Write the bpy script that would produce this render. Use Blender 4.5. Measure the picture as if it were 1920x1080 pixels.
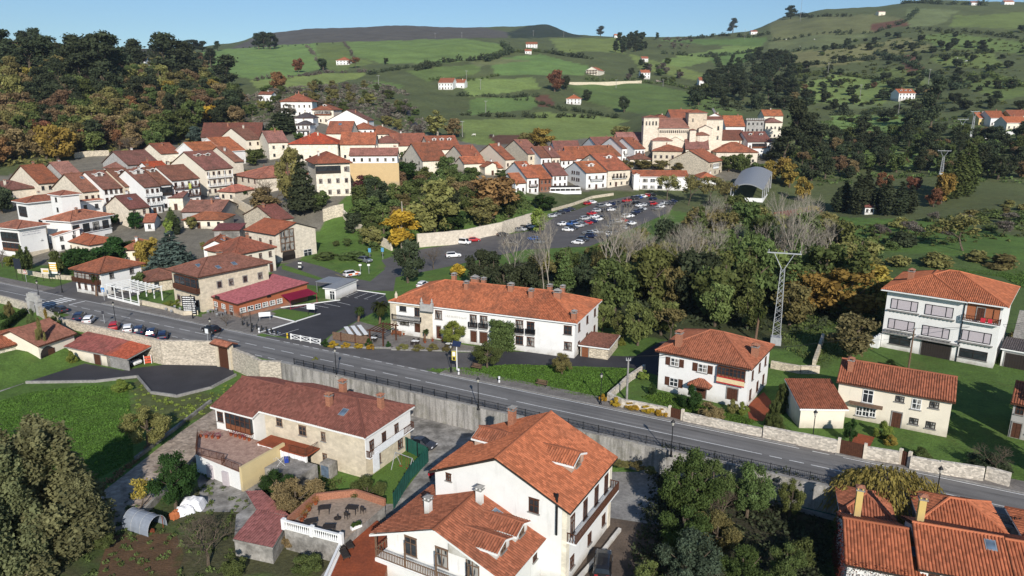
import bpy,math,random
import numpy as np
from mathutils import Vector,Matrix,noise
R=math.radians
for o in list(bpy.data.objects):bpy.data.objects.remove(o)
SC=bpy.context.scene
COL=SC.collection
# --- camera, sky, sun, exposure
PITCH,FPX,CAMZ=R(14.5),1321.0,43.0
cam=bpy.data.cameras.new('camera');cam.sensor_width=36;cam.lens=36*FPX/1920;cam.clip_end=9000;cam.clip_start=1
camo=bpy.data.objects.new('camera',cam);COL.objects.link(camo)
camo.location=(0,0,CAMZ);camo.rotation_euler=(R(90)-PITCH,0,0);SC.camera=camo
SUN_EL,SUN_AZ=R(28),R(170)
W=bpy.data.worlds.new('World');SC.world=W;W.use_nodes=True
wn=W.node_tree.nodes;wl=W.node_tree.links
sky=wn.new('ShaderNodeTexSky');sky.sky_type='NISHITA';sky.sun_disc=False
sky.sun_elevation=SUN_EL;sky.sun_rotation=SUN_AZ;sky.altitude=0;sky.air_density=1.0;sky.dust_density=0.2;sky.ozone_density=1.3
bg=wn['Background'];bg.inputs[1].default_value=0.085
tint=wn.new('ShaderNodeMix');tint.data_type='RGBA';tint.blend_type='MULTIPLY';tint.inputs[0].default_value=1;tint.inputs[7].default_value=(.72,.92,1.12,1)
wl.new(sky.outputs[0],tint.inputs[6]);wl.new(tint.outputs[2],bg.inputs[0])
sl=bpy.data.lights.new('sun','SUN');sl.energy=4.7;sl.angle=R(0.53);sl.color=(1,0.94,0.86)
so=bpy.data.objects.new('sun',sl);COL.objects.link(so)
sdir=Vector((math.sin(SUN_AZ)*math.cos(SUN_EL),math.cos(SUN_AZ)*math.cos(SUN_EL),math.sin(SUN_EL)))
so.rotation_euler=sdir.to_track_quat('Z','Y').to_euler();so.location=(40,-200,150)
SC.view_settings.view_transform='Standard';SC.view_settings.look='None';SC.view_settings.exposure=0.15;SC.view_settings.gamma=1
SC.cycles.max_bounces=4;SC.cycles.diffuse_bounces=2;SC.cycles.glossy_bounces=2;SC.cycles.transmission_bounces=2
SC.cycles.transparent_max_bounces=4;SC.cycles.volume_bounces=0;SC.cycles.caustics_reflective=False;SC.cycles.caustics_refractive=False
RNG=random.Random(7)
SP,CP=math.sin(PITCH),math.cos(PITCH)
# --- survey: where things stand on the land
def slope(py):
 v=(py-540)/FPX
 return(SP+v*CP)/(CP-v*SP)
def adir(px,py):return((px-960)/FPX)/(CP-((py-540)/FPX)*SP)
def atz(px,py,z=0.0):
 Y=(CAMZ-z)/slope(py)
 return Vector((adir(px,py)*Y,Y,z))
def proj(X,Y,Z):
 dz=Z-CAMZ;zc=Y*CP-dz*SP;up=Y*SP+dz*CP
 return 960+FPX*X/zc,540-FPX*up/zc
PROF={-400:"200:470 230:400 265:340 300:290 350:225 420:155 500:110 650:100 900:100 1500:95 2000:95",0:"200:480 225:420 245:385 265:350 300:305 350:240 420:165 500:115 650:104 900:102 1500:98 2000:98",150:"200:482 225:425 245:388 265:355 300:312 350:250 420:180 500:130 650:108 900:100 1500:95 2000:95",300:"200:482 230:420 245:395 265:365 300:325 350:275 420:225 500:180 650:140 850:112 1100:99 1500:92 2000:92",375:"200:481 230:425 260:378 300:330 350:285 420:235 500:195 650:152 850:120 1100:98 1300:90 1700:92 2000:94",450:"200:481 230:435 260:385 285:350 320:315 350:290 420:240 500:205 650:160 850:125 1100:97 1300:86 1700:82 2000:84",525:"200:482 225:440 250:385 300:335 350:285 400:235 450:206 500:190 650:155 850:122 1100:95 1300:83 1700:66 2000:62",600:"200:483 225:445 250:368 300:320 350:282 400:235 450:212 500:197 650:160 850:128 1100:92 1300:78 1700:58 2000:54",680:"200:484 215:455 250:375 280:330 350:290 420:245 500:215 650:172 850:128 1100:88 1300:74 1700:55 2000:52",750:"200:485 220:452 235:425 260:385 300:345 350:312 420:270 500:235 650:180 850:130 1100:86 1300:72 1700:52 2000:48",870:"200:485 225:457 240:425 270:385 320:335 350:316 420:280 500:245 650:190 850:130 1100:82 1300:70 1700:55 2000:52",960:"200:485 230:449 255:425 275:395 320:345 350:322 420:282 500:248 650:195 850:130 1100:88 1300:72 1700:60 2000:50",1020:"200:485 230:450 260:421 290:393 310:370 350:330 420:285 500:250 650:196 850:130 1100:92 1400:72 1800:52 2000:46",1080:"200:485 230:450 260:421 300:388 325:362 360:330 420:290 500:252 650:198 850:138 1100:95 1400:72 1800:66 2000:68",1150:"200:485 230:450 260:421 300:388 330:359 350:335 380:312 420:290 500:255 650:200 850:145 1100:98 1400:70 2000:70",1230:"200:485 230:450 260:421 300:388 330:362 345:340 370:310 385:285 420:255 500:228 650:192 850:145 1100:98 1400:70 2000:72",1300:"200:485 230:450 260:421 300:390 330:362 350:335 375:305 400:272 420:258 500:228 650:190 850:145 1100:102 1400:69 2000:72",1380:"200:485 230:450 260:421 300:390 330:360 350:338 375:310 400:280 420:265 500:235 650:192 850:142 1100:100 1400:60 2000:62",1450:"200:485 230:450 260:421 300:389 330:360 350:338 400:285 450:255 500:238 650:192 850:138 1100:92 1400:45 1600:33 2000:36",1520:"200:485 230:450 260:421 300:389 350:343 400:302 450:275 500:252 650:195 850:130 1100:78 1400:28 1600:18 2000:18",1600:"200:485 230:447 260:418 300:386 350:340 420:295 500:255 650:195 850:130 1100:72 1400:20 1600:14 2000:14",1700:"200:482 230:445 260:415 300:378 350:333 420:285 500:240 650:178 850:112 1100:55 1400:8 1600:0 2000:0",1820:"200:480 230:442 260:410 300:370 350:322 420:270 500:225 650:160 850:98 1100:45 1400:8 1600:4 2000:4",1920:"200:478 230:438 260:405 300:362 350:312 420:258 500:215 650:150 850:92 1100:42 1400:10 1600:5 2000:5",2400:"200:478 230:438 260:405 300:362 350:312 420:258 500:215 650:150 850:92 1100:42 1400:10 1600:5 2000:5"}
def pchip(x,y,q):
 x=np.array(x,float);y=np.array(y,float);h=np.diff(x);d=np.diff(y)/h
 m=np.zeros_like(y);m[0]=d[0];m[-1]=d[-1]
 for i in range(1,len(x)-1):
  if d[i-1]*d[i]>0:
   w1=2*h[i]+h[i-1];w2=h[i]+2*h[i-1];m[i]=(w1+w2)/(w1/d[i-1]+w2/d[i])
 k=np.clip(np.searchsorted(x,q)-1,0,len(h)-1);t=(q-x[k])/h[k]
 return((1+2*t)*(1-t)**2*y[k]+t*(1-t)**2*h[k]*m[k]+t*t*(3-2*t)*y[k+1]+t*t*(t-1)*h[k]*m[k+1])
def py0(Y):return 540+FPX*math.tan(math.atan(CAMZ/Y)-PITCH)
TY=np.exp(np.linspace(math.log(120),math.log(2900),420))
TA=np.array([(p-960)/1338.0 for p in sorted(PROF)])
rows=[]
for p in sorted(PROF):
 kk=[tuple(map(float,s.split(':')))for s in PROF[p].split()]
 xs=[100,120,140,160,178]+[k[0]for k in kk]+[2950]
 ys=[py0(v)for v in xs[:5]]+[k[1]for k in kk]+[kk[-1][1]+140]
 rows.append(pchip(xs,ys,TY))
TP=np.array(rows)
TZ=CAMZ-TY[None,:]*np.array([[slope(v)for v in r]for r in TP])
LTY=np.log(TY)
def tab(A,Y):
 A=np.clip(A,TA[0],TA[-1]);L=np.clip(np.log(np.maximum(Y,121)),LTY[0],LTY[-1]-1e-6)
 i=np.clip(np.searchsorted(TA,A)-1,0,len(TA)-2);u=(A-TA[i])/(TA[i+1]-TA[i]);u=u*u*(3-2*u)*.6+u*.4
 f=(L-LTY[0])/(LTY[1]-LTY[0]);j=np.clip(f.astype(int),0,len(TY)-2);t=f-j
 return((TZ[i,j]*(1-t)+TZ[i,j+1]*t)*(1-u)+(TZ[i+1,j]*(1-t)+TZ[i+1,j+1]*t)*u)
RE=(math.cos(R(-28)),math.sin(R(-28)));RN=(-RE[1],RE[0])
def sw(X,Y):return X*RE[0]+Y*RE[1],X*RN[0]+Y*RN[1]
def ws(s,w,z=0.0):return Vector((s*RE[0]+w*RN[0],s*RE[1]+w*RN[1],z))
ZLOW=-3.5
def sst(x):x=np.clip(x,0,1);return x*x*(3-2*x)
def ground_arr(X,Y):
 X=np.asarray(X,float);Y=np.asarray(Y,float)
 z=np.where(Y>120,tab(X/np.maximum(Y,1),Y),0.0)
 s=X*RE[0]+Y*RE[1];w=X*RN[0]+Y*RN[1]
 z=z*sst((w-94)/10)
 yard=sst((s+137)/8)
 lowz=-0.6+(ZLOW+0.6)*yard
 kx=np.interp(s,[-146,-115,-105,-100,-92,-88],[77.7,78.2,82.9,82.3,80.3,81.7])
 k=np.where(s<-140,sst((81.5-w)/3),np.where(w<kx,1.0,0.0))
 k2=np.where((s>=-140),sst((kx+.62-w)/.3),k)
 return z*(1-k2)+lowz*k2
def gz(X,Y):return float(ground_arr([X],[Y])[0])
def at(px,py,dz=0.0,ymin=150.0,ymax=2400.0):
 """ground point seen at (px,py), or the point dz above the ground"""
 a=adir(px,py);g=slope(py);Ys=np.exp(np.linspace(math.log(ymin),math.log(ymax),1600))
 d=CAMZ-Ys*g-ground_arr(a*Ys,Ys)-dz
 k=np.nonzero(d<0)[0]
 if len(k)==0:Y=ymax
 elif k[0]==0:Y=(CAMZ-dz)/g if g>0 else ymin
 else:
  i=k[0];t=d[i-1]/(d[i-1]-d[i]);Y=Ys[i-1]+(Ys[i]-Ys[i-1])*t
 return Vector((a*Y,Y,CAMZ-Y*g-dz))
 # --- mesh helpers
class MB:
 def __init__(s):s.v=[];s.f=[];s.m=[];s.uv=[]
 def add(s,vs,fs,mi=0,uv=None):
  b=len(s.v);s.v+=[tuple(p)for p in vs]
  for k,f in enumerate(fs):
   s.f.append([b+i for i in f]);s.m.append(mi);s.uv.append(uv[k]if uv else None)
  return s
 def poly(s,pts,mi=0,uv=None):return s.add(pts,[list(range(len(pts)))],mi,[uv]if uv else None)
 def box(s,x,y,z,sx,sy,sz,mi=0,rz=0.0,bev=0.0):
  c,q=math.cos(rz),math.sin(rz);hx,hy=sx/2,sy/2
  def tr(a,b,d):return(x+a*c-b*q,y+a*q+b*c,z+d)
  if bev:
   b=bev;L=[(-hx+b,-hy+b,0),(hx-b,-hy+b,0),(hx-b,hy-b,0),(-hx+b,hy-b,0),(-hx,-hy,b),(hx,-hy,b),(hx,hy,b),(-hx,hy,b),(-hx,-hy,sz-b),(hx,-hy,sz-b),(hx,hy,sz-b),(-hx,hy,sz-b),(-hx+b,-hy+b,sz),(hx-b,-hy+b,sz),(hx-b,hy-b,sz),(-hx+b,hy-b,sz)]
   F=[[3,2,1,0],[12,13,14,15]]
   for k in(0,4,8):
    for i in range(4):F.append([k+i,k+(i+1)%4,k+4+(i+1)%4,k+4+i])
   return s.add([tr(*p)for p in L],F,mi)
  L=[(-hx,-hy,0),(hx,-hy,0),(hx,hy,0),(-hx,hy,0),(-hx,-hy,sz),(hx,-hy,sz),(hx,hy,sz),(-hx,hy,sz)]
  return s.add([tr(*p)for p in L],[[3,2,1,0],[4,5,6,7],[0,1,5,4],[1,2,6,5],[2,3,7,6],[3,0,4,7]],mi)
 def cyl(s,p0,p1,r0,r1=None,n=6,mi=0,caps=True):
  r1=r0 if r1 is None else r1;p0=Vector(p0);p1=Vector(p1);d=p1-p0
  if d.length<1e-6:return s
  q=d.to_track_quat('Z','Y');vs=[]
  for p,r in((p0,r0),(p1,r1)):
   for i in range(n):a=2*math.pi*i/n;vs.append(p+q@Vector((r*math.cos(a),r*math.sin(a),0)))
  fs=[[i,(i+1)%n,n+(i+1)%n,n+i]for i in range(n)]
  if caps:fs+=[list(range(n-1,-1,-1)),list(range(n,2*n))]
  return s.add(vs,fs,mi)
 def prism(s,pts,z0,z1,mi=0,mtop=None):
  n=len(pts);vs=[(p[0],p[1],z0)for p in pts]+[(p[0],p[1],z1)for p in pts]
  s.add(vs,[[i,(i+1)%n,n+(i+1)%n,n+i]for i in range(n)]+[list(range(n-1,-1,-1))],mi)
  return s.add([(p[0],p[1],z1)for p in pts],[list(range(n))],mi if mtop is None else mtop)
 def lathe(s,prof,n=12,mi=0,x=0,y=0):
  vs=[]
  for r,z in prof:
   for i in range(n):a=2*math.pi*i/n;vs.append((x+r*math.cos(a),y+r*math.sin(a),z))
  fs=[[k*n+i,k*n+(i+1)%n,(k+1)*n+(i+1)%n,(k+1)*n+i]for k in range(len(prof)-1)for i in range(n)]
  return s.add(vs,fs,mi)
 def mesh(s,name,mats,smooth=False):
  me=bpy.data.meshes.new(name);me.from_pydata(s.v,[],s.f)
  for m in mats:me.materials.append(m)
  if len(mats)>1:me.polygons.foreach_set('material_index',s.m)
  if any(u is not None for u in s.uv):
   ul=me.uv_layers.new(name='UVMap');fl=[]
   for f,u in zip(s.f,s.uv):
    for i in range(len(f)):fl+=(u[i]if u is not None else(0.5,0.5))
   ul.data.foreach_set('uv',fl)
  if smooth:me.polygons.foreach_set('use_smooth',[True]*len(s.f))
  me.update();return me
 def build(s,name,mats,parent=None,loc=(0,0,0),rz=0.0,color=None,smooth=False):
  if not isinstance(mats,(list,tuple)):mats=[mats]
  return ob(name,s.mesh(name,mats,smooth),parent,loc,rz,color)
def ob(name,me,parent=None,loc=(0,0,0),rz=0.0,color=None,scale=None):
 o=bpy.data.objects.new(name,me);COL.objects.link(o);o.location=loc
 o.rotation_euler=(0,0,rz)if not isinstance(rz,(tuple,list))else rz
 if parent is not None:o.parent=parent
 if color is not None:o.color=(color[0],color[1],color[2],1)
 if scale is not None:o.scale=scale if isinstance(scale,(tuple,list))else(scale,)*3
 return o
def tag(o,label,cat,group=None):
 o['label']=label;o['category']=cat
 if group:o['group']=group
 return o
def thing(name,label,cat,loc=(0,0,0),rz=0.0,group=None):
 return tag(ob(name,None,None,loc,rz),label,cat,group)
def struct(o,kind='structure'):o['kind']=kind;return o
def dup(o,parent=None):
 c=o.copy();COL.objects.link(c)
 if parent is not None:c.parent=parent
 return c
KIDS={}
def dup_tree(root):
 c=root.copy();COL.objects.link(c)
 for ch in KIDS.setdefault(root.name,[k for k in root.children]):
  d=ch.copy();COL.objects.link(d);d.parent=c
  for g in KIDS.setdefault(ch.name,[k for k in ch.children]):
   e=g.copy();COL.objects.link(e);e.parent=d
 return c
 # --- materials (all procedural)
class NT:
 def __init__(s,name):
  s.m=bpy.data.materials.new(name);s.m.use_nodes=True;s.t=s.m.node_tree;s.n=s.t.nodes
  s.b=s.n['Principled BSDF'];s.out=s.n['Material Output'];s.b.inputs['Specular IOR Level'].default_value=0.25
 def new(s,t,**k):
  n=s.n.new('ShaderNode'+t)
  for a,v in k.items():setattr(n,a,v)
  return n
 def ln(s,a,b):s.t.links.new(a,b)
 def val(s,sock,v):
  if hasattr(v,'is_output'):s.ln(v,sock)
  else:sock.default_value=v
 def noise(s,co,scale,detail=3,rough=.55):
  n=s.new('TexNoise');s.ln(co,n.inputs['Vector']);n.inputs['Scale'].default_value=scale
  n.inputs['Detail'].default_value=detail;n.inputs['Roughness'].default_value=rough;return n.outputs[0]
 def rng(s,v,a,b,c,d):
  n=s.new('MapRange');s.val(n.inputs[0],v)
  for i,q in enumerate((a,b,c,d)):s.val(n.inputs[i+1],q)
  return n.outputs[0]
 def math(s,op,a,b=0.0):
  n=s.new('Math',operation=op);s.val(n.inputs[0],a);s.val(n.inputs[1],b);return n.outputs[0]
 def mix(s,f,a,b,mode='MIX'):
  n=s.new('Mix',data_type='RGBA',blend_type=mode);s.val(n.inputs[0],f)
  for i,q in((6,a),(7,b)):
   if hasattr(q,'is_output'):s.ln(q,n.inputs[i])
   else:n.inputs[i].default_value=(*q,1)
  return n.outputs[2]
 def mul(s,col,f):
  n=s.new('VectorMath',operation='SCALE')
  if hasattr(col,'is_output'):s.ln(col,n.inputs[0])
  else:n.inputs[0].default_value=col
  s.val(n.inputs['Scale'],f);return n.outputs[0]
 def scale(s,co,v):
  n=s.new('Mapping');s.ln(co,n.inputs[0]);n.inputs['Scale'].default_value=v;return n.outputs[0]
 def bump(s,h,d,st=.5):
  n=s.new('Bump');s.ln(h,n.inputs['Height']);n.inputs['Distance'].default_value=d;n.inputs['Strength'].default_value=st
  s.ln(n.outputs[0],s.b.inputs['Normal'])
 def ocol(s):return s.new('ObjectInfo').outputs['Color']
 def orand(s):return s.new('ObjectInfo').outputs['Random']
 def co(s,k='Object'):return s.new('TexCoord').outputs[k]
 def fin(s,col,rough=.9,metal=0.0):
  if hasattr(col,'is_output'):s.ln(col,s.b.inputs['Base Color'])
  else:s.b.inputs['Base Color'].default_value=(*col,1)
  s.val(s.b.inputs['Roughness'],rough);s.b.inputs['Metallic'].default_value=metal
  return s.m
def M_simple(name,col,rough=.8,metal=0.,var=.12,sc=3.,use_ocol=False):
 t=NT(name);co=t.co();f=t.rng(t.noise(co,sc),.3,.7,1-var,1+var)
 return t.fin(t.mul(t.ocol()if use_ocol else col,f),rough,metal)
def M_wpos(name,c1,c2,scale,rough=.9,fine=6.,bump=0.0,c3=None):
 """two-colour ground stuff in world metres"""
 t=NT(name);g=t.new('NewGeometry').outputs['Position']
 a=t.noise(g,scale,4);b=t.noise(g,fine,2)
 c=t.mix(t.rng(a,.35,.65,0,1),c1,c2)
 if c3:c=t.mix(t.rng(t.noise(g,scale*.35,3),.55,.72,0,1),c,c3)
 c=t.mul(c,t.rng(b,.25,.75,.75,1.25))
 if bump:t.bump(b,bump)
 return t.fin(c,rough)
def M_roof():
 t=NT('roof_tiles');uv=t.co('UV');sx=t.new('SeparateXYZ');t.ln(uv,sx.inputs[0])
 u=t.math('FLOOR',t.math('DIVIDE',sx.outputs[0],.30));vv=t.math('DIVIDE',sx.outputs[1],.42)
 stag=t.math('MULTIPLY',t.math('MODULO',u,2.0),.5);v=t.math('FLOOR',t.math('ADD',vv,stag))
 cx=t.new('CombineXYZ');t.ln(u,cx.inputs[0]);t.ln(v,cx.inputs[1]);t.ln(t.orand(),cx.inputs[2])
 w=t.new('TexWhiteNoise',noise_dimensions='3D');t.ln(cx.outputs[0],w.inputs[0])
 o=t.co();big=t.noise(o,.35,4,.6);sm=t.noise(o,2.2,4,.65)
 c=t.mul(t.ocol(),t.rng(w.outputs[0],0,1,.72,1.25))
 dk=t.mix(.75,c,(.085,.055,.04));al=t.new('ObjectInfo').outputs['Alpha']
 c=t.mix(t.math('MULTIPLY',t.rng(big,.45,.72,0,1),al),c,dk)
 c=t.mix(t.math('MULTIPLY',t.rng(sm,.62,.78,0,.55),al),c,(.42,.30,.2))
 c=t.mix(t.math('MULTIPLY',t.rng(sm,.40,.26,0,.5),al),c,(.06,.05,.035))
 saw=t.math('SUBTRACT',1.0,t.math('FRACT',t.math('ADD',vv,stag)))
 t.bump(saw,.05,.8);t.b.inputs['Specular IOR Level'].default_value=.15
 return t.fin(c,.85)
def M_plaster():
 t=NT('wall_plaster');o=t.co();n=t.noise(o,.7,5,.65);st=t.noise(t.scale(o,(1.6,1.6,.18)),1.0,4,.6)
 c=t.mul(t.ocol(),t.rng(n,.3,.7,.93,1.03));c=t.mix(t.rng(st,.60,.82,0,.34),c,(.34,.315,.275))
 z=t.new('SeparateXYZ');t.ln(o,z.inputs[0]);c=t.mix(t.math('MULTIPLY',t.rng(z.outputs[2],.1,1.3,.75,0),t.rng(n,.35,.6,.3,1)),c,(.27,.24,.19))
 t.bump(t.noise(o,14,2),.01,.3);return t.fin(c,.92)
def M_stone():
 t=NT('wall_stone');o=t.co();d=t.scale(o,(1.5,1.5,2.6))
 v=t.new('TexVoronoi');t.ln(d,v.inputs['Vector']);v.inputs['Scale'].default_value=1.9
 e=t.new('TexVoronoi',feature='DISTANCE_TO_EDGE');t.ln(d,e.inputs['Vector']);e.inputs['Scale'].default_value=1.9
 g=t.new('SeparateXYZ');t.ln(v.outputs['Color'],g.inputs[0])
 c=t.mul(t.ocol(),t.rng(g.outputs[0],0,1,.62,1.2))
 c=t.mix(t.rng(e.outputs[0],0,.06,.55,0),c,(.50,.44,.36))
 c=t.mix(t.rng(t.noise(o,.5,4,.6),.56,.75,0,.5),c,(.20,.18,.15))
 t.bump(t.rng(e.outputs[0],0,.1,0,1),.06,.5);return t.fin(c,.95)
def M_ashlar():
 t=NT('wall_ashlar');o=t.co();n=t.noise(o,1.1,5,.65);st=t.noise(t.scale(o,(1.2,1.2,.25)),1.0,5,.62)
 v=t.new('TexVoronoi');t.ln(t.scale(o,(1.0,1.0,1.9)),v.inputs['Vector']);v.inputs['Scale'].default_value=1.3
 g=t.new('SeparateXYZ');t.ln(v.outputs['Color'],g.inputs[0])
 c=t.mul(t.mul(t.ocol(),t.rng(n,.3,.7,.82,1.12)),t.rng(g.outputs[0],0,1,.9,1.08))
 c=t.mix(t.rng(st,.58,.80,0,.38),c,(.27,.23,.18));t.bump(n,.05,.4);return t.fin(c,.95)
def M_streak():
 t=NT('wall_streaked');o=t.co();st=t.noise(t.scale(o,(1.3,1.3,.12)),1.0,5,.65);n=t.noise(o,.6,5,.65);f=t.noise(o,5,3,.7)
 c=t.mix(t.rng(st,.42,.66,0,.85),(.40,.38,.35),(.12,.115,.105));c=t.mix(t.rng(n,.5,.7,0,.6),c,(.17,.165,.12));c=t.mul(c,t.rng(f,.25,.75,.75,1.2));t.bump(f,.04,.5);return t.fin(c,.95)
def M_foliage():
 t=NT('foliage');a=t.new('Attribute',attribute_name='var').outputs['Fac'];r=t.orand();oc=t.ocol()
 h=t.new('HueSaturation');t.ln(oc,h.inputs['Color']);t.ln(t.rng(r,0,1,.478,.522),h.inputs['Hue']);t.ln(t.rng(r,0,1,.8,1.25),h.inputs['Value'])
 c=t.mul(h.outputs[0],t.rng(a,0,1,.62,1.75))
 d=t.new('BsdfDiffuse');t.ln(c,d.inputs[0]);tr=t.new('BsdfTranslucent');t.ln(t.mul(c,1.2),tr.inputs[0])
 m=t.new('MixShader');m.inputs[0].default_value=.30;t.ln(d.outputs[0],m.inputs[1]);t.ln(tr.outputs[0],m.inputs[2])
 t.ln(m.outputs[0],t.out.inputs[0]);return t.m
def M_land():
 t=NT('land');c=t.new('Attribute',attribute_name='Col').outputs['Color'];g=t.new('NewGeometry').outputs['Position']
 n1=t.noise(g,.03,5,.65);n2=t.noise(g,.35,4,.7);n3=t.noise(g,2.5,3,.7)
 c=t.mul(c,t.rng(n1,.3,.7,.78,1.2));c=t.mul(c,t.rng(n2,.25,.75,.74,1.28));c=t.mul(c,t.rng(n3,.25,.75,.7,1.3))
 c=t.mix(t.rng(t.noise(g,.11,5,.7),.54,.70,0,.45),c,t.mix(.6,c,(.12,.10,.035)))
 t.bump(n3,.25,.6);return t.fin(c,1.0)
def M_paint():
 t=NT('car_paint');t.b.inputs['Coat Weight'].default_value=.6;t.b.inputs['Coat Roughness'].default_value=.08;t.b.inputs['Specular IOR Level'].default_value=.5
 return t.fin(t.mul(t.ocol(),t.rng(t.noise(t.co(),1.5),.3,.7,.93,1.05)),.35)
def M_glass(name='window_glass',c=(.025,.03,.035),r=.12):
 t=NT(name);t.b.inputs['Specular IOR Level'].default_value=.5;k=t.mul(c,t.rng(t.noise(t.co(),.9,2),.3,.7,.6,1.6))
 if name=='window_glass':k=t.mix(t.math('MULTIPLY',t.math('GREATER_THAN',t.orand(),.58),t.rng(t.noise(t.scale(t.co(),(2.5,1,.4)),1.0,2),.42,.5,0,.8)),k,(.42,.40,.36))
 return t.fin(k,r)
def M_asphalt(name,c,crack=True,scale=1.):
 t=NT(name);g=t.new('NewGeometry').outputs['Position'];f=t.noise(g,7,3,.7);b=t.noise(g,.22*scale,5,.65);l=t.noise(t.scale(g,(.35,.35,.35)),1.0,6,.75)
 k=t.mul(t.mul(c,t.rng(f,.2,.8,.8,1.2)),t.rng(b,.3,.7,.8,1.18))
 k=t.mix(t.rng(l,.56,.72,0,.45),k,t.mul(k,.55));t.bump(f,.02,.3);return t.fin(k,.85)
def M_road(c):
 """worn carriageway: wheel tracks, patches and seams running along the road"""
 t=NT('road_asphalt');g=t.new('NewGeometry').outputs['Position']
 rt=t.new('Mapping');t.ln(g,rt.inputs[0]);rt.inputs['Rotation'].default_value=(0,0,R(28))
 al=t.noise(t.scale(rt.outputs[0],(.02,.9,1)),1.0,4,.6);f=t.noise(g,6,3,.7);b=t.noise(g,.16,5,.65)
 sm=t.noise(t.scale(rt.outputs[0],(.045,1.6,1)),1.0,5,.7)
 k=t.mul(t.mul(c,t.rng(al,.3,.7,.70,1.2)),t.rng(b,.3,.7,.86,1.14));k=t.mul(k,t.rng(f,.2,.8,.85,1.15))
 k=t.mix(t.rng(sm,.57,.66,0,.8),k,t.mul(k,.5));return t.fin(k,.85)
MT=dict(roof=M_roof(),streak=M_streak(),plaster=M_plaster(),stone=M_stone(),ashlar=M_ashlar(),leaf=M_foliage(),land=M_land(),paint=M_paint(),glass=M_glass(),carglass=M_glass('car_glass',(.012,.014,.017),.06),road=M_road((.185,.178,.170)),asphalt=M_asphalt('asphalt_dark',(.048,.047,.052)),asph2=M_asphalt('asphalt_grey',(.115,.108,.105)),paving=M_wpos('paving',(.16,.145,.13),(.22,.20,.18),.8,.95,5.,.02),concrete=M_wpos('concrete',(.30,.29,.27),(.22,.21,.20),.4,.9,3.,.02),concdark=M_wpos('concrete_weathered',(.36,.34,.31),(.16,.15,.135),.55,.95,3.,.04,(.10,.095,.085)),lawn=M_wpos('lawn',(.080,.150,.028),(.105,.175,.032),.25,1.,4.,.12,(.12,.15,.045)),gravel=M_wpos('gravel',(.46,.37,.29),(.27,.215,.17),1.1,1.,2.4,.3,(.16,.12,.085)),soil=M_wpos('soil',(.13,.075,.04),(.09,.055,.03),.6,1.,4.,.15,(.06,.08,.02)),dirt=M_wpos('dirt',(.14,.105,.08),(.09,.07,.055),.5,1.,4.,.08),terra=M_wpos('terracotta',(.30,.075,.03),(.22,.06,.028),.5,.8,4.,.0),slab=M_wpos('brick_paving',(.46,.31,.24),(.33,.21,.165),1.2,.9,4.,.02),line=M_wpos('road_paint',(.78,.78,.76),(.62,.62,.60),.8,.7,5.),yline=M_wpos('yellow_paint',(.55,.42,.05),(.42,.33,.06),.8,.7,5.),wood=M_simple('brown_wood',(.085,.035,.02),.7,0,.25,5),wood2=M_simple('weathered_wood',(.16,.10,.065),.8,0,.3,5),ored=M_simple('red_brown_boards',(.20,.075,.035),.75,0,.25,4),white=M_simple('white_paint',(.80,.80,.78),.6,0,.05),iron=M_simple('black_iron',(.015,.016,.018),.5,0.2,.2),grey=M_simple('grey_metal',(.36,.37,.38),.5,.5,.12),galv=M_simple('galvanised_steel',(.45,.46,.47),.5,.35,.15,1.5),bark=M_simple('bark',(.11,.085,.06),.95,0,.35,4),pale=M_simple('pale_bark',(.30,.265,.215),.9,0,.22,2),dark=M_simple('dark_wood',(.035,.028,.024),.8),green=M_simple('green_sheet',(.02,.10,.075),.55,.1,.2,1.2),rubber=M_simple('rubber',(.012,.012,.013),.85),any=M_simple('painted',(1,1,1),.6,0,.06,2,True),cloth=M_simple('cloth',(1,1,1),.95,0,.08,3,True),blind=M_simple('roller_blind',(.50,.45,.47),.7,0,.05),brick=M_simple('chimney_brick',(.34,.15,.09),.9,0,.3,7),lamp=M_simple('lamp_glass',(.5,.48,.42),.3),skylight=M_glass('skylight_glass',(.10,.14,.19),.1),pool=M_simple('solar_cells',(.02,.03,.07),.25),plank=M_simple('planks',(.32,.25,.19),.85,0,.25,3),plast=M_simple('greenhouse_film',(.24,.27,.32),.35,0,.12,1.2))
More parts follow.
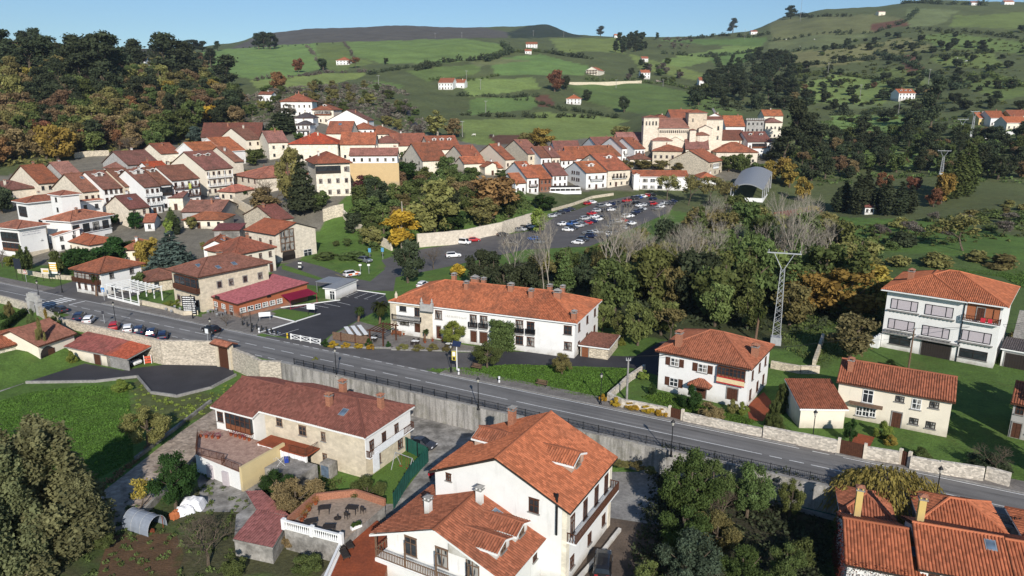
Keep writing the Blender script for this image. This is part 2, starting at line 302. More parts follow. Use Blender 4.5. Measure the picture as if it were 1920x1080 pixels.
# --- the land: one sheet from below the camera to the skyline
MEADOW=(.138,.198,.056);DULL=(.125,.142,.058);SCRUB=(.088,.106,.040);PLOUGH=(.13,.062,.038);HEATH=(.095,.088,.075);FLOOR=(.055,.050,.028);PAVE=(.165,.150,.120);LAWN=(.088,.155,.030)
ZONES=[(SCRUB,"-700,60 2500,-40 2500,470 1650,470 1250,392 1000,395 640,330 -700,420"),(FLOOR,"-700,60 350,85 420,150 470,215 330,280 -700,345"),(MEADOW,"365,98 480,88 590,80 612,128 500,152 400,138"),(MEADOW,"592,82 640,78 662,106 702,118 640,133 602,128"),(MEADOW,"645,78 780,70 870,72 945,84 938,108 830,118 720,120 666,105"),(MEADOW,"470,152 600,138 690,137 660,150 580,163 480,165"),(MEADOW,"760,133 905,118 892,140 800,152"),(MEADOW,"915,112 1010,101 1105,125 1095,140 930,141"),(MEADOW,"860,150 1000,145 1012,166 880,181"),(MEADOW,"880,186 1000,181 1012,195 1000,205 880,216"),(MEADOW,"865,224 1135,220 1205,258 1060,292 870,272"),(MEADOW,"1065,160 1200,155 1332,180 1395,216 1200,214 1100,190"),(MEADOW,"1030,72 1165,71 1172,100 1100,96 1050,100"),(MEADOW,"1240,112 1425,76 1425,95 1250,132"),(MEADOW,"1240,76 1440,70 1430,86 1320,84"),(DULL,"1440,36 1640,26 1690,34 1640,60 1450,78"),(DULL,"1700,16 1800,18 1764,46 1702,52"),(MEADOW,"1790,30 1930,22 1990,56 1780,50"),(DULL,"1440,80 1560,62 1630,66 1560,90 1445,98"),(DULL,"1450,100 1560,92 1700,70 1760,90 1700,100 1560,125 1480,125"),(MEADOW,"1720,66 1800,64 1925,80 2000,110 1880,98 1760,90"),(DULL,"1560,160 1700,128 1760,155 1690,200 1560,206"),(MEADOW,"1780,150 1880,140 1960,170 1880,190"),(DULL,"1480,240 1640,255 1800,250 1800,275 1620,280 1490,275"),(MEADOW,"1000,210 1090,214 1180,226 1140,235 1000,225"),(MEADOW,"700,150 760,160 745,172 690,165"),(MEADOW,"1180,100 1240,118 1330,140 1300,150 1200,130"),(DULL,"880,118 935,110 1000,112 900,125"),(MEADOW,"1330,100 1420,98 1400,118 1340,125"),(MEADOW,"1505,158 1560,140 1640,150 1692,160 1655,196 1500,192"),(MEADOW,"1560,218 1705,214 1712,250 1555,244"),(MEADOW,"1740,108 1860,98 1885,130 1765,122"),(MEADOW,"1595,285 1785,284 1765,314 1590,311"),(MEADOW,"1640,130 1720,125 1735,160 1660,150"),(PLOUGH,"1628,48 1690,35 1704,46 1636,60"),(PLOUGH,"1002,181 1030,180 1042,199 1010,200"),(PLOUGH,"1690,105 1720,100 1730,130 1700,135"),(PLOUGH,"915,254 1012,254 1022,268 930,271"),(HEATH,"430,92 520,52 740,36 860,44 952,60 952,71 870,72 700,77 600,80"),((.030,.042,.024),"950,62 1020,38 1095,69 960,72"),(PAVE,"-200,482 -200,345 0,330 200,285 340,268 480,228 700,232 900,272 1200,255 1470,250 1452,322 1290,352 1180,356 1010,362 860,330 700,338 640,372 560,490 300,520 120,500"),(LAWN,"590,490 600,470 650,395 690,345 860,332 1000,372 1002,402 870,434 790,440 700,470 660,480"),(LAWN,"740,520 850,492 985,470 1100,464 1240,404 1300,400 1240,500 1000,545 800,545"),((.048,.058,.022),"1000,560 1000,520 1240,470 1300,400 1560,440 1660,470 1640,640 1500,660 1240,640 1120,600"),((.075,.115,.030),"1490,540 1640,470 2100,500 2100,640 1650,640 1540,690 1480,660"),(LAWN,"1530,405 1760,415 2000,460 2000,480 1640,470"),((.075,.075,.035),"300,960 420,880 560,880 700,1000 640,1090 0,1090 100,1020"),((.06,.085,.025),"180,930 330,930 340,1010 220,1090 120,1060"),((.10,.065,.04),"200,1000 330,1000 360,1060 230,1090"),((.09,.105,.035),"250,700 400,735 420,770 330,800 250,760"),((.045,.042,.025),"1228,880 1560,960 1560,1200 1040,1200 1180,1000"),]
def inpoly(px,py,P):
 r=np.zeros(px.shape,bool);n=len(P)
 for i in range(n):
  x1,y1=P[i];x2,y2=P[(i+1)%n]
  if y1==y2:continue
  r^=((y1>py)!=(y2>py))&(px<(x2-x1)*(py-y1)/(y2-y1)+x1)
 return r
def pp(s):return[tuple(map(float,q.split(',')))for q in s.split()]
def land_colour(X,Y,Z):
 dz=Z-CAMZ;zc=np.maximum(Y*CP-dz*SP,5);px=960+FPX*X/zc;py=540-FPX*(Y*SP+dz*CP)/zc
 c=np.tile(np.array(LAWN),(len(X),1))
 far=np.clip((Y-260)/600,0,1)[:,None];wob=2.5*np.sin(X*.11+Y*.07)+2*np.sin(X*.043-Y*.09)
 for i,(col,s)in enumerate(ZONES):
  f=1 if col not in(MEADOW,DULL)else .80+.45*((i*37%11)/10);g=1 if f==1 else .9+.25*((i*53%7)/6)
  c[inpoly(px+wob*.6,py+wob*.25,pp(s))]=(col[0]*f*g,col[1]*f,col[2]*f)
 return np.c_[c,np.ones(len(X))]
def land():
 s=np.concatenate([np.arange(-460,-120,2.0),np.arange(-120,-84,.5),np.arange(-84,330,2.0)]);wv=np.concatenate([np.arange(-160,20,15),np.arange(20,76,2),np.arange(76,84.2,.22),np.arange(85,330,2.2)])
 S,Wd=np.meshgrid(s,wv);X=(S*RE[0]+Wd*RN[0]).ravel();Y=(S*RE[1]+Wd*RN[1]).ravel()
 Z=ground_arr(X,Y);Z=Z-.2*sst((Y-194)/5)
 ns,nw=len(s),len(wv);I=np.arange(ns*nw).reshape(nw,ns)
 F=np.stack([I[:-1,:-1],I[:-1,1:],I[1:,1:],I[1:,:-1]],-1).reshape(-1,4);F=F[(Y[F].min(1)<204)]
 A=(np.arange(-640,2561,5)-960)/1338.0;Yv=np.concatenate([np.exp(np.arange(math.log(195),math.log(1500),.0105)),np.arange(1520,2700,25)])
 AA,YY=np.meshgrid(A,Yv);Y2=YY.ravel();X2=AA.ravel()*Y2;Z2=ground_arr(X2,Y2)
 bumpy=np.clip((Y2-320)/300,0,1)*(.9*np.sin(X2*.05)*np.sin(Y2*.043)+.5*np.sin(X2*.13+Y2*.1));Z2=Z2+bumpy
 J=np.arange(len(A)*len(Yv)).reshape(len(Yv),len(A))+len(X)
 F2=np.stack([J[:-1,:-1],J[:-1,1:],J[1:,1:],J[1:,:-1]],-1).reshape(-1,4)
 V=np.c_[np.r_[X,X2],np.r_[Y,Y2],np.r_[Z,Z2]];FF=np.r_[F,F2]
 me=bpy.data.meshes.new('ground');me.vertices.add(len(V));me.vertices.foreach_set('co',V.ravel())
 me.loops.add(FF.size);me.loops.foreach_set('vertex_index',FF.ravel().astype(np.int32));me.polygons.add(len(FF))
 me.polygons.foreach_set('loop_start',np.arange(0,FF.size,4,dtype=np.int32));me.polygons.foreach_set('use_smooth',np.ones(len(FF),bool))
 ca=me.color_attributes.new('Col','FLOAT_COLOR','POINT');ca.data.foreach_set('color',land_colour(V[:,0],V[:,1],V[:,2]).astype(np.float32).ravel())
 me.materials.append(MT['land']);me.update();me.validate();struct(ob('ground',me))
land()
import bmesh
def sheet(name,pts,z,mat,kind='structure'):
 """flat area on level ground, pts = world xy"""
 o=MB().poly([(p[0],p[1],z)for p in pts],0).build(name,mat)
 bm=bmesh.new();bm.from_mesh(o.data);bmesh.ops.triangulate(bm,faces=bm.faces[:]);bmesh.ops.recalc_face_normals(bm,faces=bm.faces[:])
 if bm.faces and sum(f.normal.z*f.calc_area()for f in bm.faces)<0:bmesh.ops.reverse_faces(bm,faces=bm.faces[:])
 bm.to_mesh(o.data);bm.free();return struct(o,kind)
def drape(name,pts,dz,mat,step=3.0):
 """area laid over sloping ground"""
 o=MB().poly([(p[0],p[1],0)for p in pts],0).build(name,mat);bm=bmesh.new();bm.from_mesh(o.data)
 bmesh.ops.triangulate(bm,faces=bm.faces[:])
 for ax in(0,1):
  lo=min(p[ax]for p in pts);hi=max(p[ax]for p in pts);k=lo+step
  while k<hi:
   bmesh.ops.bisect_plane(bm,geom=bm.verts[:]+bm.edges[:]+bm.faces[:],plane_co=(k,0,0)if ax==0 else(0,k,0),plane_no=(1,0,0)if ax==0 else(0,1,0));k+=step
 bmesh.ops.triangulate(bm,faces=bm.faces[:])
 vs=list(bm.verts);zz=ground_arr([v.co.x for v in vs],[v.co.y for v in vs])
 for v,z in zip(vs,zz):v.co.z=z+dz
 for f in bm.faces:
  f.normal_update()
  if f.normal.z<0:f.normal_flip()
 bm.to_mesh(o.data);bm.free();return struct(o)
def Z0(s,z=0.0):return[atz(x,y,z)for x,y in pp(s)]
def G(s):return[at(x,y)for x,y in pp(s)]
sheet('road',[ws(-460,82.6),ws(320,82.6),ws(320,91.25),ws(-460,91.25)],.02,MT['road'])
def line(mb,s0,s1,w,wd=.14,z=.028):
 mb.add([ws(s0,w-wd/2,z),ws(s1,w-wd/2,z),ws(s1,w+wd/2,z),ws(s0,w+wd/2,z)],[[0,1,2,3]])
lm=MB()
for a,b in((-460,-167),(-158.5,-98),(-62.5,-6.2),(-4.6,-2.6),(-1,320)):line(lm,a,b,90.9)
k=-97.0
while k<-63:line(lm,k,k+1.5,90.9);k+=2.4
k=-158.0
while k<-62:line(lm,k,k+3.0,87.0);k+=4.6
for a,b in((-62,-47),(-45.5,-10.2),(-9.3,-7.8),(-6.9,-5.2),(-4.4,24),(25,26.5),(28,29.5),(31,320),(-460,-167)):line(lm,a,b,87.0)
k=-157.0
while k<-86:line(lm,k,k+1.8,83.25);k+=3.2
line(lm,-86,320,83.2)
struct(lm.build('road_markings',MT['line']))
lm=MB()
for i in range(8):line(lm,-165.5,-161,83.6+i*.95,.5)
struct(lm.build('crosswalk',MT['line']))
lm=MB();line(lm,-158.4,-158.0,88.9,3.6);struct(lm.build('stop_line',MT['line']))
def strip(name,s0,s1,w0,w1,z0,z1,mat):
 return struct(MB().prism([ws(s0,w0),ws(s1,w0),ws(s1,w1),ws(s0,w1)],z0,z1).build(name,mat))
for a,b in((-153,-104.5),(-62,-6.6),(-2.0,320),(-460,-176)):
 strip('kerb',a,b,91.25,91.45,-.1,.13,MT['concrete']);strip('pavement',a,b,91.45,94.4,-.1,.12,MT['paving'])
strip('pavement',-88,320,81.9,82.6,-.1,.12,MT['concrete'])
strip('pavement',-6.6,-2.0,91.27,93.2,-.1,.04,MT['paving'])
sheet('verge',[ws(-150,78.3),ws(-115,78.6),ws(-104,83.2),ws(-100,82.6),ws(-150,82.6)],.014,MT['paving'])
sheet('side_road',[ws(-176,91),ws(-153,91),ws(-152,97),ws(-158,112),ws(-182,108)],.012,MT['asph2'])
sheet('junction',Z0("500,630 602,642 640,652 735,655 865,661 905,660 880,692 785,694 620,664 490,638"),.010,MT['asph2'])
sheet('lane',Z0("898,657 1000,660 1190,669 1240,640 1262,640 1240,706 1185,690 960,683 880,688"),.014,MT['asphalt'])
sheet('parking_ground',Z0("485,624 600,589 527,578 635,563 658,543 722,552 729,572 672,600 620,628 602,643"),.016,MT['asphalt'])
sheet('forecourt',Z0("620,630 672,602 735,620 830,640 905,652 900,660 735,656 610,645"),.02,MT['paving'])
sheet('patio',Z0("378,590 500,560 560,566 510,592 553,604 488,624 380,600"),.02,MT['paving'])
drape('street',G("500,507 560,488 604,500 665,522 694,528 722,505 705,492 742,478 862,457 1000,432 1048,402 1120,380 1180,368 1268,376 1255,398 1105,462 985,468 850,498 742,520 738,546 660,544 560,532"),.03,MT['asph2'])
drape('town_lane',G("385,372 398,366 432,392 462,414 452,428 420,408 396,388"),.05,MT['asph2'])
drape('hill_track',G("1332,200 1336,200 1350,222 1345,224"),.3,MT['concrete'],6)
drape('hill_track',G("762,205 768,203 772,222 790,240 800,238 788,250 770,238"),.3,MT['asphalt'],6)
drape('hill_track',G("1230,150 1300,165 1345,180 1344,183 1298,168 1230,153"),.3,MT['gravel'],6)
lm=MB()
def pline(x0,y0,x1,y1,wd=.12,z=.03):
 a=atz(x0,y0,z);b=atz(x1,y1,z);d=(b-a).normalized();n=Vector((-d.y,d.x,0))*wd/2
 lm.add([a-n,b-n,b+n,a+n],[[0,1,2,3]])
for q in((650,556,672,547),(667,557.5,689,549.5),(685,559.5,707,551.5),(705,561.5,721,554),(553,574,577,578),(570,574,596,578),(588,572,616,577),(607,569,638,575),(632,566,657,572),(490,624,517,630),(517,630,560,617),(646,556,654,557),(664,558,671,559),(682,560,690,561)):pline(*q)
for q in((504,622,512,626),(512,621,522,622),(514,625,526,624),(506,625,520,627.5)):pline(*q,wd=.3)
struct(lm.build('parking_lines',MT['line']))
lm=MB()
for i in range(9):
 t=i/8;x=584+t*(655-584);y=491+t*(518-491);pline(x,y,x+9-2*t,y-5,.15,.05)
pline(578,493,650,522,.15,.05)
struct(lm.build('yellow_bay_lines',MT['yline']))
def kerb(px,h=.16,w=.25,z=0.0,mat='white',name='kerb',gnd=False):
 P=[(at(x,y)if gnd else atz(x,y,z))for x,y in pp(px)];mb=MB()
 for a,b in zip(P,P[1:]):
  d=(b-a);L=d.length;m=(a+b)/2;mb.box(m.x,m.y,z-.2,L+w*.5,w,h+.2,0,math.atan2(d.y,d.x))
 return struct(mb.build(name,MT[mat]))
kerb("488,624 600,589");kerb("507,592 555,604");kerb("527,577 637,563");kerb("658,543 722,552");kerb("630,652 735,653 800,655",.25,.5,0,'concrete');kerb("735,656 905,660",.22,.4,0,'concrete')
sheet('lawn',Z0("508,584 527,579 585,590 553,602"),.035,MT['lawn']);sheet('lawn',Z0("578,566 600,558 632,562 585,569"),.035,MT['lawn'])
sheet('lawn',Z0("270,548 300,553 336,556 330,577 275,563"),.06,MT['lawn'])
drape('lawn',G("604,470 628,470 690,470 712,484 724,500 700,516 660,517 612,484"),.07,MT['lawn']);drape('lawn',G("530,497 548,502 610,524 600,526 528,505"),.07,MT['lawn'])
zl=ZLOW
sheet('yard',Z0("48,716 105,690 150,680 230,695 270,688 345,680 392,678 436,692 440,703 395,727 335,744 283,738 258,709 180,717",zl),zl+.02,MT['asphalt'])
sheet('path',Z0("-60,765 0,735 50,717 105,691 150,680 120,672 60,690 -60,715",zl),zl+.012,MT['concdark'])
kerb("50,719 180,717 258,708 283,738 332,745 396,729 442,705",.45,.3,zl,'concrete','yard_edge')
sheet('stream_bed',Z0("425,752 360,795 300,838 215,905 120,975 -80,1060 -80,1130 40,1090 150,1040 240,985 330,905 395,825 440,775",zl),zl+.02,MT['gravel'])
kerb("445,775 400,830 332,905 262,975",.9,.35,zl,'concdark','stream_bank')
kerb("395,755 330,805 255,862",.5,.35,zl,'concdark','stream_bank')
sheet('driveway',Z0("1120,885 1232,885 1236,985 1130,969",zl),zl+.02,MT['concrete']);sheet('dirt_drive',Z0("1130,969 1236,985 1195,1130 1030,1130 1050,1060",zl),zl+.012,MT['dirt'])
sheet('back_lane',Z0("745,775 930,800 905,850 850,880 720,1000 640,1130 560,1130 700,960 800,860 760,810",zl),zl+.012,MT['concdark'])
sheet('courtyard',Z0("395,860 450,880 540,930 470,960 380,960 370,900",zl),zl+.016,MT['concdark'])
sheet('garden_lawn',Z0("640,905 720,870 790,855 790,880 740,945 650,945 610,935",zl),zl+.02,MT['lawn'])
sheet('vegetable_plot',Z0("205,1005 330,1000 345,1040 330,1085 180,1085",zl),zl+.02,MT['soil'])
# --- buildings
RO=dict(O=(.42,.140,.068),R=(.33,.117,.064),B=(.26,.115,.080),P=(.33,.155,.112),D=(.205,.080,.060),V=(.40,.155,.095),G=(.10,.085,.085))
WC=dict(W=(.80,.79,.76),C=(.70,.62,.50),S=(.62,.54,.41),Y=(.62,.40,.15),T=(.50,.43,.33),P=(.62,.40,.30),G=(.40,.39,.37),K=(.77,.70,.57))
FR={}
def frmat(c):return{'w':MT['wood'],'d':MT['dark'],'x':MT['white'],'o':MT['wood2'],'s':MT['wood'],'g':MT['dark']}[c]
def win_mesh(style,w,h):
 k=(style,round(w,2),round(h,2))
 if k in FR:return FR[k]
 m=MB();b=.09
 if style=='r':
  m.box(0,-.02,0,w,.05,h,1)
  for x in(-w/2,-w*.26,w*.26,w/2):m.box(x,-.05,0,.10,.08,h,0)
  m.box(0,-.05,h-.04,w+.1,.08,.10,0);m.box(0,-.05,-.06,w+.1,.08,.10,0);m.box(0,-.22,-.40,w+.9,.42,.14,2)
  for i in range(9):m.box(-w/2-.3+(w+.6)*i/8,-.2,-.55,.12,.3,.15,2)
  mats=[MT['iron'],MT['blind'],MT['concrete']]
 elif style in 'DgP':
  m.box(0,-.02,0,w,.06,h,0);n=max(2,int(w/.35))
  for i in range(n+1):m.box(-w/2+w*i/n,-.06,0,.05,.06,h,0)
  m.box(0,-.05,h,w+.24,.12,.16,1);
  for sx in(-1,1):m.box(sx*(w/2+.06),-.05,0,.12,.10,h,1)
  mats=[{'D':MT['wood'],'g':MT['dark'],'P':MT['ored']}[style],MT['concrete']]
 else:
  m.box(0,-.012,0,w,.02,h,1)
  for x in(-w/2+b/2,0,w/2-b/2):m.box(x,-.045,0,b*(1 if x else .8),.07,h,0)
  for z in(0,h*.5 if h<1.6 else h*.66,h-b):m.box(0,-.047,z,w,.07,b*.9,0)
  m.box(0,-.09,-.12,w+.25,.18,.11,2)
  if style=='s':
   for sx in(-1,1):m.box(sx*(w/2+.10),-.03,-.1,.2,.06,h+.2,2)
   m.box(0,-.035,h,w+.4,.07,.22,2)
  if style=='o' or style=='w':
   m.box(0,-.02,h,w+.12,.06,.1,0)
  mats=[frmat(style),MT['glass'],MT['concrete']]
 FR[k]=m.mesh('window',mats);return FR[k]
SHUT={}
class House:
 def __init__(s,name,label,cat,L,Rr,D,z,group=None):
  d=Rr-L;s.th=math.atan2(d.y,d.x);s.W=math.hypot(d.x,d.y);s.D=D;n=Vector((-d.y,d.x,0)).normalized()
  c=(Vector((L.x,L.y,0))+Vector((Rr.x,Rr.y,0)))/2+n*D/2;s.z=z
  s.root=thing(name,label,cat,(c.x,c.y,z),s.th,group)
 def wing(s,cx,cy,W,D,h,roof='hip',pitch=22,rc='O',wc='W',wm='plaster',fas='white',oh=.55,base=2.0,z0=0.0,rib=None,dirt=.6,wall='wall',skip_wall=False,ridge=True,rdir=None,hipL=True,hipR=True):
  s.c=(cx,cy);s.rw,s.rd,s.h,s.rf,s.t=W,D,h,roof,math.tan(R(pitch));t=s.t
  rake=.35
  if roof=='hip':ow=oh if hipL and hipR else oh;od=oh
  elif roof=='gx':ow,od=rake,oh
  elif roof=='gy':ow,od=oh,rake
  else:ow,od=.3,.4
  s.ww,s.wd=W-2*ow,D-2*od;a,b=s.ww/2,s.wd/2;s.z0=z0
  if not skip_wall:
   m=MB();zb=z0-base
   e=lambda x,y:s.rz(x,y)-.16
   P=[(-a,-b),(a,-b),(a,b),(-a,b)];mids=[(0,-b),(a,0),(0,b),(-a,0)]
   for i in range(4):
    p,q,md=P[i],P[(i+1)%4],mids[i]
    pts=[(*p,zb),(*q,zb),(*q,e(*q))]
    if e(*md)>max(e(*p),e(*q))+.05 and roof in('gx','gy'):pts.append((*md,e(*md)))
    elif roof=='hip' and not((hipR and i==1)or(hipL and i==3)or i in(0,2)):pts.append((*md,e(*md)))
    pts.append((*p,e(*p)));m.poly(pts)
   o=m.build(wall,MT[wm],s.root,(cx,cy,0),0,WC[wc]if isinstance(wc,str)else wc)
   s.wallo=o
  hw,hd=W/2,D/2;r=MB();planes=[];ridges=[]
  if roof=='gx':
   zr=h+hd*t;planes=[[(-hw,-hd,h),(hw,-hd,h),(hw,0,zr),(-hw,0,zr)],[(hw,hd,h),(-hw,hd,h),(-hw,0,zr),(hw,0,zr)]];ridges=[((-hw,0,zr),(hw,0,zr))]
  elif roof=='gy':
   zr=h+hw*t;planes=[[(hw,-hd,h),(hw,hd,h),(0,hd,zr),(0,-hd,zr)],[(-hw,hd,h),(-hw,-hd,h),(0,-hd,zr),(0,hd,zr)]];ridges=[((0,-hd,zr),(0,hd,zr))]
  elif roof=='hip':
   if W>=D:
    k=hw-hd;zr=h+hd*t;kl=-k if hipL else-hw;kr=k if hipR else hw;A,B=(kl,0,zr),(kr,0,zr)
    planes=[[(-hw,-hd,h),(hw,-hd,h),B,A],[(hw,hd,h),(-hw,hd,h),A,B]]
    if hipR:planes.append([(hw,-hd,h),(hw,hd,h),B])
    if hipL:planes.append([(-hw,hd,h),(-hw,-hd,h),A])
   else:
    k=hd-hw;zr=h+hw*t;A,B=(0,-k,zr),(0,k,zr)
    planes=[[(hw,-hd,h),(hw,hd,h),B,A],[(-hw,hd,h),(-hw,-hd,h),A,B],[(-hw,-hd,h),(hw,-hd,h),A],[(hw,hd,h),(-hw,hd,h),B]]
   ridges=[(A,B)]if(Vector(A)-Vector(B)).length>.2 else[]
   for cx_ in(-hw,hw):
    for cy_ in(-hd,hd):
     if(cx_<0 and not hipL)or(cx_>0 and not hipR):continue
     T=A if((cx_<0)if W>=D else(cy_<0))else B;ridges.append(((cx_,cy_,h),T))
  elif roof=='shed':
   z1=h+D*t;planes=[[(-hw,-hd,h),(hw,-hd,h),(hw,hd,z1),(-hw,hd,z1)]]
  elif roof=='flat':planes=[[(-hw,-hd,h),(hw,-hd,h),(hw,hd,h+.02),(-hw,hd,h+.02)]]
  wpos=s.root.matrix_basis@Vector((cx,cy,0));dist=wpos.length
  ribh=.115 if(dist<165 if rib is None else rib)else 0
  for P in planes:roof_plane(r,P,ribh,dist<330,s.seed())
  if ridge:
   for p,q in ridges:r.cyl(Vector(p)+Vector((0,0,.05)),Vector(q)+Vector((0,0,.05)),.15,.15,6,0)
  c=RO[rc]if isinstance(rc,str)else rc
  o=r.build('roof',[MT['roof'],MT[{'white':'white','wood':'wood','dark':'dark','tan':'concrete'}[fas]]],s.root,(cx,cy,0));o.color=(*c,dirt);s.roofo=o
  return s
 def seed(s):return s.root.location.x*3.1+s.root.location.y
 def rz(s,x,y):
  hw,hd,t,h=s.rw/2,s.rd/2,s.t,s.h
  return{'gx':lambda:h+(hd-abs(y))*t,'gy':lambda:h+(hw-abs(x))*t,'hip':lambda:h+min(hd-abs(y),hw-abs(x))*t,'shed':lambda:h+(y+hd)*t,'flat':lambda:h}[s.rf]()
 def face(s,f,u,out=0.0):
  a,b=s.ww/2+out,s.wd/2+out
  return{'F':((s.c[0]+u,s.c[1]-b),0),'B':((s.c[0]-u,s.c[1]+b),math.pi),'R':((s.c[0]+a,s.c[1]+u),math.pi/2),'L':((s.c[0]-a,s.c[1]-u),-math.pi/2)}[f]
 def flen(s,f):return s.ww if f in 'FB' else s.wd
 def win(s,f,u,z,style='w',w=.95,h=1.3,shutters=None,name=None):
  p,r=s.face(f,u);nm=name or{'D':'door','g':'garage_door','P':'door'}.get(style,'window')
  o=ob(nm,win_mesh(style,w,h),s.root,(p[0],p[1],z),r)
  if shutters:
   k=(round(w,2),round(h,2))
   if k not in SHUT:
    m=MB();m.box(0,-.05,0,w*.52,.06,h,0)
    for i in range(6):m.box(0,-.085,.06+i*h/6.2,w*.44,.03,h*.07,0)
    SHUT[k]=m.mesh('shutter',[MT['wood']])
   for sx in(-1,1):ob('shutter',SHUT[k],o,(sx*w*.78,0,0))
  return o
 def auto(s,spec,h=None):
  """'F2x4w L1x2d' = face, storeys x columns, style"""
  h=h or s.h
  for q in spec.split():
   f,rest=q[0],q[1:];nf,rest=rest.split('x');st=rest[-1];nc=int(rest[:-1]);nf=int(nf);L=s.flen(f)
   for i in range(nf):
    for j in range(nc):
     u=(j+.5)/nc*L-L/2;z=s.z0+.95+i*((h-s.z0)/nf);k=(j*7+i*3+int(s.seed()))%9
     if st in 'wsdxo' and i==0 and k==0:s.win(f,u,s.z0+.1,'D',1.0,2.1)
     else:s.win(f,u,z,st,.9 if L/nc<3.4 else 1.05,1.35)
 def balcony(s,f,u0,u1,z,col='white',depth=1.0,rh=1.0,gap=None,roofposts=0.0,doors=0):
  p,r=s.face(f,(u0+u1)/2);L=abs(u1-u0);m=MB();m.box(0,-depth/2,-.16,L,depth,.16,0)
  dist=s.root.location.length;gap=gap or(.28 if dist<150 else .6)
  m.box(0,-depth+.04,rh-.07,L,.08,.08,1);m.box(0,-depth+.04,.06,L,.06,.06,1)
  n=max(2,int(L/gap));bw=.07 if dist<150 else .16
  for i in range(n+1):m.box(-L/2+L*i/n,-depth+.04,.06,bw,.05,rh-.1,1)
  for sx in(-1,1):
   m.box(sx*L/2,-depth/2,rh-.07,.08,depth,.08,1)
   for i in range(4):m.box(sx*L/2,-depth*(i+.5)/4,.06,.06,bw,rh-.1,1)
   if roofposts:m.box(sx*(L/2-.08),-depth+.08,0,.16,.16,roofposts,1)
  if roofposts and L>5:
   k=int(L/3)
   for i in range(1,k):m.box(-L/2+L*i/k,-depth+.08,0,.14,.14,roofposts,1)
  mm={'white':[MT['white'],MT['white']],'wood':[MT['wood'],MT['wood']],'iron':[MT['concrete'],MT['iron']],'dark':[MT['white'],MT['dark']],'ww':[MT['white'],MT['wood']],'w2':[MT['white'],MT['wood2']]}[col]
  o=m.build('balcony',mm,s.root,(p[0],p[1],z),r)
  for i in range(doors):s.win(f,u0+(u1-u0)*(i+.5)/doors,z+.02,'w',1.0,2.05,name='balcony_door')
  return o
 def gallery(s,f,u0,u1,z0,z1,col='white',depth=.35,n=None):
  p,r=s.face(f,(u0+u1)/2);L=abs(u1-u0);H=z1-z0;m=MB();n=n or max(2,int(L/1.1))
  m.box(0,-depth/2,0,L,depth,H,1);m.box(0,-depth/2,-.12,L+.1,depth+.1,.14,0);m.box(0,-depth/2,H-.04,L+.1,depth+.08,.12,0);m.box(0,-depth-.005,0,L,.05,H*.32,2);m.box(0,-depth-.02,H*.68,L,.06,.07,0)
  for i in range(n+1):m.box(-L/2+L*i/n,-depth-.02,0,.11,.08,H,0)
  mm={'white':[MT['white'],MT['glass'],MT['white']],'wood':[MT['wood'],MT['glass'],MT['ored']],'dark':[MT['dark'],MT['glass'],MT['dark']]}[col]
  return m.build('glazed_gallery',mm,s.root,(p[0],p[1],z0),r)
 def loggia(s,f,u0,u1,z0,z1,back=(.30,.10,.05)):
  p,r=s.face(f,(u0+u1)/2);L=abs(u1-u0);H=z1-z0;m=MB();m.box(0,-.01,0,L,.02,H,0)
  return m.build('recess',MT['any'],s.root,(p[0],p[1],z0),r,back)
 def chim(s,x,y,h=1.3,w=.7,d=.7,mat='brick',col=None,cap='roof'):
  z=s.rz(x,y);m=MB();m.box(0,0,-.6,w,d,h+.6,0);m.box(0,0,h,w+.22,d+.22,.10,1)
  for sx in(-1,1):
   for sy in(-1,1):m.box(sx*(w/2-.08),sy*(d/2-.08),h+.1,.14,.14,.26,0)
  m.add([(-w/2-.14,-d/2-.14,h+.36),(w/2+.14,-d/2-.14,h+.36),(w/2+.14,d/2+.14,h+.36),(-w/2-.14,d/2+.14,h+.36),(0,0,h+.36+w*.35)],[[0,1,4],[1,2,4],[2,3,4],[3,0,4],[3,2,1,0]],2)
  o=m.build('chimney',[MT[mat],MT['concrete'],MT['brick']if cap=='roof' else MT['concrete']],s.root,(s.c[0]+x,s.c[1]+y,z))
  if col:o.color=(*WC[col],1)if isinstance(col,str)else(*col,1)
  return o
 def sky(s,x,y,w=.9,h=1.3,plane='F'):
  z=s.rz(x,y);m=MB();m.box(0,0,.05,w+.2,h+.2,.10,0);m.box(0,0,.15,w,h,.02,1);a=math.atan(s.t)
  r={'F':(a,0,0),'B':(-a,0,0),'R':(0,-a,0)if False else(0,-0.0,0),'L':(0,0,0)}[plane]
  if plane=='R':r=(a,0,math.pi/2)
  if plane=='L':r=(a,0,-math.pi/2)
  o=m.build('skylight',[MT['grey'],MT['skylight']],s.root,(s.c[0]+x,s.c[1]+y,z));o.rotation_euler=r;return o
 def dormer(s,x,y,w=2.2,h=1.2,L=3.0,f='F',rc='O',wc='W',roof='hip',pitch=22,win='w',n=1,style='gable'):
  """small roofed box on the slope; y = where its front stands"""
  z=s.rz(x,y);m=MB();hw=w/2;t=math.tan(R(pitch))
  if style=='shed':top=[(-hw,0,h),(hw,0,h),(hw,L,h+.15),(-hw,L,h+.15)]
  m.box(0,L/2,-1.0,w,L,h+1.0,0)
  if style=='gable':m.poly([(-hw,0,h),(hw,0,h),(0,0,h+hw*t)],0)
  r={'F':0,'R':math.pi/2,'L':-math.pi/2,'B':math.pi}[f]
  e=m.build('dormer',MT['plaster'],s.root,(s.c[0]+x,s.c[1]+y,z),r,WC[wc])
  q=MB();o=.3;W2=hw+o
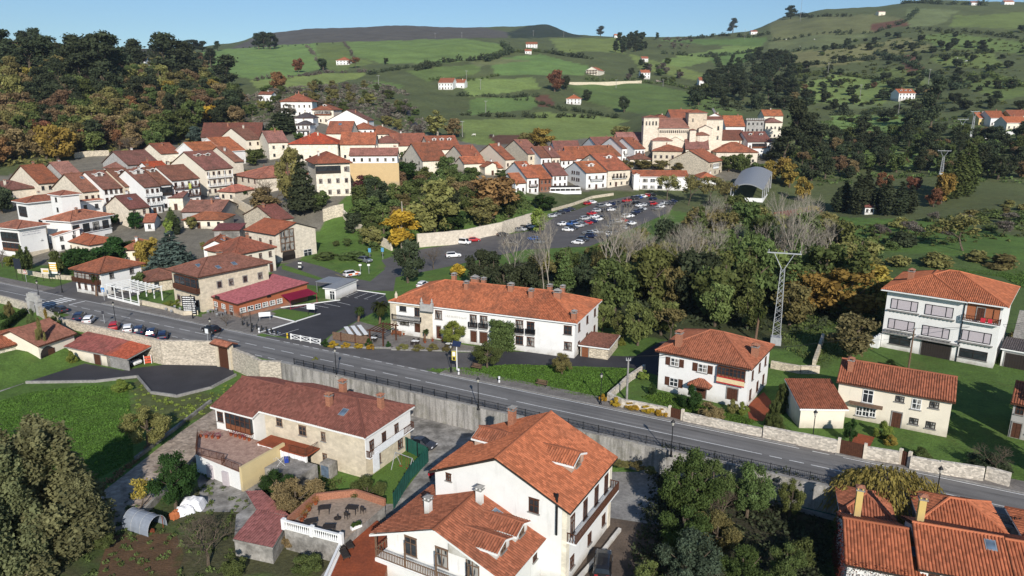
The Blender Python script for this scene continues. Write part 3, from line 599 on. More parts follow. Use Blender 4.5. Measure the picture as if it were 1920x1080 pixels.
  if style=='gable':PL=[[(W2,-o,h-o*t),(W2,L,h-o*t),(0,L,h+hw*t),(0,-o,h+hw*t)],[(-W2,L,h-o*t),(-W2,-o,h-o*t),(0,-o,h+hw*t),(0,L,h+hw*t)]];rd=[((0,-o,h+hw*t),(0,L,h+hw*t))]
  elif style=='hip':zr=h+hw*t;PL=[[(W2,-o,h-o*t),(W2,L,h-o*t),(0,L,zr),(0,W2-o,zr)],[(-W2,L,h-o*t),(-W2,-o,h-o*t),(0,W2-o,zr),(0,L,zr)],[(-W2,-o,h-o*t),(W2,-o,h-o*t),(0,W2-o,zr)]];rd=[((0,W2-o,zr),(0,L,zr)),((-W2,-o,h-o*t),(0,W2-o,zr)),((W2,-o,h-o*t),(0,W2-o,zr))]
  else:PL=[[(-W2,-o,h-.05),(W2,-o,h-.05),(W2,L,h+.35),(-W2,L,h+.35)]];rd=[]
  near=s.root.location.length<165
  for P in PL:roof_plane(q,P,.11 if near else 0,near,1)
  for a,b in rd:q.cyl(Vector(a)+Vector((0,0,.05)),Vector(b)+Vector((0,0,.05)),.13,.13,6,0)
  c=RO[rc]if isinstance(rc,str)else rc
  ro=q.build('dormer_roof',[MT['roof'],MT['white']],e);ro.color=(*c,.4)
  if win:
   for i in range(n):ob('dormer_window',win_mesh(win,min(1.0,w/n*.6),max(.5,h*.72)),e,((i+.5)/n*w-hw,0,h*.18))
  return e
def roof_plane(mb,P,rib,fine,seed):
 P=[Vector(p)for p in P];e=(P[1]-P[0]);eh=e.normalized();n=eh.cross(P[2]-P[1]).normalized()
 if n.z<0:n=-n
 up=n.cross(eh)
 if up.z<0:up=-up
 q=[((p-P[0]).dot(eh),(p-P[0]).dot(up))for p in P];s0=min(a for a,_ in q);s1=max(a for a,_ in q)
 def rngt(s):
  ts=[]
  for i in range(len(q)):
   (a,b),(c,d)=q[i],q[(i+1)%len(q)]
   if abs(a-c)<1e-6:
    if abs(s-a)<1e-4:ts+=[b,d]
   elif min(a,c)-1e-6<=s<=max(a,c)+1e-6:ts.append(b+(d-b)*(s-a)/(c-a))
  return(min(ts),max(ts))if ts else(0,0)
 step=.30/4 if rib else 1.3
 cuts=sorted(set([round(a,4)for a,_ in q]+[s0+(s1-s0)*i/max(1,int((s1-s0)/step))for i in range(max(1,int((s1-s0)/step))+1)]))
 nt=6 if rib else(3 if fine else 1);vs=[];uvs=[]
 for s in cuts:
  lo,hi=rngt(min(max(s,s0),s1));ph=(s/.30)%1.0
  hgt=rib*(math.sqrt(max(0,1-((ph-.5)/.40)**2))if abs(ph-.5)<.40 else 0)if rib else 0
  for k in range(nt+1):
   t=lo+(hi-lo)*k/nt;base=P[0]+eh*s+up*t
   wv=(noise.noise(Vector((s*.28+seed,t*.28,seed*.37)))*.09 if fine else 0)
   vs.append(base+n*(hgt+wv*(1 if hi-lo>1 else .3)));uvs.append((s+seed*.77,t))
 m=nt+1;fs=[];fu=[]
 for i in range(len(cuts)-1):
  for k in range(nt):
   f=[i*m+k,(i+1)*m+k,(i+1)*m+k+1,i*m+k+1]
   fs.append(f);fu.append([uvs[j]for j in f])
 nn=(vs[fs[0][1]]-vs[fs[0][0]]).cross(vs[fs[0][3]]-vs[fs[0][0]])if fs else n
 if nn.dot(n)<0:fs=[f[::-1]for f in fs];fu=[u[::-1]for u in fu]
 mb.add(vs,fs,0,fu)
 dz=Vector((0,0,-.22));D=[p+dz for p in P];k=len(P)
 mb.add(P+D,[[i,i+k,(i+1)%k+k,(i+1)%k]for i in range(k)],1);mb.add(D,[list(range(k-1,-1,-1))],1)
def corners(xl,yl,xr,yr,h,z=None,rot=None):
 if z is None:
  M=at((xl+xr)/2,(yl+yr)/2,h);z=M.z
 else:M=atz((xl+xr)/2,(yl+yr)/2,z+h)
 if rot is None:return atz(xl,yl,z+h),atz(xr,yr,z+h),z
 e=Vector((math.cos(R(rot)),math.sin(R(rot))));out=[]
 for px,py in((xl,yl),(xr,yr)):
  a=adir(px,py);k=(M.x-a*M.y)/(a*e.y-e.x);out.append(Vector((M.x+k*e.x,M.y+k*e.y,z+h)))
 return out[0],out[1],z
def hs(label,xl,yl,xr,yr,h,D,roof='gx',rc='R',wc='W',wm='plaster',wins='',rot=None,pitch=22,chim=1,z=None,fas='wood',oh=.5,name='town_house',cat='house',group='town houses',dirt=.92,**k):
 if group=='town houses' and D<20:D=D*1.7 if roof=='gx' else(D*1.4 if roof=='hip' else D)
 if group=='town houses' and rot is not None:
  rot=56 if xl<480 and rot>=18 else(rot+12 if rot>=8 and xl>=480 else rot)
  pitch=26 if pitch in(20,22)else pitch
 L,Rr,z=corners(xl,yl,xr,yr,h,z,rot);H=House(name,label,cat,L,Rr,D,z,group)
 H.wing(0,0,H.W,D,h,roof,pitch,rc,wc,wm,fas,oh,3.0,dirt=dirt,**k)
 if wins:H.auto(wins)
 rr=random.Random(int(xl*7+yl*3));c_=H.roofo.color;v_=rr.uniform(.82,1.15);H.roofo.color=(c_[0]*v_*rr.uniform(.94,1.05),c_[1]*v_,c_[2]*v_*rr.uniform(.9,1.15),c_[3])
 for i in range(chim):H.chim((rr.random()-.5)*H.W*.6,(rr.random()-.5)*D*.35,.9+rr.random()*.5,.6,.6,'plaster' if rr.random()<.4 else 'brick','W' if rr.random()<.5 else 'K')
 return H
 # --- the large houses near the road
def fp(H,f,px,py):
 """where the line of sight through (px,py) meets facade f of the current wing -> (u, z) in the house frame"""
 (x,y),r=H.face(f,0);c,s=math.cos(H.th),math.sin(H.th);o=H.root.location
 P0=Vector((o.x+x*c-y*s,o.y+x*s+y*c,0));a=H.th+r;e=Vector((math.cos(a),math.sin(a),0));n=Vector((e.y,-e.x,0))
 d=Vector((adir(px,py),1,-slope(py)));C=Vector((0,0,CAMZ));t=(P0-C).dot(n)/d.dot(n);Q=C+d*t
 return(Q-P0).dot(e),Q.z-o.z
def wpx(H,f,x0,y0,x1,y1,style='w',**k):
 a,z1=fp(H,f,x0,y0);b,z0=fp(H,f,x1,y1);return H.win(f,(a+b)/2,z0,style,max(.4,abs(b-a)),max(.5,z1-z0),**k)
def rp(H,px,py,z):
 p=atz(px,py,H.z+z);d=p-H.root.location;c,s=math.cos(H.th),math.sin(H.th)
 return d.x*c+d.y*s-H.c[0],-d.x*s+d.y*c-H.c[1]
def mk(name,label,xl,yl,xr,yr,h,D,z,cat='house',rot=None):
 L,Rr,z=corners(xl,yl,xr,yr,h,z,rot);return House(name,label,cat,L,Rr,D,z)
def lettering(H,f,u,z,w,h,rows,mat,name='lettering',seed=1,col=None,out=.02):
 """rows of small unreadable strokes"""
 r=random.Random(seed);m=MB();p,a=H.face(f,u)
 for i in range(rows):
  x=-w/2;hh=h/rows
  while x<w/2:
   d=.08+r.random()*.12;m.box(x,-out-.01,h-(i+1)*hh+hh*.2+r.random()*hh*.1,d,.02,hh*(.35+.3*r.random()),0);x+=d+.05+(.12 if r.random()<.2 else 0)
 return m.build(name,mat,H.root,(p[0],p[1],z),a,col)
H=mk('inn','long white two-storey inn with many brick chimneys along its orange hipped roof',728,565,1082,607,6.6,16.3,0.0,'inn')
H.wing(0,0,H.W,16.3,6.6,'hip',21,'O','W',fas='white',base=.4,dirt=.75)
for q in((816,582,829,599),(1057.5,610.5,1072,628),(967,629.5,981,646.5),(988,632,1002,649.5),(1058,641,1072,657)):wpx(H,'F',*q)
for q in((881,590,894,613),(900,592,914,615),(967,600,981,624),(988,603,1002,626)):
 o=wpx(H,'F',*q,name='balcony_door');u,z=fp(H,'F',(q[0]+q[2])/2,q[3]);H.balcony('F',u-.85,u+.85,z,'iron',.45,.95,.18)
for q in((819,611,827,635),(883,620,894,642),(900,622,914,645)):wpx(H,'F',*q,style='D')
u0,_=fp(H,'F',734,590);u1,_=fp(H,'F',811,600);ua,za=fp(H,'F',738,602);ub,_=fp(H,'F',791,602)
p,r=H.face('F',(u0+u1)/2);m=MB();L=u1-u0
m.box(-L/2+.5,-.05,-.2,1.2,.35,6.5,0);m.box(L/2-1.3,-.05,-.2,2.6,.35,6.5,0);m.box(0,-.05,5.9,L,.3,.6,0)
m.build('stone_front',MT['ashlar'],H.root,(p[0],p[1],0),r,WC['S'])
H.balcony('F',ua,ub,3.15,'iron',.7,1.0,.2)
m=MB();rr=random.Random(3)
for i in range(420):
 x=rr.uniform(0,ub-ua);y=rr.uniform(-.95,-.55);z=rr.uniform(-.75,.05);s_=.1
 m.add([(x+rr.uniform(-s_,s_),y+rr.uniform(-s_,s_),z+rr.uniform(-s_,s_))for _ in range(3)],[[0,1,2]])
p,r=H.face('F',ua);m.build('foliage',MT['leaf'],H.root,(p[0],p[1],3.15),r,(.10,.09,.03))
wpx(H,'F',749,571,762,584,style='d');wpx(H,'F',777,575,789,594,name='balcony_door');wpx(H,'F',751,599,767,610,style='d');wpx(H,'F',778,602,791,624,style='D')
lettering(H,'F',fp(H,'F',855,596)[0],fp(H,'F',855,598)[1],4.2,.7,1,MT['any'],'wall_lettering',4,(.62,.60,.55))
H.auto('R2x3w')
for px,py,w in((852,540,.8),(875,549,.8),(891,538,1.5),(907,539,.8),(958,556,1.0),(996,563,.8),(1045,566,1.3),(1031,551,.8),(1055,555,.7),(1091,590,.8)):
 x,y=rp(H,px,py,8.2);H.chim(max(-18,min(18,x)),max(-7,min(7,y)),1.2,w,.8,'brick',cap='flat')
x,y=rp(H,800,572,7.0);m=MB();m.box(0,0,-.5,2.6,.5,1.3,0)
for sx in(-1,1):m.box(sx*1.1,0,.8,.5,.5,.3,0);m.lathe([(.0,2.1),(.08,1.9),(.22,1.4),(.14,1.25),(.25,1.1),(.25,1.05)],8,0,sx*1.1,0)
m.build('stone_pinnacles',MT['ashlar'],H.root,(x,y,H.rz(x,y)),0,WC['G'])
x,y=rp(H,735,562,6.8);m=MB();m.lathe([(0,1.5),(.1,1.2),(.3,.8),(.3,.3),(.35,-.4)],8);m.build('stone_finial',MT['ashlar'],H.root,(x+.6,y+.6,H.rz(x+.6,y+.6)),0,WC['S'])
H.wing(H.W/2+2.6,-2.5,5.6,8,2.2,'flat',0,'B','S','stone',base=.4,wall='annex_wall',ridge=False,dirt=.3)
H.win('F',-1.6,0,'P',1.2,1.9)
INN=H
H=mk('villa','white villa with brown shutters and a yellow and red banner along its upper gallery',1228,657,1410,693,6.5,12.8,0.0)
H.wing(0,0,H.W,12.8,6.5,'hip',23,'R','W',fas='wood',base=.4,dirt=.55)
for q in((1257.5,670,1273,688),(1309,681,1326,700),(1256,707,1271,726)):wpx(H,'F',*q,style='x',shutters=True)
wpx(H,'F',1307,720,1323,748,style='D');wpx(H,'F',1364,726,1382,752,style='D')
a,z1=fp(H,'F',1348,685);b,z0=fp(H,'F',1398,706);z0=z1-1.7
H.gallery('F',a,min(b,H.ww/2-.25),z0,z1,'wood',.45,7);p,r=H.face('F',(a+b)/2);L=b-a;m=MB()
for k,(zz,hh,c)in enumerate(((0,.28,1),(.28,.55,0),(.83,.22,1))):m.box(0,-.55,z0-.75+zz,L,.06,hh,c)
ban=MB();ban.box(0,-.53,z0-.75,L+.1,.03,1.05,0)
ban.build('banner',MT['cloth'],H.root,(p[0],p[1],0),r,(.72,.58,.34))
for zz in(z0-.78,z0+.12):q=MB();q.box(0,-.55,zz,L+.1,.05,.2,0);q.build('banner_stripe',MT['cloth'],H.root,(p[0],p[1],0),r,(.42,.03,.03))
u,z=fp(H,'F',1315,720);p,r=H.face('F',u);q=MB()
for P in([(-1.7,-1.5,0),(1.7,-1.5,0),(.4,0,.8),(-.4,0,.8)],[(1.7,-1.5,0),(1.7,0,0),(.4,0,.8)],[(-1.7,0,0),(-1.7,-1.5,0),(-.4,0,.8)]):roof_plane(q,P,.07,False,1)
o=q.build('porch_roof',[MT['roof'],MT['wood']],H.root,(p[0],p[1],z+.1),r);o.color=(*RO['R'],.5)
for i,v in enumerate((-3.6,0.2,3.6)):H.win('R',v,3.9,'w',.8,1.3);H.win('R',v-.4,.9,'w',.9,1.5)
m=MB();[m.box(sx*.35,-.08,2.8,.06,.1,.5,0)for sx in(-1,1)]
for px,py in((1273,640),(1416,655)):x,y=rp(H,px,py,8);H.chim(max(-6.5,min(6.5,x)),max(-5,min(5,y)),2.0 if px<1300 else 1.5,.9,.9)
VILLA=H
H=mk('tall_house','tall white three-storey house with grey roller blinds and an orange-red hipped roof',1654,542,1892,577,11.0,17.5,0.0)
H.wing(0,0,H.W,17.5,11.0,'hip',20,'O','W',fas='white',base=.5,dirt=.35,oh=.8)
main=(H.c,H.rw,H.rd,H.h,H.rf,H.t,H.ww,H.wd)
for q in((1672.5,560,1719,586.5),(1736.5,570,1785,598),(1667,599,1712.7,624),(1730.6,610,1778,637.5),(1805,618,1856,647)):
 a,z1=fp(H,'F',q[0],q[1]);b,z0=fp(H,'F',q[2],q[3]);a2,zb=fp(H,'F',q[0],(q[1]+q[3])/2-3);H.win('F',(a+b)/2,z0+.15,'r',b-a,1.75)
for q in((1668,634,1705,659),(1799,660,1848,687)):a,z1=fp(H,'F',q[0],q[1]);b,z0=fp(H,'F',q[2],q[3]);H.win('F',(a+b)/2,1.0,'d',b-a,1.6)
a,z1=fp(H,'F',1728,646);b,z0=fp(H,'F',1778,686);H.win('F',(a+b)/2,0,'g',b-a,2.7);p,r=H.face('F',(a+b)/2)
m=MB();m.box(0,-.4,2.95,b-a+2.5,.8,.16);m.box(-(b-a)/2-4.2,-.3,2.95,4.6,.6,.16);m.build('door_canopy',MT['concrete'],H.root,(p[0],p[1],0),r)
a,z1=fp(H,'F',1811,572);b=H.ww/2-.3;H.loggia('F',a+.25,b,7.8,10.7,(.36,.13,.06));H.balcony('F',a,b+.3,7.7,'ww',.9,1.0,.22,roofposts=0)
H.win('F',(a+b)/2-.2,7.9,'D',1.1,2.2);m=MB();m.box(0,0,0,.09,.09,3,0)
p,r=H.face('F',b);m.build('corner_post',MT['wood'],H.root,(p[0],p[1]-.8,7.7),r)
p,r=H.face('F',b-1.6);q=MB();q.box(-.5,0,0,.7,.03,.75);q.box(.5,0,.05,.6,.03,.7);q.build('laundry',MT['cloth'],H.root,(p[0],p[1]-1.0,7.9),0,(.6,.04,.06))
m=MB();p,r=H.face('F',a-.1);m.box(0,-.08,0,.14,.14,10.8);m.build('downpipe',MT['iron'],H.root,(p[0],p[1],0),r)
x,y=rp(H,1710,505,14.2);H.chim(max(-8,min(8,x)),max(-6,min(6,y)),1.6,.9,.9)
H.wing(-H.W/2+6.6,-.4,13.4,17.5,11.03,'hip',20.6,'O','W',fas='white',base=.5,dirt=.2,oh=.8,skip_wall=True)
H.wing(H.W/2+2.2,-2,5,8,3.2,'flat',0,'G','W',base=.5,wall='garage_wall',ridge=False);H.win('F',0,0,'g',3.4,2.5)
m=MB()
for i in range(14):m.box(0,i*.42,0,1.4,.45,3.4+i*.26,0)
m.build('outside_stair',MT['concrete'],H.root,(H.rw*0+10.8,3.2,0),0)
m=MB()
for i in range(9):m.box(-i*.3,0,0,.32,1.2,2.6-i*.28,0)
m.build('front_stair',MT['white'],H.root,(-main[6]/2-.2,-main[7]/2-.7,0),0)
TALL=H
H=mk('cottage','cream cottage with a long red ribbed roof and green-framed windows below the tall white house',1568,715,1792,755,5.3,9.0,0.0)
H.wing(0,0,H.W,9.0,5.3,'gx',24,'R','K','plaster',fas='wood',base=.4,dirt=.35)
for q in((1619,729,1636,757),(1711,746,1726,769)):wpx(H,'F',*q,style='x')
for q in((1680,741,1695,755),(1744,752,1760,767),(1706,782,1721,797),(1737,789,1753,805),(1606,761,1616,780),(1618,762,1629,782),(1631,765,1641,783)):wpx(H,'F',*q,style='d' if q[0]>1650 else 'x')
a,z1=fp(H,'F',1673,775);H.win('F',a+.6,0,'D',1.15,2.2);x,y=rp(H,1580,700,6.5);H.chim(-H.W/2+1.4,-2,1.5,.7,.7)
q=MB();q.box(0,-.6,0,4.2,1.2,.12);a,_=fp(H,'F',1623,765);p,r=H.face('F',a);q.build('porch_slab',MT['wood2'],H.root,(p[0],p[1],2.55),r)
COTT=H
H=mk('garage','small cream garage with a sloping red roof beside the cottage',1500,767,1592,768,3.0,6.6,0.0,'garage')
H.wing(0,0,H.W,6.6,3.0,'shed',15,'R','K','plaster',fas='white',base=.4,dirt=.4,ridge=False)
L,Rr,z=corners(692,1003,720,1012,4.6,ZLOW,-29);e=Vector((math.cos(R(-29)),math.sin(R(-29)),0));Rr=L+e*16.0
H=House('chalet','large white house with a wooden balcony under the front gable and an orange tiled roof','house',L,Rr,11.0,ZLOW)
x0,y0=-8.0,-5.5
H.wing(0,0,16,11.0,4.6,'gy',21,'R','W',fas='white',base=.4,dirt=.45,skip_wall=True)
keep=(H.c,H.rw,H.rd,H.h,H.rf,H.t,H.ww,H.wd)
m=MB();t=H.t;a=7.45
pts=[(-a,-.2),(a,-.2),(a,4.6+.55*t-.2),(0,4.6+8*t-.2),(-a,4.6+.55*t-.2)]
yf,yb=-5.5+2.1,5.4
m.add([(x,yf,z)for x,z in pts]+[(x,yb,z)for x,z in pts],[[0,1,2,3,4],[9,8,7,6,5]]+[[(i+1)%5,i,5+i,5+(i+1)%5]for i in range(5)])
m.box(0,-4.4,-.2,14.9,2.1,2.25,0)
m.build('wall',MT['plaster'],H.root,(0,0,0),0,WC['W'])
H.wd=-2*yf
H.balcony('F',-7.45,7.45,2.1,'w2',1.95,1.0,.2,roofposts=2.8)
for u in(-4.4,-.6,3.0):H.win('F',u,2.12,'o',1.5,2.1,name='balcony_door')
(H.c,H.rw,H.rd,H.h,H.rf,H.t,H.ww,H.wd)=keep
for u in(-4.6,-.4,3.6):H.win('F',u,.55,'w',1.5,.5)
for v in(-2.4,3):H.win('R',v,1.0,'w',.8,1.1)
H.win('R',1.0,2.9,'w',.8,1.0)
H.dormer(5.9,-2.6,2.5,1.05,5.4,'R','R','W','hip',22,'o');H.dormer(6.1,.7,2.5,1.05,5.0,'R','R','W','hip',22,'o')
for px,py in((803,948),(915,930)):x,y=rp(H,px,py,7.2);H.chim(max(-6,min(6,x)),max(-5,min(1.2,y)),1.5,.6,.6,'plaster','W','flat')
H.sky(3.0,1.4,.7,1.0,'R')
UX,UY=2.4,7.6+6.4-5.5
H.wing(UX,UY,16.6,12.8,8.5,'gy',24,'O','W',fas='dark',base=.4,dirt=.28,wall='rear_wall')
rear=(H.c,H.rw,H.rd,H.h,H.rf,H.t,H.ww,H.wd)
H.win('F',4.2,7.2,'w',1.1,1.5);H.win('F',-6.0,7.9,'w',.65,.8)
m=MB();m.cyl((0,-.2,0),(0,-.2,4.2),.11,.11,8);m.cyl((0,-.2,4.2),(0,-.2,4.5),.17,.17,8);p,r=H.face('F',6.8);m.build('stove_pipe',MT['iron'],H.root,(p[0],p[1],5.6),r)
H.balcony('R',-6.0,5.6,5.0,'ww',1.1,1.05,.2)
for v in(-4.6,-1.4,1.6,4.4):H.win('R',v,5.02,'w',1.0,2.1,name='balcony_door')
for v in(-4.5,0,4):H.win('R',v,1.2,'w',.9,1.2)
for v in(-H.wd/2+.35,H.wd/2-.35):m=MB();m.box(0,v,0,.5,.76,8.6);m.build('stone_quoins',MT['ashlar'],H.root,(UX+H.ww/2-.2,UY,0),0,WC['K'])
H.dormer(6.0,.5,3.0,1.1,4.6,'R','O','P','hip',22,'o');H.dormer(-6.2,1.0,3.0,1.1,4.2,'L','R','P','hip',22,'o')
x,y=rp(H,919,806,10.5);H.chim(-4.2,4.6,1.9,.75,.75,'brick',cap='flat')
CHAL=H
L=atz(395,757,2.5);e=Vector((math.cos(R(-26.6)),math.sin(R(-26.6)),0));n=Vector((-e.y,e.x,0))
H=House('farmhouse','long stone farmhouse with a dark red tiled roof and white upper gable below the road','house',L+n*1.0,L+n*1.0+e*26.2,11.0,ZLOW)
H.wing(4.0,0,18.2,11,6.1,'hip',21.5,'D','S','ashlar',fas='white',base=.4,dirt=.25,hipL=False,rib=1)
bm_=(H.c,H.rw,H.rd,H.h,H.rf,H.t,H.ww,H.wd)
for q in((518,783,530,800),(560,797,575,818),(602,810,611,828),(605,850,614,868)):wpx(H,'F',*q,style='o')
H.auto('R1x2w');p,r=H.face('R',0);m=MB();m.box(0,-.06,3.1,H.wd,.12,3.0);m.build('white_upper_wall',MT['plaster'],H.root,(p[0],p[1],0),r,WC['W'])
for v in(-3.8,-1.2,1.6):H.win('R',v,3.6,'w',.85,1.3).location.x+=.14
H.balcony('R',-4.9,4.9,3.05,'ww',.7,.95,.3);q=MB();q.box(-.9,-.78,.05,6.4,.04,.95);q.box(-3.9,-.82,-2.2,1.3,.05,2.5);q.build('laundry',MT['cloth'],H.root,(p[0],p[1],3.05),r,(.78,.79,.80))
H.sky(3.4,-2.6,.8,1.1);H.sky(-11.3,-2.4,.8,1.1)
H.chim(.5,-2.0,1.4,.7,.7);H.chim(-1.0,2.6,1.6,.8,.8);H.chim(6.6,1.2,1.6,.7,.7)
sk=H.c
H.wing(-9.05,-.6,8.1,12.2,5.6,'gx',21.5,'D','W','plaster',fas='white',base=.4,dirt=.25,wall='left_wall',ridge=True,rib=1)
H.gallery('F',-1.2,3.4,3.0,5.3,'wood',.5,5);H.win('F',-2.8,3.4,'w',1.1,1.4);H.win('F',1.2,.2,'D',1.1,2.0);H.win('F',-1.8,.2,'d',1.1,2.0)
m=MB();m.prism([(-8.5,-13.4),(.2,-14.2),(.6,-7.0),(-12,-6.6),(-12.6,-9.6)],-.3,2.5,0,1);m.build('terrace',[MT['white'],MT['slab']],H.root)
m=MB()
def rail(m,P,z,h=1.0,gap=.16,r=.025):
 for a,b in zip(P,P[1:]):
  a=Vector((*a,0));b=Vector((*b,0));k=max(1,int((b-a).length/gap))
  for zz in(z+.08,z+h):m.cyl(a+Vector((0,0,zz)),b+Vector((0,0,zz)),r*1.4,None,5)
  for i in range(k+1):q=a.lerp(b,i/k);big=i%8==0;m.cyl(q+Vector((0,0,z)),q+Vector((0,0,z+h)),r*(1.8 if big else .7),None,4)
rail(m,[(.1,-14.1),(-3.2,-13.8),(-3.6,-13.0),(-8.4,-13.3),(-12.5,-9.6)],2.5);m.build('terrace_railing',MT['wood'],H.root)
m=MB();m.box(.6,-10.6,-.3,.35,7.4,3.6,0);m.build('ochre_wall',MT['plaster'],H.root,(0,0,0),0,(.62,.50,.27))
m=MB();m.box(1.0,-6.6,2.7,8.6,2.6,.18,1)
for x in(-3,1,5.2):m.box(x,-7.8,-.3,.25,.25,3.1,0)
m.build('veranda_deck',[MT['white'],MT['terra']],H.root);m=MB();rr=random.Random(5)
for i in range(26):x=-2.9+i*.31;m.box(x,-7.75+.05*math.sin(i*1.9),-.1,.30,.05,2.75,0)
m.build('curtain',MT['cloth'],H.root,(0,0,0),0,(.80,.80,.82));m=MB();rail(m,[(2.4,-7.8),(5.2,-7.8),(5.2,-5.5)],2.85);m.build('veranda_railing',MT['wood'],H.root)
for x,y in((-5.5,-13.85),(-2.4,-14.15)):m=MB();m.box(x,y,-.2,1.0,.2,2.1);m.build('terrace_door',MT['blind'],H.root)
m=MB();m.box(4.2,-9.5,-.3,5.5,3.6,2.3,0);m.build('lean_to',MT['concdark'],H.root);m=MB();m.box(7.6,-6.4,-.2,1.6,1.4,2.2,0);m.box(7.6,-7.12,.1,1.2,.05,1.6,1);m.build('oven_hut',[MT['concdark'],MT['skylight']],H.root)
FARM=H
def flowerpot(p,label,c,grp=None):
 t=thing('flower_pot',label,'flower pot',p,0,grp);m=MB();m.lathe([(0,0),(.17,0),(.24,.36),(.2,.36),(0,.32)],8);m.build('pot',MT['terra'],t)
 m=MB();r=random.Random(int(p[0]*31+p[1]*17))
 for i in range(130):
  a=r.random()*6.28;d=r.random()**.5*.42;q=Vector((d*math.cos(a),d*math.sin(a),.38+r.random()*.5));s_=.07
  m.add([q+Vector((r.uniform(-s_,s_),r.uniform(-s_,s_),r.uniform(-s_,s_)))for _ in range(3)],[[0,1,2]])
 m.build('blossom',MT['leaf'],t,(0,0,0),0,c);return t
def hloc(H,x,y,z):c,s=math.cos(H.th),math.sin(H.th);o=H.root.location;return Vector((o.x+x*c-y*s,o.y+x*s+y*c,o.z+z))
for i in range(9):
 flowerpot(hloc(H,-12.0+i*.85,-9.6+i*.25 if i<4 else-7.4,2.5),'clay pot with %s flowers on the farmhouse terrace'%('pink' if i%2 else 'orange-red'),(.42,.05,.12)if i%2 else(.45,.09,.03),'flower pots on the farmhouse terrace with %s flowers'%('pink' if i%2 else 'orange-red'))
H=mk('terraced_house','terraced house with a big ribbed orange-red roof and roof window at the lower right',1722,1064,1905,1098,4.8,9.4,ZLOW)
H.W=7.6
H.wing(0,0,7.75,9.4,4.6,'gx',24,'O','W',fas='dark',base=.4,dirt=.22,oh=.6);x,y=rp(H,1862,1028,6.0);H.sky(min(2.6,x),y,.75,1.0);H.auto('F2x3w');H.chim(-2.9,1.4,2.6,.62,.62,'plaster',(.60,.44,.16),'roof')
FR_=H
def shift(H,name,label,du,dn,**k):
 e=Vector((math.cos(H.th),math.sin(H.th),0));n=Vector((-e.y,e.x,0));L=H.root.location+e*(du-k['W']/2)+n*(dn-k['D']/2)
 return House(name,label,'house',L,L+e*k['W'],k['D'],ZLOW)
H=shift(FR_,'terraced_house','terraced house cut off by the right edge, beyond the one with the roof window',7.85,-.15,W=7.8,D=9.4)
H.wing(0,0,7.8,9.4,4.55,'gx',24,'O','W',fas='dark',base=.4,dirt=.22,oh=.6);H.sky(-1.4,-2.2,.75,1.0);H.auto('F2x3w')
H=shift(FR_,'terraced_house','terraced house with red creeper on its gable and a yellow chimney at the lower right',-7.1,-.3,W=6.0,D=9.6)
H.wing(0,0,6.0,9.6,3.9,'gx',24,'O','W',fas='dark',base=.4,dirt=.22,oh=.6);H.auto('F1x2w');H.chim(-1.2,3.2,3.2,.62,.62,'plaster',(.60,.44,.16),'roof')
m=MB();rr=random.Random(9)
for i in range(2200):
 k=rr.random();x=-3.15+rr.uniform(-.18,.15)if k<.6 else rr.uniform(-3.1,2.4);y=rr.uniform(-4.9,2)if k<.6 else rr.uniform(-5.0,-4.3);z=rr.uniform(.5,5.6 if k<.6 else 4.6);s_=.13
 z=min(z,H.rz(min(2.9,max(-2.9,x)),y)+.2);q=Vector((x,y,z));m.add([q+Vector((rr.uniform(-s_,s_),rr.uniform(-s_,s_),rr.uniform(-s_,s_)))for _ in range(3)],[[0,1,2]])
m.build('creeper',MT['leaf'],H.root,(0,0,0),0,(.16,.035,.035))
H=shift(FR_,'dormer_wing','recessed wing with a low roof and roof window between the two terraced houses',-3.98,-1.6,W=.9,D=6.4)
H.wing(0,0,1.9,6.4,3.6,'shed',14,'O','W',fas='dark',base=.4,dirt=.22,ridge=False);H.sky(0,0,.7,1.0)
H=shift(FR_,'rear_house','small house with an orange hipped roof between the terraced roofs and the road',1.8,7.6,W=8.0,D=6.5)
H.wing(0,0,8.0,6.5,4.6,'hip',24,'O','W',fas='white',base=.4,dirt=.25);H.auto('B2x3w')
H=shift(FR_,'rear_house','small house with an orange hipped roof behind the terraced house with red creeper',-7.0,7.4,W=5.5,D=6.0)
H.wing(0,0,5.5,6.0,4.0,'hip',24,'R','W',fas='white',base=.4,dirt=.25);H.auto('B1x2w')
H=shift(FR_,'rear_house','small house with an orange hipped roof at the right edge beside the road railing',10.5,7.2,W=7.0,D=6.0)
H.wing(0,0,7.0,6.0,4.6,'hip',24,'O','W',fas='white',base=.4,dirt=.25);H.auto('B1x2w')
H=mk('stone_house','shaded grey house with a small red roof at the right edge beside the cottage',1895,755,1990,775,5.0,8,0.0)
H.wing(0,0,H.W,8,5.0,'gx',24,'R','G','plaster',fas='wood',base=.4);H.auto('F2x3w')
# ---- the north side of the road: restaurant and its neighbours
H=mk('restaurant','low restaurant with a flat dull red roof and orange-brown boarded walls',378,551,445,571,3.0,18.0,0.0,'restaurant')
H.wing(0,0,H.W,18,3.0,'shed',3.5,(.36,.115,.125),(.34,.11,.05),'plaster',fas='wood',base=.4,ridge=False,dirt=.05,oh=.3)
for f,n_ in(('F',4),('R',6)):
 L_=H.flen(f)
 for i in range(n_):H.win(f,(i+.5)/n_*L_*(.9 if f=='F' else .62)-L_/2,.95,'x',1.4,1.05)
H.win('F',3.9,0,'D',1.1,2.1)
m=MB();m.add([(0,0,0),(3.4,-.2,-.7),(3.4,7.2,-.7),(0,7.2,0)],[[0,1,2,3],[3,2,1,0]]);m.box(3.4,3.5,-2.6,.06,7.4,.05);m.cyl((3.3,0,-.7),(3.3,0,-2.7),.04);m.cyl((3.3,7,-.7),(3.3,7,-2.7),.04)
m.build('awning',MT['cloth'],H.root,(H.ww/2,1.6,2.75),0,(.42,.03,.085))
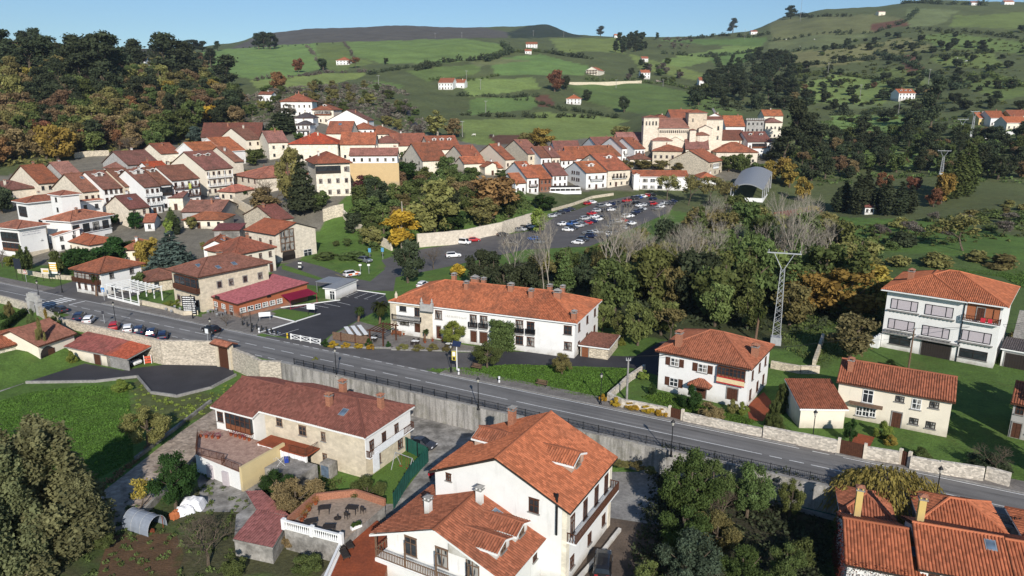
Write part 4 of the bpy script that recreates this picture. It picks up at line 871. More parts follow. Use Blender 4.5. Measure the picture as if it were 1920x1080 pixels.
m=MB();m.box(0,0,0,1.5,.2,.6);m.build('roof_sign',MT['iron'],H.root,(-.6,-9.05,3.0));lettering(H,'F',-.6,3.12,1.2,.4,2,MT['white'],'sign_lettering',7,None,.35)
m=MB();m.box(0,0,0,.9,.15,.5);m.build('roof_sign',MT['iron'],H.root,(7.0,-1.5,3.0),R(90))
REST=H
H=mk('stone_house','stone house with a brown hipped roof and three roof windows behind the restaurant',311,505,370,520,8.0,18.5,0.0)
H.wing(0,0,H.W,18.5,8.0,'hip',21,'B','S','ashlar',fas='wood',base=.4,oh=.8,dirt=.5);H.gallery('F',-3.6,5.2,4.4,7.2,'wood',.6,4);H.balcony('F',-3.8,5.4,4.3,'wood',1.0,1.0,.2)
for v in(-4,-1.2,2.3,6.2):H.win('R',v,4.6,'s',.9,1.3)
H.auto('F1x3s');
for q in((358,493),(408,491),(438,485)):x,y=rp(H,*q,10);H.sky(max(1.5,x),max(-6,min(6,y)),.8,1.1,'R')
H.chim(-4.2,2.5,1.3,.9,.9)
H=mk('corner_house','white and timber house with a brown hipped roof and wooden balcony on the street corner',128,504,186,513,5.7,12,0.0)
H.wing(0,0,H.W,12,5.7,'hip',22,'R','W',fas='wood',base=.4,oh=.8,dirt=.8);H.gallery('F',-4.2,4.2,3.2,5.0,'wood',.5,6);H.balcony('F',-4.6,4.6,3.0,'wood',1.0,.95,.3);H.auto('R2x2d F1x4w')
hs('low stone outhouse with a red-brown hipped roof beside the white pergola',255,514,272,529,2.8,9.0,'hip','B','S','stone','R1x2d',None,20,0,0.0,name='outhouse',cat='outhouse',group=None)
# --- the old town, house by house (eave line as seen, eave height, depth)
HT='hotel blocks at the left'
H=hs('white hotel block whose blank gable carries faint lettering, nearest the road',-20,425,32,430,9.0,9.6,'hip','V','W','plaster','L2x2w',None,18,0,0.3,'white',.9,'hotel_block','hotel',HT)
H.gallery('F',-2.5,H.ww/2-.6,5.2,7.6,'dark',.3,4);H.gallery('F',-2.5,H.ww/2-.6,2.4,4.6,'wood',.3,4);H.win('R',2.2,4.6,'x',.5,.5)
lettering(H,'R',-.4,6.6,5.2,1.3,2,MT['any'],'wall_lettering',2,(.5,.5,.52))
m=MB();p,r=H.face('R',0);m.box(0,-.06,-.5,H.wd,.12,2.3);m.build('stone_base',MT['ashlar'],H.root,(p[0],p[1],0),r,WC['S'])
H=hs('white hotel block with a wide pink-orange hipped roof and a row of balconies',76,412,131,416,8.6,15.5,'hip','V','W','plaster','',None,20,1,1.2,'white',.9,'hotel_block','hotel',HT)
H.balcony('R',-6.6,6.8,4.6,'dark',.35,1.0,.5);[H.win('R',-5.4+i*3.4,4.65,'d',2.2,2.6)for i in range(4)];[H.win('R',-5.4+i*3.4,1.2,'d',1.4,1.6)for i in range(4)]
H=hs('low hotel wing with a small orange roof between the lettered gable and the garden',92,440,100,443,5.2,7.5,'shed','V','W','plaster','R2x2d',None,12,0,0.8,'white',.5,'hotel_wing','hotel',HT)
H=hs('white hotel block with a low hipped roof and deep dark balcony behind the other two',21,377,48,381,8.0,13,'hip','V','W','plaster','R1x2d',None,18,1,None,'white',.9,'hotel_block','hotel',HT);H.gallery('F',-2,2.5,3.5,6.5,'dark',.3,3)
H=hs('white stair tower with a small flat hipped roof rising among the hotel blocks',88,364,112,367,12.5,6.5,'hip','V','W','plaster','F4x1d',None,18,0,None,'white',.6,'stair_tower','hotel',HT)
hs('low white hotel wing to the right of the stair tower',140,378,146,379,7.0,8,'hip','V','W','plaster','R2x2d',None,18,0,None,'white',.5,'hotel_wing','hotel',HT)
hs('low pavilion with a bright orange hipped roof behind the hotel garden trees',104,448,166,460,3.6,9.5,'hip','O','K','plaster','F1x4o',None,20,0,0.4,'wood',.6,'pavilion','pavilion',None)
T=hs
T('small stone house with a hipped brown roof under the left wood, lowest of its cluster',6,357,68,352,5.5,11,'hip','B','C','ashlar','F1x3d',24)
T('tall cream-gabled house with an orange roof at the left end of the old town',72,348,115,338,6.5,14,'gx','R','C','ashlar','F2x3d L2x2d',28)
T('stone house with a lichened roof behind the orange-roofed gable at the left',122,337,158,327,7.0,12,'gx','P','G','ashlar','F2x2d L1x1d',26)
T('end house of the balcony row with a rough cream gable and one chimney',154,361,193,356,7.6,13,'gx','B','C','ashlar','F2x3w L2x1w',25).sky(1,-3)
H=T('row house with a single wide dormer, second in the balcony row',193,357,234,350,8.0,13,'gx','B','W','plaster','F3x4w',25);H.dormer(-.5,-3.4,2.6,1.1,3.0,'F','B')
H=T('row house with a stone front and small hooded dormer in the balcony row',234,352,271,345,8.2,13,'gx','B','S','ashlar','F2x3w',25);H.balcony('F',-3,3,4.4,'wood');H.dormer(0,-3.4,2.2,1.1,3.0,'F','B')
H=T('row house with white balconies on two floors and a broad white dormer',270,352,302,348,9.5,13,'gx','B','W','plaster','F3x3w',25);H.balcony('F',-2.8,2.8,3.4,'white');H.balcony('F',-2.8,2.8,6.4,'white');H.dormer(0,-3.2,3.4,1.3,3.0,'F','B')
H=T('narrow row house with a dark wooden gallery and small white dormer',302,348,323,344,9.0,13,'gx','B','W','plaster','F2x2w',25);H.gallery('F',-1.8,1.8,5.4,8.0,'dark');H.dormer(0,-3.2,1.8,1.1,3.0,'F','B')
H=T('white corner house with dark timber balconies and a flag ending the row',322,340,375,333,9.5,11,'gx','B','W','plaster','R3x2w F3x4w',22);H.balcony('F',-4.8,4.8,3.6,'wood',roofposts=2.5);H.balcony('F',-4.8,4.8,6.6,'wood',roofposts=2.2)
m=MB();m.box(0,0,0,.9,.05,1.9);p,r=H.face('F',.8,1.1);m.build('flag',MT['cloth'],H.root,(p[0],p[1],6.2),r,(.55,.60,.12))
T('long stone barn-like house with a broad brown roof at the foot of the left wood',192,312,232,317,4.5,19,'hip','B','C','ashlar','F1x2d R1x4d',14,20)
T('stone house whose brown roof shows a slate-grey ridge, behind the balcony row',240,315,300,300,6.0,12,'gx','B','G','ashlar','F1x3d',25)
T('low house with a bright red roof behind the broad white dormer',285,322,324,319,6.0,8,'gx',(.45,.09,.04),'W','plaster','F1x3w',20)
T('small house with a pale gable and mossy roof left of the three-storey balcony house',302,292,340,283,5.5,10,'gx','R','K','ashlar','L1x2d F1x2d',30)
H=T('three-storey house with full-width white balconies under a brown roof with two dormers',384,319,438,314,9.8,15,'gx','B','K','plaster','F3x5w L1x2d',18)
for zz in(3.5,6.6):H.balcony('F',-5.2,5.2,zz,'white',roofposts=2.6)
for x in(-2.4,1.6):H.dormer(x,-3.6,2.0,.8,2.6,'F','B','K','hip')
T('house with a plain cream gable tucked behind the three-storey balcony house',440,306,458,300,7.0,14,'gx','B','C','ashlar','L2x2d',35)
T('long low house with a mossy red hipped roof in front of the bare grey tree',435,328,482,335,6.0,17,'hip','V','C','ashlar','F2x4w R1x4w',None,18,1,None)
T('single-storey stone workshop with a drooping orange roof beside the sloping lane',406,353,441,366,3.4,8,'hip','V','C','ashlar','F1x2d',-20)
H=T('square house with a dark red roof and one skylight in front of the balcony row',241,393,282,387,6.0,9,'gx','D','C','ashlar','F2x2w L1x1d',24);H.sky(0,-2.4)
T('small cream annex with a mossy shed roof left of the white corner house',311,369,343,372,4.5,6,'shed','P','K','ashlar','F1x1d',5,14,0)
T('broad low house with a faded red-grey roof beside the bend of the lane',338,398,415,396,3.2,11,'gx','P','G','ashlar','',4,16,1)
T('low workshop with an orange-red roof and a red striped awning below the lane',340,414,420,411,3.0,8,'hip','R','K','plaster','F1x4d',3,18,0)
T('shed with a plum-red sheet roof and rough grey wall left of the museum',398,433,450,430,4.0,7,'shed',(.20,.07,.07),'G','concdark','',4,9,0)
T('small house with an orange roof and two skylights behind the brown hipped roof',377,462,428,462,5.0,10,'gy','O','W','plaster','F1x2d',12).sky(1.5,-1,.8,1.1,'R')
T('house with a two-tone orange roof and white wall between restaurant and museum',438,474,520,468,6.5,9,'hip','R','K','plaster','F2x4w R2x1w',18)
T('tiny white kiosk house with a tiled roof beside the hotel cafe terrace',267,418,290,416,3.0,5,'gx','R','W','plaster','F1x1d',12,20,0)
T('low house with a weathered hipped roof behind the blue conifer and brown tree',224,467,268,470,4.5,9,'hip','V','K','plaster','F1x2d',16,20,1)
H=hs('museum with an orange roof, rough cream gable and a two-storey glazed loggia',455,431,515,441,8.2,14.8,'gx','O','C','ashlar','',None,19,0,0.0,'dark',.5,'museum','museum',None,dirt=.4)
p,r=H.face('R',-3.2);m=MB();m.box(0,-.03,3.0,4.6,.06,6.2,0)
for x in(-2.3,-.8,.8,2.3):m.box(x,-.12,3.0,.16,.2,6.2,1)
for z in(3.0,5.3,6.9,9.1):m.box(0,-.13,z,4.7,.22,.25,1)
m.build('loggia',[MT['glass'],MT['wood2']],H.root,(p[0],p[1],0),r);p,r=H.face('R',-3.0);m=MB();m.box(0,-.02,0,4.4,.05,1.8);m.cyl((0,-.045,1.8),(0,.0,1.8),2.2,2.2,20);m.build('arch_opening',MT['dark'],H.root,(p[0],p[1],0),r)
H.win('R',3.6,0,'x',2.9,2.4,name='gate');H.auto('F2x3w')
T('stone house with a dark red roof and plain stone gable behind the museum',515,411,552,411,5.5,11.5,'gx','D','S','stone','R2x2d',38,21,1)
H=T('tall four-storey stone mansion with an orange hipped roof and long glazed gallery',587,311,661,301,11.8,14,'hip','R','K','ashlar','F3x4s',12,22,1,fas='dark',oh=.9);H.gallery('F',-6.0,2.6,8.4,10.8,'dark',.3,8);H.win('F',5.2,8.7,'d',1.2,1.8)
H=T('row of low dwellings above the ochre-yellow retaining wall',654,294,746,289,10.8,6,'gx','P','W','plaster','',6,20,1);[H.win('F',-H.ww/2+H.ww*(i+.5)/6,8.6,'d',.9,1.2)for i in range(6)]
m=MB();m.box(0,-H.D/2-.3,-3,H.W+.5,1.8,10.9);m.build('ochre_wall',MT['plaster'],H.root,(0,0,0),0,(.58,.42,.22))
H=T('long house with a bright orange-red roof and white eaves band behind the mansion',540,273,634,267,7.5,15,'hip',(.42,.085,.045),'K','ashlar','F1x6d',6,24,2)
T('house with a rough cream gable and mossy roof left of the long orange-red roof',502,264,542,270,7.5,12,'gx','P','K','ashlar','L1x1d F2x2d',20)
T('low house with an orange roof right of the long white eaves band',636,272,704,270,7.0,12,'gx','O','K','ashlar','F1x4d',6)
H=T('big stone house with a ruined plain gable and plain orange slope facing the garden',792,303,841,299,8.2,17,'gx','R','K','ashlar','F1x2d L3x3d',15)
H=T('stone house with three white dormers behind the ruined gable',806,281,866,279,7,15,'gx','R','K','plaster','F1x4d',8,22,0);[H.dormer(-4+i*4,-4.4,2,1,2.6,'F','R')for i in range(3)]
T('house with an ashlar gable and orange roof above the walled garden',870,298,906,293,6.2,13,'gx','R','C','ashlar','L2x1d F2x2d',18)
T('low house with two hooded windows and an orange roof above the walled garden',870,309,912,304,4.2,7,'gx','O','K','plaster','F1x3w',14)
T('small gabled house with a brick-edged window right of the hooded windows',908,312,940,314,4.0,9,'gy','O','K','plaster','F1x1w',10)
T('tall house with a smooth cream gable and orange roof with a long dormer',948,301,967,297,8.2,16,'gx','R','C','plaster','F2x2w L1x1d',24)
T('tiny house with a steep orange roof beside the smooth cream gable',934,316,948,314,4.0,6,'gx','O','K','plaster','F1x1w',15)
T('stone house with a grey gable and brown roof in the middle of the street row',990,291,1016,286,7.5,16,'gx','B','S','ashlar','F2x2w L1x1d',20)
H=T('house with a white dormer chimney and timber balcony in the street row',1014,297,1035,294,7.0,12,'gx','B','W','plaster','F2x2w',14);H.balcony('F',-2,2,3.6,'wood')
H=T('house with a stone ground floor and white balcony in the street row',1035,296,1052,294,7.5,12,'gx','B','C','ashlar','F2x2d',14);H.balcony('F',-1.6,1.6,3.8,'dark')
T('house with a bright orange roof and dark eaves right of the street row',1052,303,1082,298,6.0,10,'gx','O','W','plaster','F2x3w',12)
T('broad house with an orange roof and white chimney behind the street row',1062,293,1120,301,6.5,13,'gx','O','W','plaster','F1x4w',4)
T('house with brown roof and white dormers at the back of the street row',1040,284,1090,282,6.5,12,'gx','B','W','plaster','F1x4w',6)
H=T('white timber-framed house with an orange roof at the end of the walled garden',988,335,1012,332,7.2,15,'gx','O','W','plaster','F2x2w',14);H.balcony('F',-2,2,3.4,'wood');H.dormer(0,-4,2,.9,2.4,'F','O')
T('narrow house with a brown timber front and orange roof beside the timber-framed house',1012,338,1036,333,6.0,13,'gx','O',(.25,.10,.06),'plaster','F2x3w',14)
T('lower white wing with an orange roof left of the timber-framed house',966,345,988,342,4.5,9,'gx','O','W','plaster','F1x2w',14,20,0)
T('white house with a dark brown roof and small porch between orange roofs',1036,331,1066,327,6.0,12,'gx','B','W','plaster','F2x3w',12)
H=T('large white house with a broad blank gable, four windows and two orange-roofed fronts',1099,326,1140,321,7.8,21,'gx','O','W','plaster','F2x3w',14,23,1)
for v in(-2.5,-.6,1.8,3.6):H.win('L',v,6.5,'w',1.1,1.3);H.win('L',v,3.4,'w',1.1,1.3)
H.balcony('F',-3.4,3.4,4.0,'dark');H.dormer(0,-5,3.2,1.1,3.0,'F','O')
H=T('stone-fronted house with white upper floor and dark balconies next to the broad white gable',1140,321,1184,317,7.8,19,'gx','O','C','ashlar','F1x4d',14,23,0);H.balcony('F',-4,4,4.0,'dark',doors=4);H.dormer(1,-5,3.2,1.1,3.0,'F','O')
H=T('long white school with a low orange roof and wide grid windows',1187,328,1292,335,6.4,13,'gx','O','W','plaster','',-3,20,0,fas='white',name='school',cat='school',group=None)
for i in range(5):
 for z in(.8,3.9):H.win('F',-H.ww/2+2.0+i*3.5,z,'d' if i%2 else 'x',2.3,1.5)
H.wing(-H.W/2+1.6,-.4,3.2,15,7.4,'gy',22,'O','W',oh=.3,wall='end_wall')
T('small block with a bright orange roof half hidden by trees right of the school',1312,335,1346,333,5.5,10,'hip','O','W','plaster','F1x3w',-3)
H=T('stone house with a wide rubble gable and white glazed front before the church',1330,306,1357,299,7.0,22,'gx','R','S','stone','F2x3w',38,20,1);H.gallery('F',-3.2,3.2,3.6,5.9,'white',.4)
H=T('big square stone palace with a brown hipped roof and rows of windows below the church',1222,281,1280,286,9.0,17,'hip','R','S','ashlar','F2x5s R2x4d L2x3s',-14,18,1)
T('stone house with a long brown hipped roof behind trees right of the palace',1342,284,1423,287,6.0,14,'hip','R','C','ashlar','F1x5d',-4,20,1)
T('house with a grassy brown roof between the palace and the dark round tree',1285,277,1330,283,6.0,15,'gx','B','K','ashlar','F1x3d',-10)
H=T('white house with dark balconies and a brown roof at the head of the street',1167,280,1190,276,7.5,13,'gx','B','W','plaster','F2x3w',16);H.balcony('F',-2.4,2.4,3.8,'dark')
H=T('white house with a mossy roof right of the dark-balconied house at the street head',1190,281,1211,277,7.0,13,'gx','R','W','plaster','F2x3w',16);H.balcony('F',-2.2,2.2,3.6,'dark')
T('row house with a long brown roof at the back left of the church',1120,276,1165,274,6.5,12,'gx','B','W','plaster','F1x5w',8)
T('house with an orange roof and white dormers above the broad white gable',1108,296,1166,290,6.0,12,'gx','R','W','plaster','F1x5w',8)
T('low house with a red-brown hipped roof between palace and dark balconies',1180,297,1222,300,4.5,9,'hip','B','C','ashlar','F1x3d',-2)
T('long house with a faded red roof in front of the bell tower',1160,264,1232,266,6.0,11,'gx','P','C','ashlar','F1x6d',4)
T('house with a dark slate side and red roof right of the apse',1347,263,1402,262,7.0,12,'gx','D','K','plaster','F1x5w',4)
H=T('house with brown gallery and two white dormers under a red roof beside the church',1402,267,1448,265,8.5,12,'gx','D','W','plaster','F2x5w',4);H.gallery('F',-4,4,5.2,7.6,'wood');[H.dormer(-3+6*i,-3.6,1.6,.9,2.4,'F','D')for i in(0,1)]
H=T('white house with a pale gable and blue-grey side right of the church tower',1360,236,1398,238,8.5,14,'gx','O','W','plaster','F2x5d',-6)
T('white gabled house with three windows behind the church tower',1328,219,1352,216,6.5,12,'gy','O','W','plaster','F2x3d',-18)
H=T('grey stone tower house with battlements right of the church',1400,224,1434,227,11,13,'flat','G','G','stone','F3x4d',-10,0,0,name='tower_house');m=MB();rr=random.Random(2)
for i in range(9):m.box(-H.ww/2+H.ww*i/8,-H.wd/2+.3,11,.9,.6,1.2);m.box(H.ww/2-.3,-H.wd/2+H.wd*i/8,11,.6,.9,1.2)
m.build('battlements',MT['stone'],H.root,(0,0,0),0,WC['G'])
T('cream palace with a red-brown hipped roof behind the battlemented tower',1434,231,1468,228,9.5,12,'hip','P','K','plaster','F2x4d',-8)
T('house with an orange roof above the battlemented tower house',1432,219,1470,216,6.5,10,'gx','O','K','plaster','F1x4d',-4)
T('house with a long red roof behind the church nave',1258,221,1306,221,6.5,12,'gx','R','C','ashlar','F1x5d',0)
T('house with an orange hipped roof behind the bell tower',1232,221,1252,219,6.5,12,'hip','R','C','ashlar','F1x2d',0)
T('house with a rough stone gable and mossy red roof at the top of the lane',376,262,490,252,6.5,16,'gx','D','G','ashlar','F1x4d',14,22,3)
H=T('gabled house with an orange-brown roof and dark porch below the rough stone gable',461,263,492,260,7.2,22,'gx','B','K','plaster','F2x2w',30,20,1);H.win('L',-4,6.4,'w',1.2,1.8);H.win('L',4,4.2,'w',.9,1.2)
T('house with an orange roof and white rake edge left of the dark porch',420,285,462,281,6.5,14,'gx','O','W','plaster','F1x3w',28,20,0,fas='white')
T('house with an orange roof and white rake edge above the three-storey balcony house',372,292,430,286,6.5,12,'gx','O','W','plaster','F1x3w',28,20,0,fas='white')
H=T('pink and white villa with a hipped roof and many chimneys highest in the town',524,190,586,191,8.5,14,'hip','R','W','plaster','F2x6w L2x3w',6,22,4)
H=T('house with a hooded roof dormer and timber gallery right of the highest villa',583,206,626,206,7.5,12,'hip','R','K','ashlar','F2x4w',-4,24,0);H.gallery('F',-4.5,4.5,4.6,6.8,'wood');H.dormer(0,-4,1.8,.8,2,'F','R')
T('white house with a slate-grey roof left of the hooded dormer',550,220,588,222,7.0,11,'hip','G','W','plaster','F1x4w',4)
H=T('small house with a dark slate roof and open timber gallery above the long red roof',553,234,582,234,6.0,9,'hip','G','W','plaster','F2x3w',2);H.balcony('F',-3.2,3.2,3.0,'wood')
T('house with a wide white gable and chimney upright on its ridge',612,224,690,228,6.5,13,'gy','B','W','plaster','F1x3d',-6)
H=T('stone house with a plain steep roof and one large roof window',610,250,658,251,6.5,14,'gx','R','K','ashlar','F1x2d',2);H.sky(-.5,-3,1.4,1.8)
T('house with an orange hipped roof and white gallery in the upper town',655,242,702,242,6.5,10,'hip','R','W','plaster','F2x4w',2)
T('long house with an orange-brown hipped roof and a band of small windows',676,252,738,251,6.5,12,'hip','R','K','ashlar','F2x7d',0)
T('low house with a weathered brown roof below the band of small windows',696,268,748,268,6.0,10,'hip','B','K','ashlar','F1x4d',0)
T('house with a plain orange roof, upper one of the pair left of the dormered roof',738,276,806,270,6.5,14,'gx','R','K','ashlar','F1x4d',8)
T('low red-tiled house on the slope above the highest villa',483,176,510,178,5.0,9,'gx','R','W','plaster','F1x4w',-4,group=None)
# --- the collegiate church
L,Rr,z=corners(1234,239,1293,242,12.0,None,-3);H=House('church','Romanesque stone church with an arcaded gallery, square bell tower and crossing tower','church',L,Rr,15.0,z)
H.wing(0,4,H.W,23,12.0,'gx',24,'P','C','ashlar',fas='tan',base=4,oh=.4,wall='nave');n=15
m=MB()
for i in range(n):u=-H.ww/2+.9+i*(H.ww-1.8)/(n-1);m.box(u,-.02,0,.62,.05,1.3);m.cyl((u,-.045,1.3),(u,0,1.3),.31,.31,10)
p,r=H.face('F',0);m.build('arcade',MT['dark'],H.root,(p[0],p[1],9.4),r)
m=MB();m.box(0,-.05,-.5,H.ww,.25,.5);m.box(0,-.02,-.9,H.ww,.1,.25);m.build('string_course',MT['ashlar'],H.root,(p[0],p[1],9.2),r,WC['C'])
m=MB();m.box(1.0,-1.0,-9,9.5,2.0,14.0,0);m.poly([(-3.75,-2.01,5),(5.75,-2.01,5),(1.0,-2.01,7.4)],0);m.add([(-4.1,-2.3,4.9),(1,-2.3,7.6),(1,.1,7.6),(-4.1,.1,4.9),(6.1,-2.3,4.9),(6.1,.1,4.9)],[[0,1,2,3],[1,4,5,2]],0)
for k,rr_ in enumerate((2.9,2.4,1.9)):m.cyl((1,-2.05-.06*(2-k),1.2),(1,-1.9,1.2),rr_,rr_,24,0 if k<2 else 0)
m.cyl((1,-2.22,1.2),(1,-1.9,1.2),1.35,1.35,20,1);m.box(1,-2.1,-3,2.7,.25,4.2,1)
m.build('portal',[MT['ashlar'],MT['dark']],H.root,(p[0],p[1],0),r,WC['C'])
H.wing(-H.W/2-3.6,-2.5,8.6,8.6,17.5,'hip',16,'B','C','ashlar',fas='tan',base=4,oh=.25,wall='bell_tower')
for f in 'FRL':
 for u in(-2.6,-.9,.9,2.6):H.win(f,u,13.6,'d',.8,2.0,name='belfry_opening')
H.wing(H.W/2+4.5,0,10.5,10.5,20.0,'hip',18,'R',(.60,.50,.38),'ashlar',fas='tan',base=4,oh=.4,wall='crossing_tower')
H.win('F',-2.5,15.5,'d',.6,1.6);H.wing(H.W/2+13,1,11,12,16.5,'gx',14,'B','Y' if False else 'C','ashlar',fas='tan',base=4,oh=.3,wall='transept');[H.win('F',u,z_,'d',1.0,2.0)for u in(2.8,)for z_ in(6,11)]
H.wing(-H.W/2+2.0,-9,11,7,5.6,'hip',24,'P','C','ashlar',fas='tan',base=4,oh=.3,wall='porch')
H.wing(H.W/2+1.4,-8.5,3.6,4,11,'hip',20,'B','C','ashlar',fas='tan',base=4,oh=.2,wall='stair_turret')
m=MB();A=[(4.2*math.cos(math.pi+math.pi*i/10),4.2*math.sin(math.pi+math.pi*i/10))for i in range(11)];m.prism(A,-5,8.5,0);ap=m.build('apse',MT['ashlar'],H.root,(H.W/2+6.5,-6.5,0),0,WC['C'])
q=MB();B=[(4.7*math.cos(math.pi+math.pi*i/10),4.7*math.sin(math.pi+math.pi*i/10),8.4)for i in range(11)];q.add(B+[(0,0,10.8)],[[i,i+1,11]for i in range(10)],0,[[(0,0),(1.4,0),(.7,5)]]*10);o=q.build('apse_roof',MT['roof'],ap);o.color=(*RO['B'],.7)
H.wing(H.W/2+8.5,-5.5,7.5,5,12.0,'gy',24,'B','C','ashlar',fas='tan',base=4,oh=.2,wall='chapel')
# --- vaulted sports canopy
L,Rr,z=corners(1370,347,1431,361,5.5,None,-26);t=thing('sports_hall','open sports hall under a curved grey metal vault above a low white wall','sports hall',((L.x+Rr.x)/2,(L.y+Rr.y)/2,z),math.atan2((Rr-L).y,(Rr-L).x))
WD=(Rr-L).length;DP=30;m=MB();ns=14;top=[(-WD/2+WD*i/ns,5.5+2.3*math.sin(math.pi*i/ns))for i in range(ns+1)];th=.18
V=[(x,0,z_)for x,z_ in top]+[(x,DP,z_+5.2)for x,z_ in top];k=ns+1
m.add(V,[[i,i+1,k+i+1,k+i]for i in range(ns)],0);m.add([(x,y,z_-th)for x,y,z_ in V],[[k+i,k+i+1,i+1,i]for i in range(ns)],0);m.add([V[i]for i in range(k)]+[(x,0,z_-.5)for x,z_ in top],[[i,k+i,k+i+1,i+1]for i in range(ns)],0)
m.build('vault',MT['grey'],t,smooth=False);m=MB();m.box(0,.2,-1,WD,.25,2.6);m.box(WD/2,DP/2,-1,.25,DP,2.6);m.box(-WD/2,DP/2,-1,.25,DP,2.6);m.build('low_wall',MT['white'],t)
m=MB();m.box(0,DP-.2,-1,WD,.3,11);m.build('back_wall',MT['concdark'],t)
for i in range(5):
 for sx in(-1,1):q=MB();q.box(sx*(WD/2-.25),.6+i*(DP-1.2)/4,-1,.35,.35,6.2+1.2*i);q.build('column',MT['galv'],t)
L,Rr,z=corners(1032,353,1088,350,3.0,None,6);t=thing('terrace_awning','white open terrace canopy with a dark roof edge beside the old street','canopy',((L.x+Rr.x)/2,(L.y+Rr.y)/2,z),math.atan2((Rr-L).y,(Rr-L).x));WD=(Rr-L).length
m=MB();m.box(0,3,3.0,WD,6,.2);m.build('roof',MT['dark'],t);m=MB();m.box(0,-.3,0,WD+1,.15,1.5);m.box(0,.05,2.4,WD,.1,.6);m.build('white_screen',MT['white'],t)
for i in range(7):q=MB();q.box(-WD/2+WD*i/6,0,0,.18,.18,3.0);q.build('post',MT['white'],t)
# --- farms and villas on the slopes
FH='farmhouses on the far slopes'
def far(label,xl,yl,xr,yr,h,D,roof,rc,wc,wins,rot=0,pitch=22,chim=1):D*=1.4;h*=.85;pitch=28 if pitch==22 else pitch;return hs(label,xl,yl,xr,yr,h,D,roof,rc,wc,'plaster',wins,rot,pitch,chim,None,'white',.5,'farmhouse','house',FH,.3)
far('small white farmhouse with a stepped roof alone in the upper left meadows',629,113,655,114,6,12,'hip','R','W','F2x4d',-6)
far('white farmhouse with a dull orange roof beside the lane in the middle meadows',821,155,849,156,7.5,13,'gx','R','W','F2x5d',-10)
far('low barn with a rust roof attached right of the white farmhouse in the middle meadows',849,155,871,156,6,10,'gx','R','W','F1x2d',-10)
H=far('large chalet with two timber balconies under a wide cream gable on the hillside',1098,130,1121,134,7.0,22,'gy','O','K','F3x4w',-22)
for zz in(3,5.6):H.balcony('F',-6,6,zz,'wood')
H=far('villa with white gallery, orange roof and a yellow-kerbed ramp in the meadow',1061,184,1090,187,5.5,11,'hip','O','W','F2x4w',-8)
far('small white farmhouse with a red roof and glazed gallery right of the chalet',1202,137,1220,136,7,9,'gx','O','W','F2x3w',4)
far('farmhouse with an orange roof among trees near the skyline',986,83,1008,83,6,10,'gx','R','W','F2x4d',0)
far('small cottage with a red roof just below the farmhouse near the skyline',984,96,997,96,4,8,'gx','R','W','F1x2d',0)
far('white cottage beside the lone tree on the skyline',1152,67,1166,66,5,8,'gx','O','W','F1x3d',4)
far('small white house below the dark pine wood in the valley',1203,110,1216,110,5,8,'gx','R','W','F1x3d',0)
far('long house with a rust roof at the foot of the dark wooded spur',1311,150,1350,152,6,10,'gx','R','W','F1x6d',-4)
H=far('white house with an orange roof and three dormers on the right hillside',1686,175,1718,175,6,10,'gx','O','W','F2x5d',2)
[H.dormer(-4+4*i,-3.4,1.6,.9,2.2,'F','O')for i in range(3)]
far('pale barn alone high on the right hillside',1648,22,1661,22,7,9,'gx','B','K','F1x1d',0,14,0)
far('house with a yellow wall and orange roof at the right edge of the hamlet',1836,222,1858,222,5.5,10,'gx','O',(.70,.55,.25),'F1x3d',-3)
far('house with a white wall and orange roof in the hamlet at the right edge',1858,223,1890,220,6,12,'gx','R','W','F1x4d',-3)
far('house with a cream gable in the hamlet at the right edge, nearest its wall',1888,232,1930,229,5,10,'gx','O','K','F1x4d',-3)
far('house with a terracotta roof at the far right edge of the hamlet',1896,219,1940,217,6,10,'gx','R','Y','F1x4d',-3)
far('white house half hidden among the trees on top of the left wood',252,113,272,113,7,9,'gx','R','W','F2x3d',0)
far('second white house among the trees on top of the left wood, nearer the meadow',356,116,369,117,6,8,'gx','R','W','F1x2d',0)
far('white house on the skyline at the top right corner',1884,4,1903,3,6,9,'gx','O','W','F1x3d',0)
far('low white house on the crest at the top right between trees',1822,5,1838,5,5,8,'gx','R','W','F1x3d',0)
far('small white house on the skyline crest right of the lone tree',1408,60,1421,59,5,7,'gx','R','W','F1x2d',0)
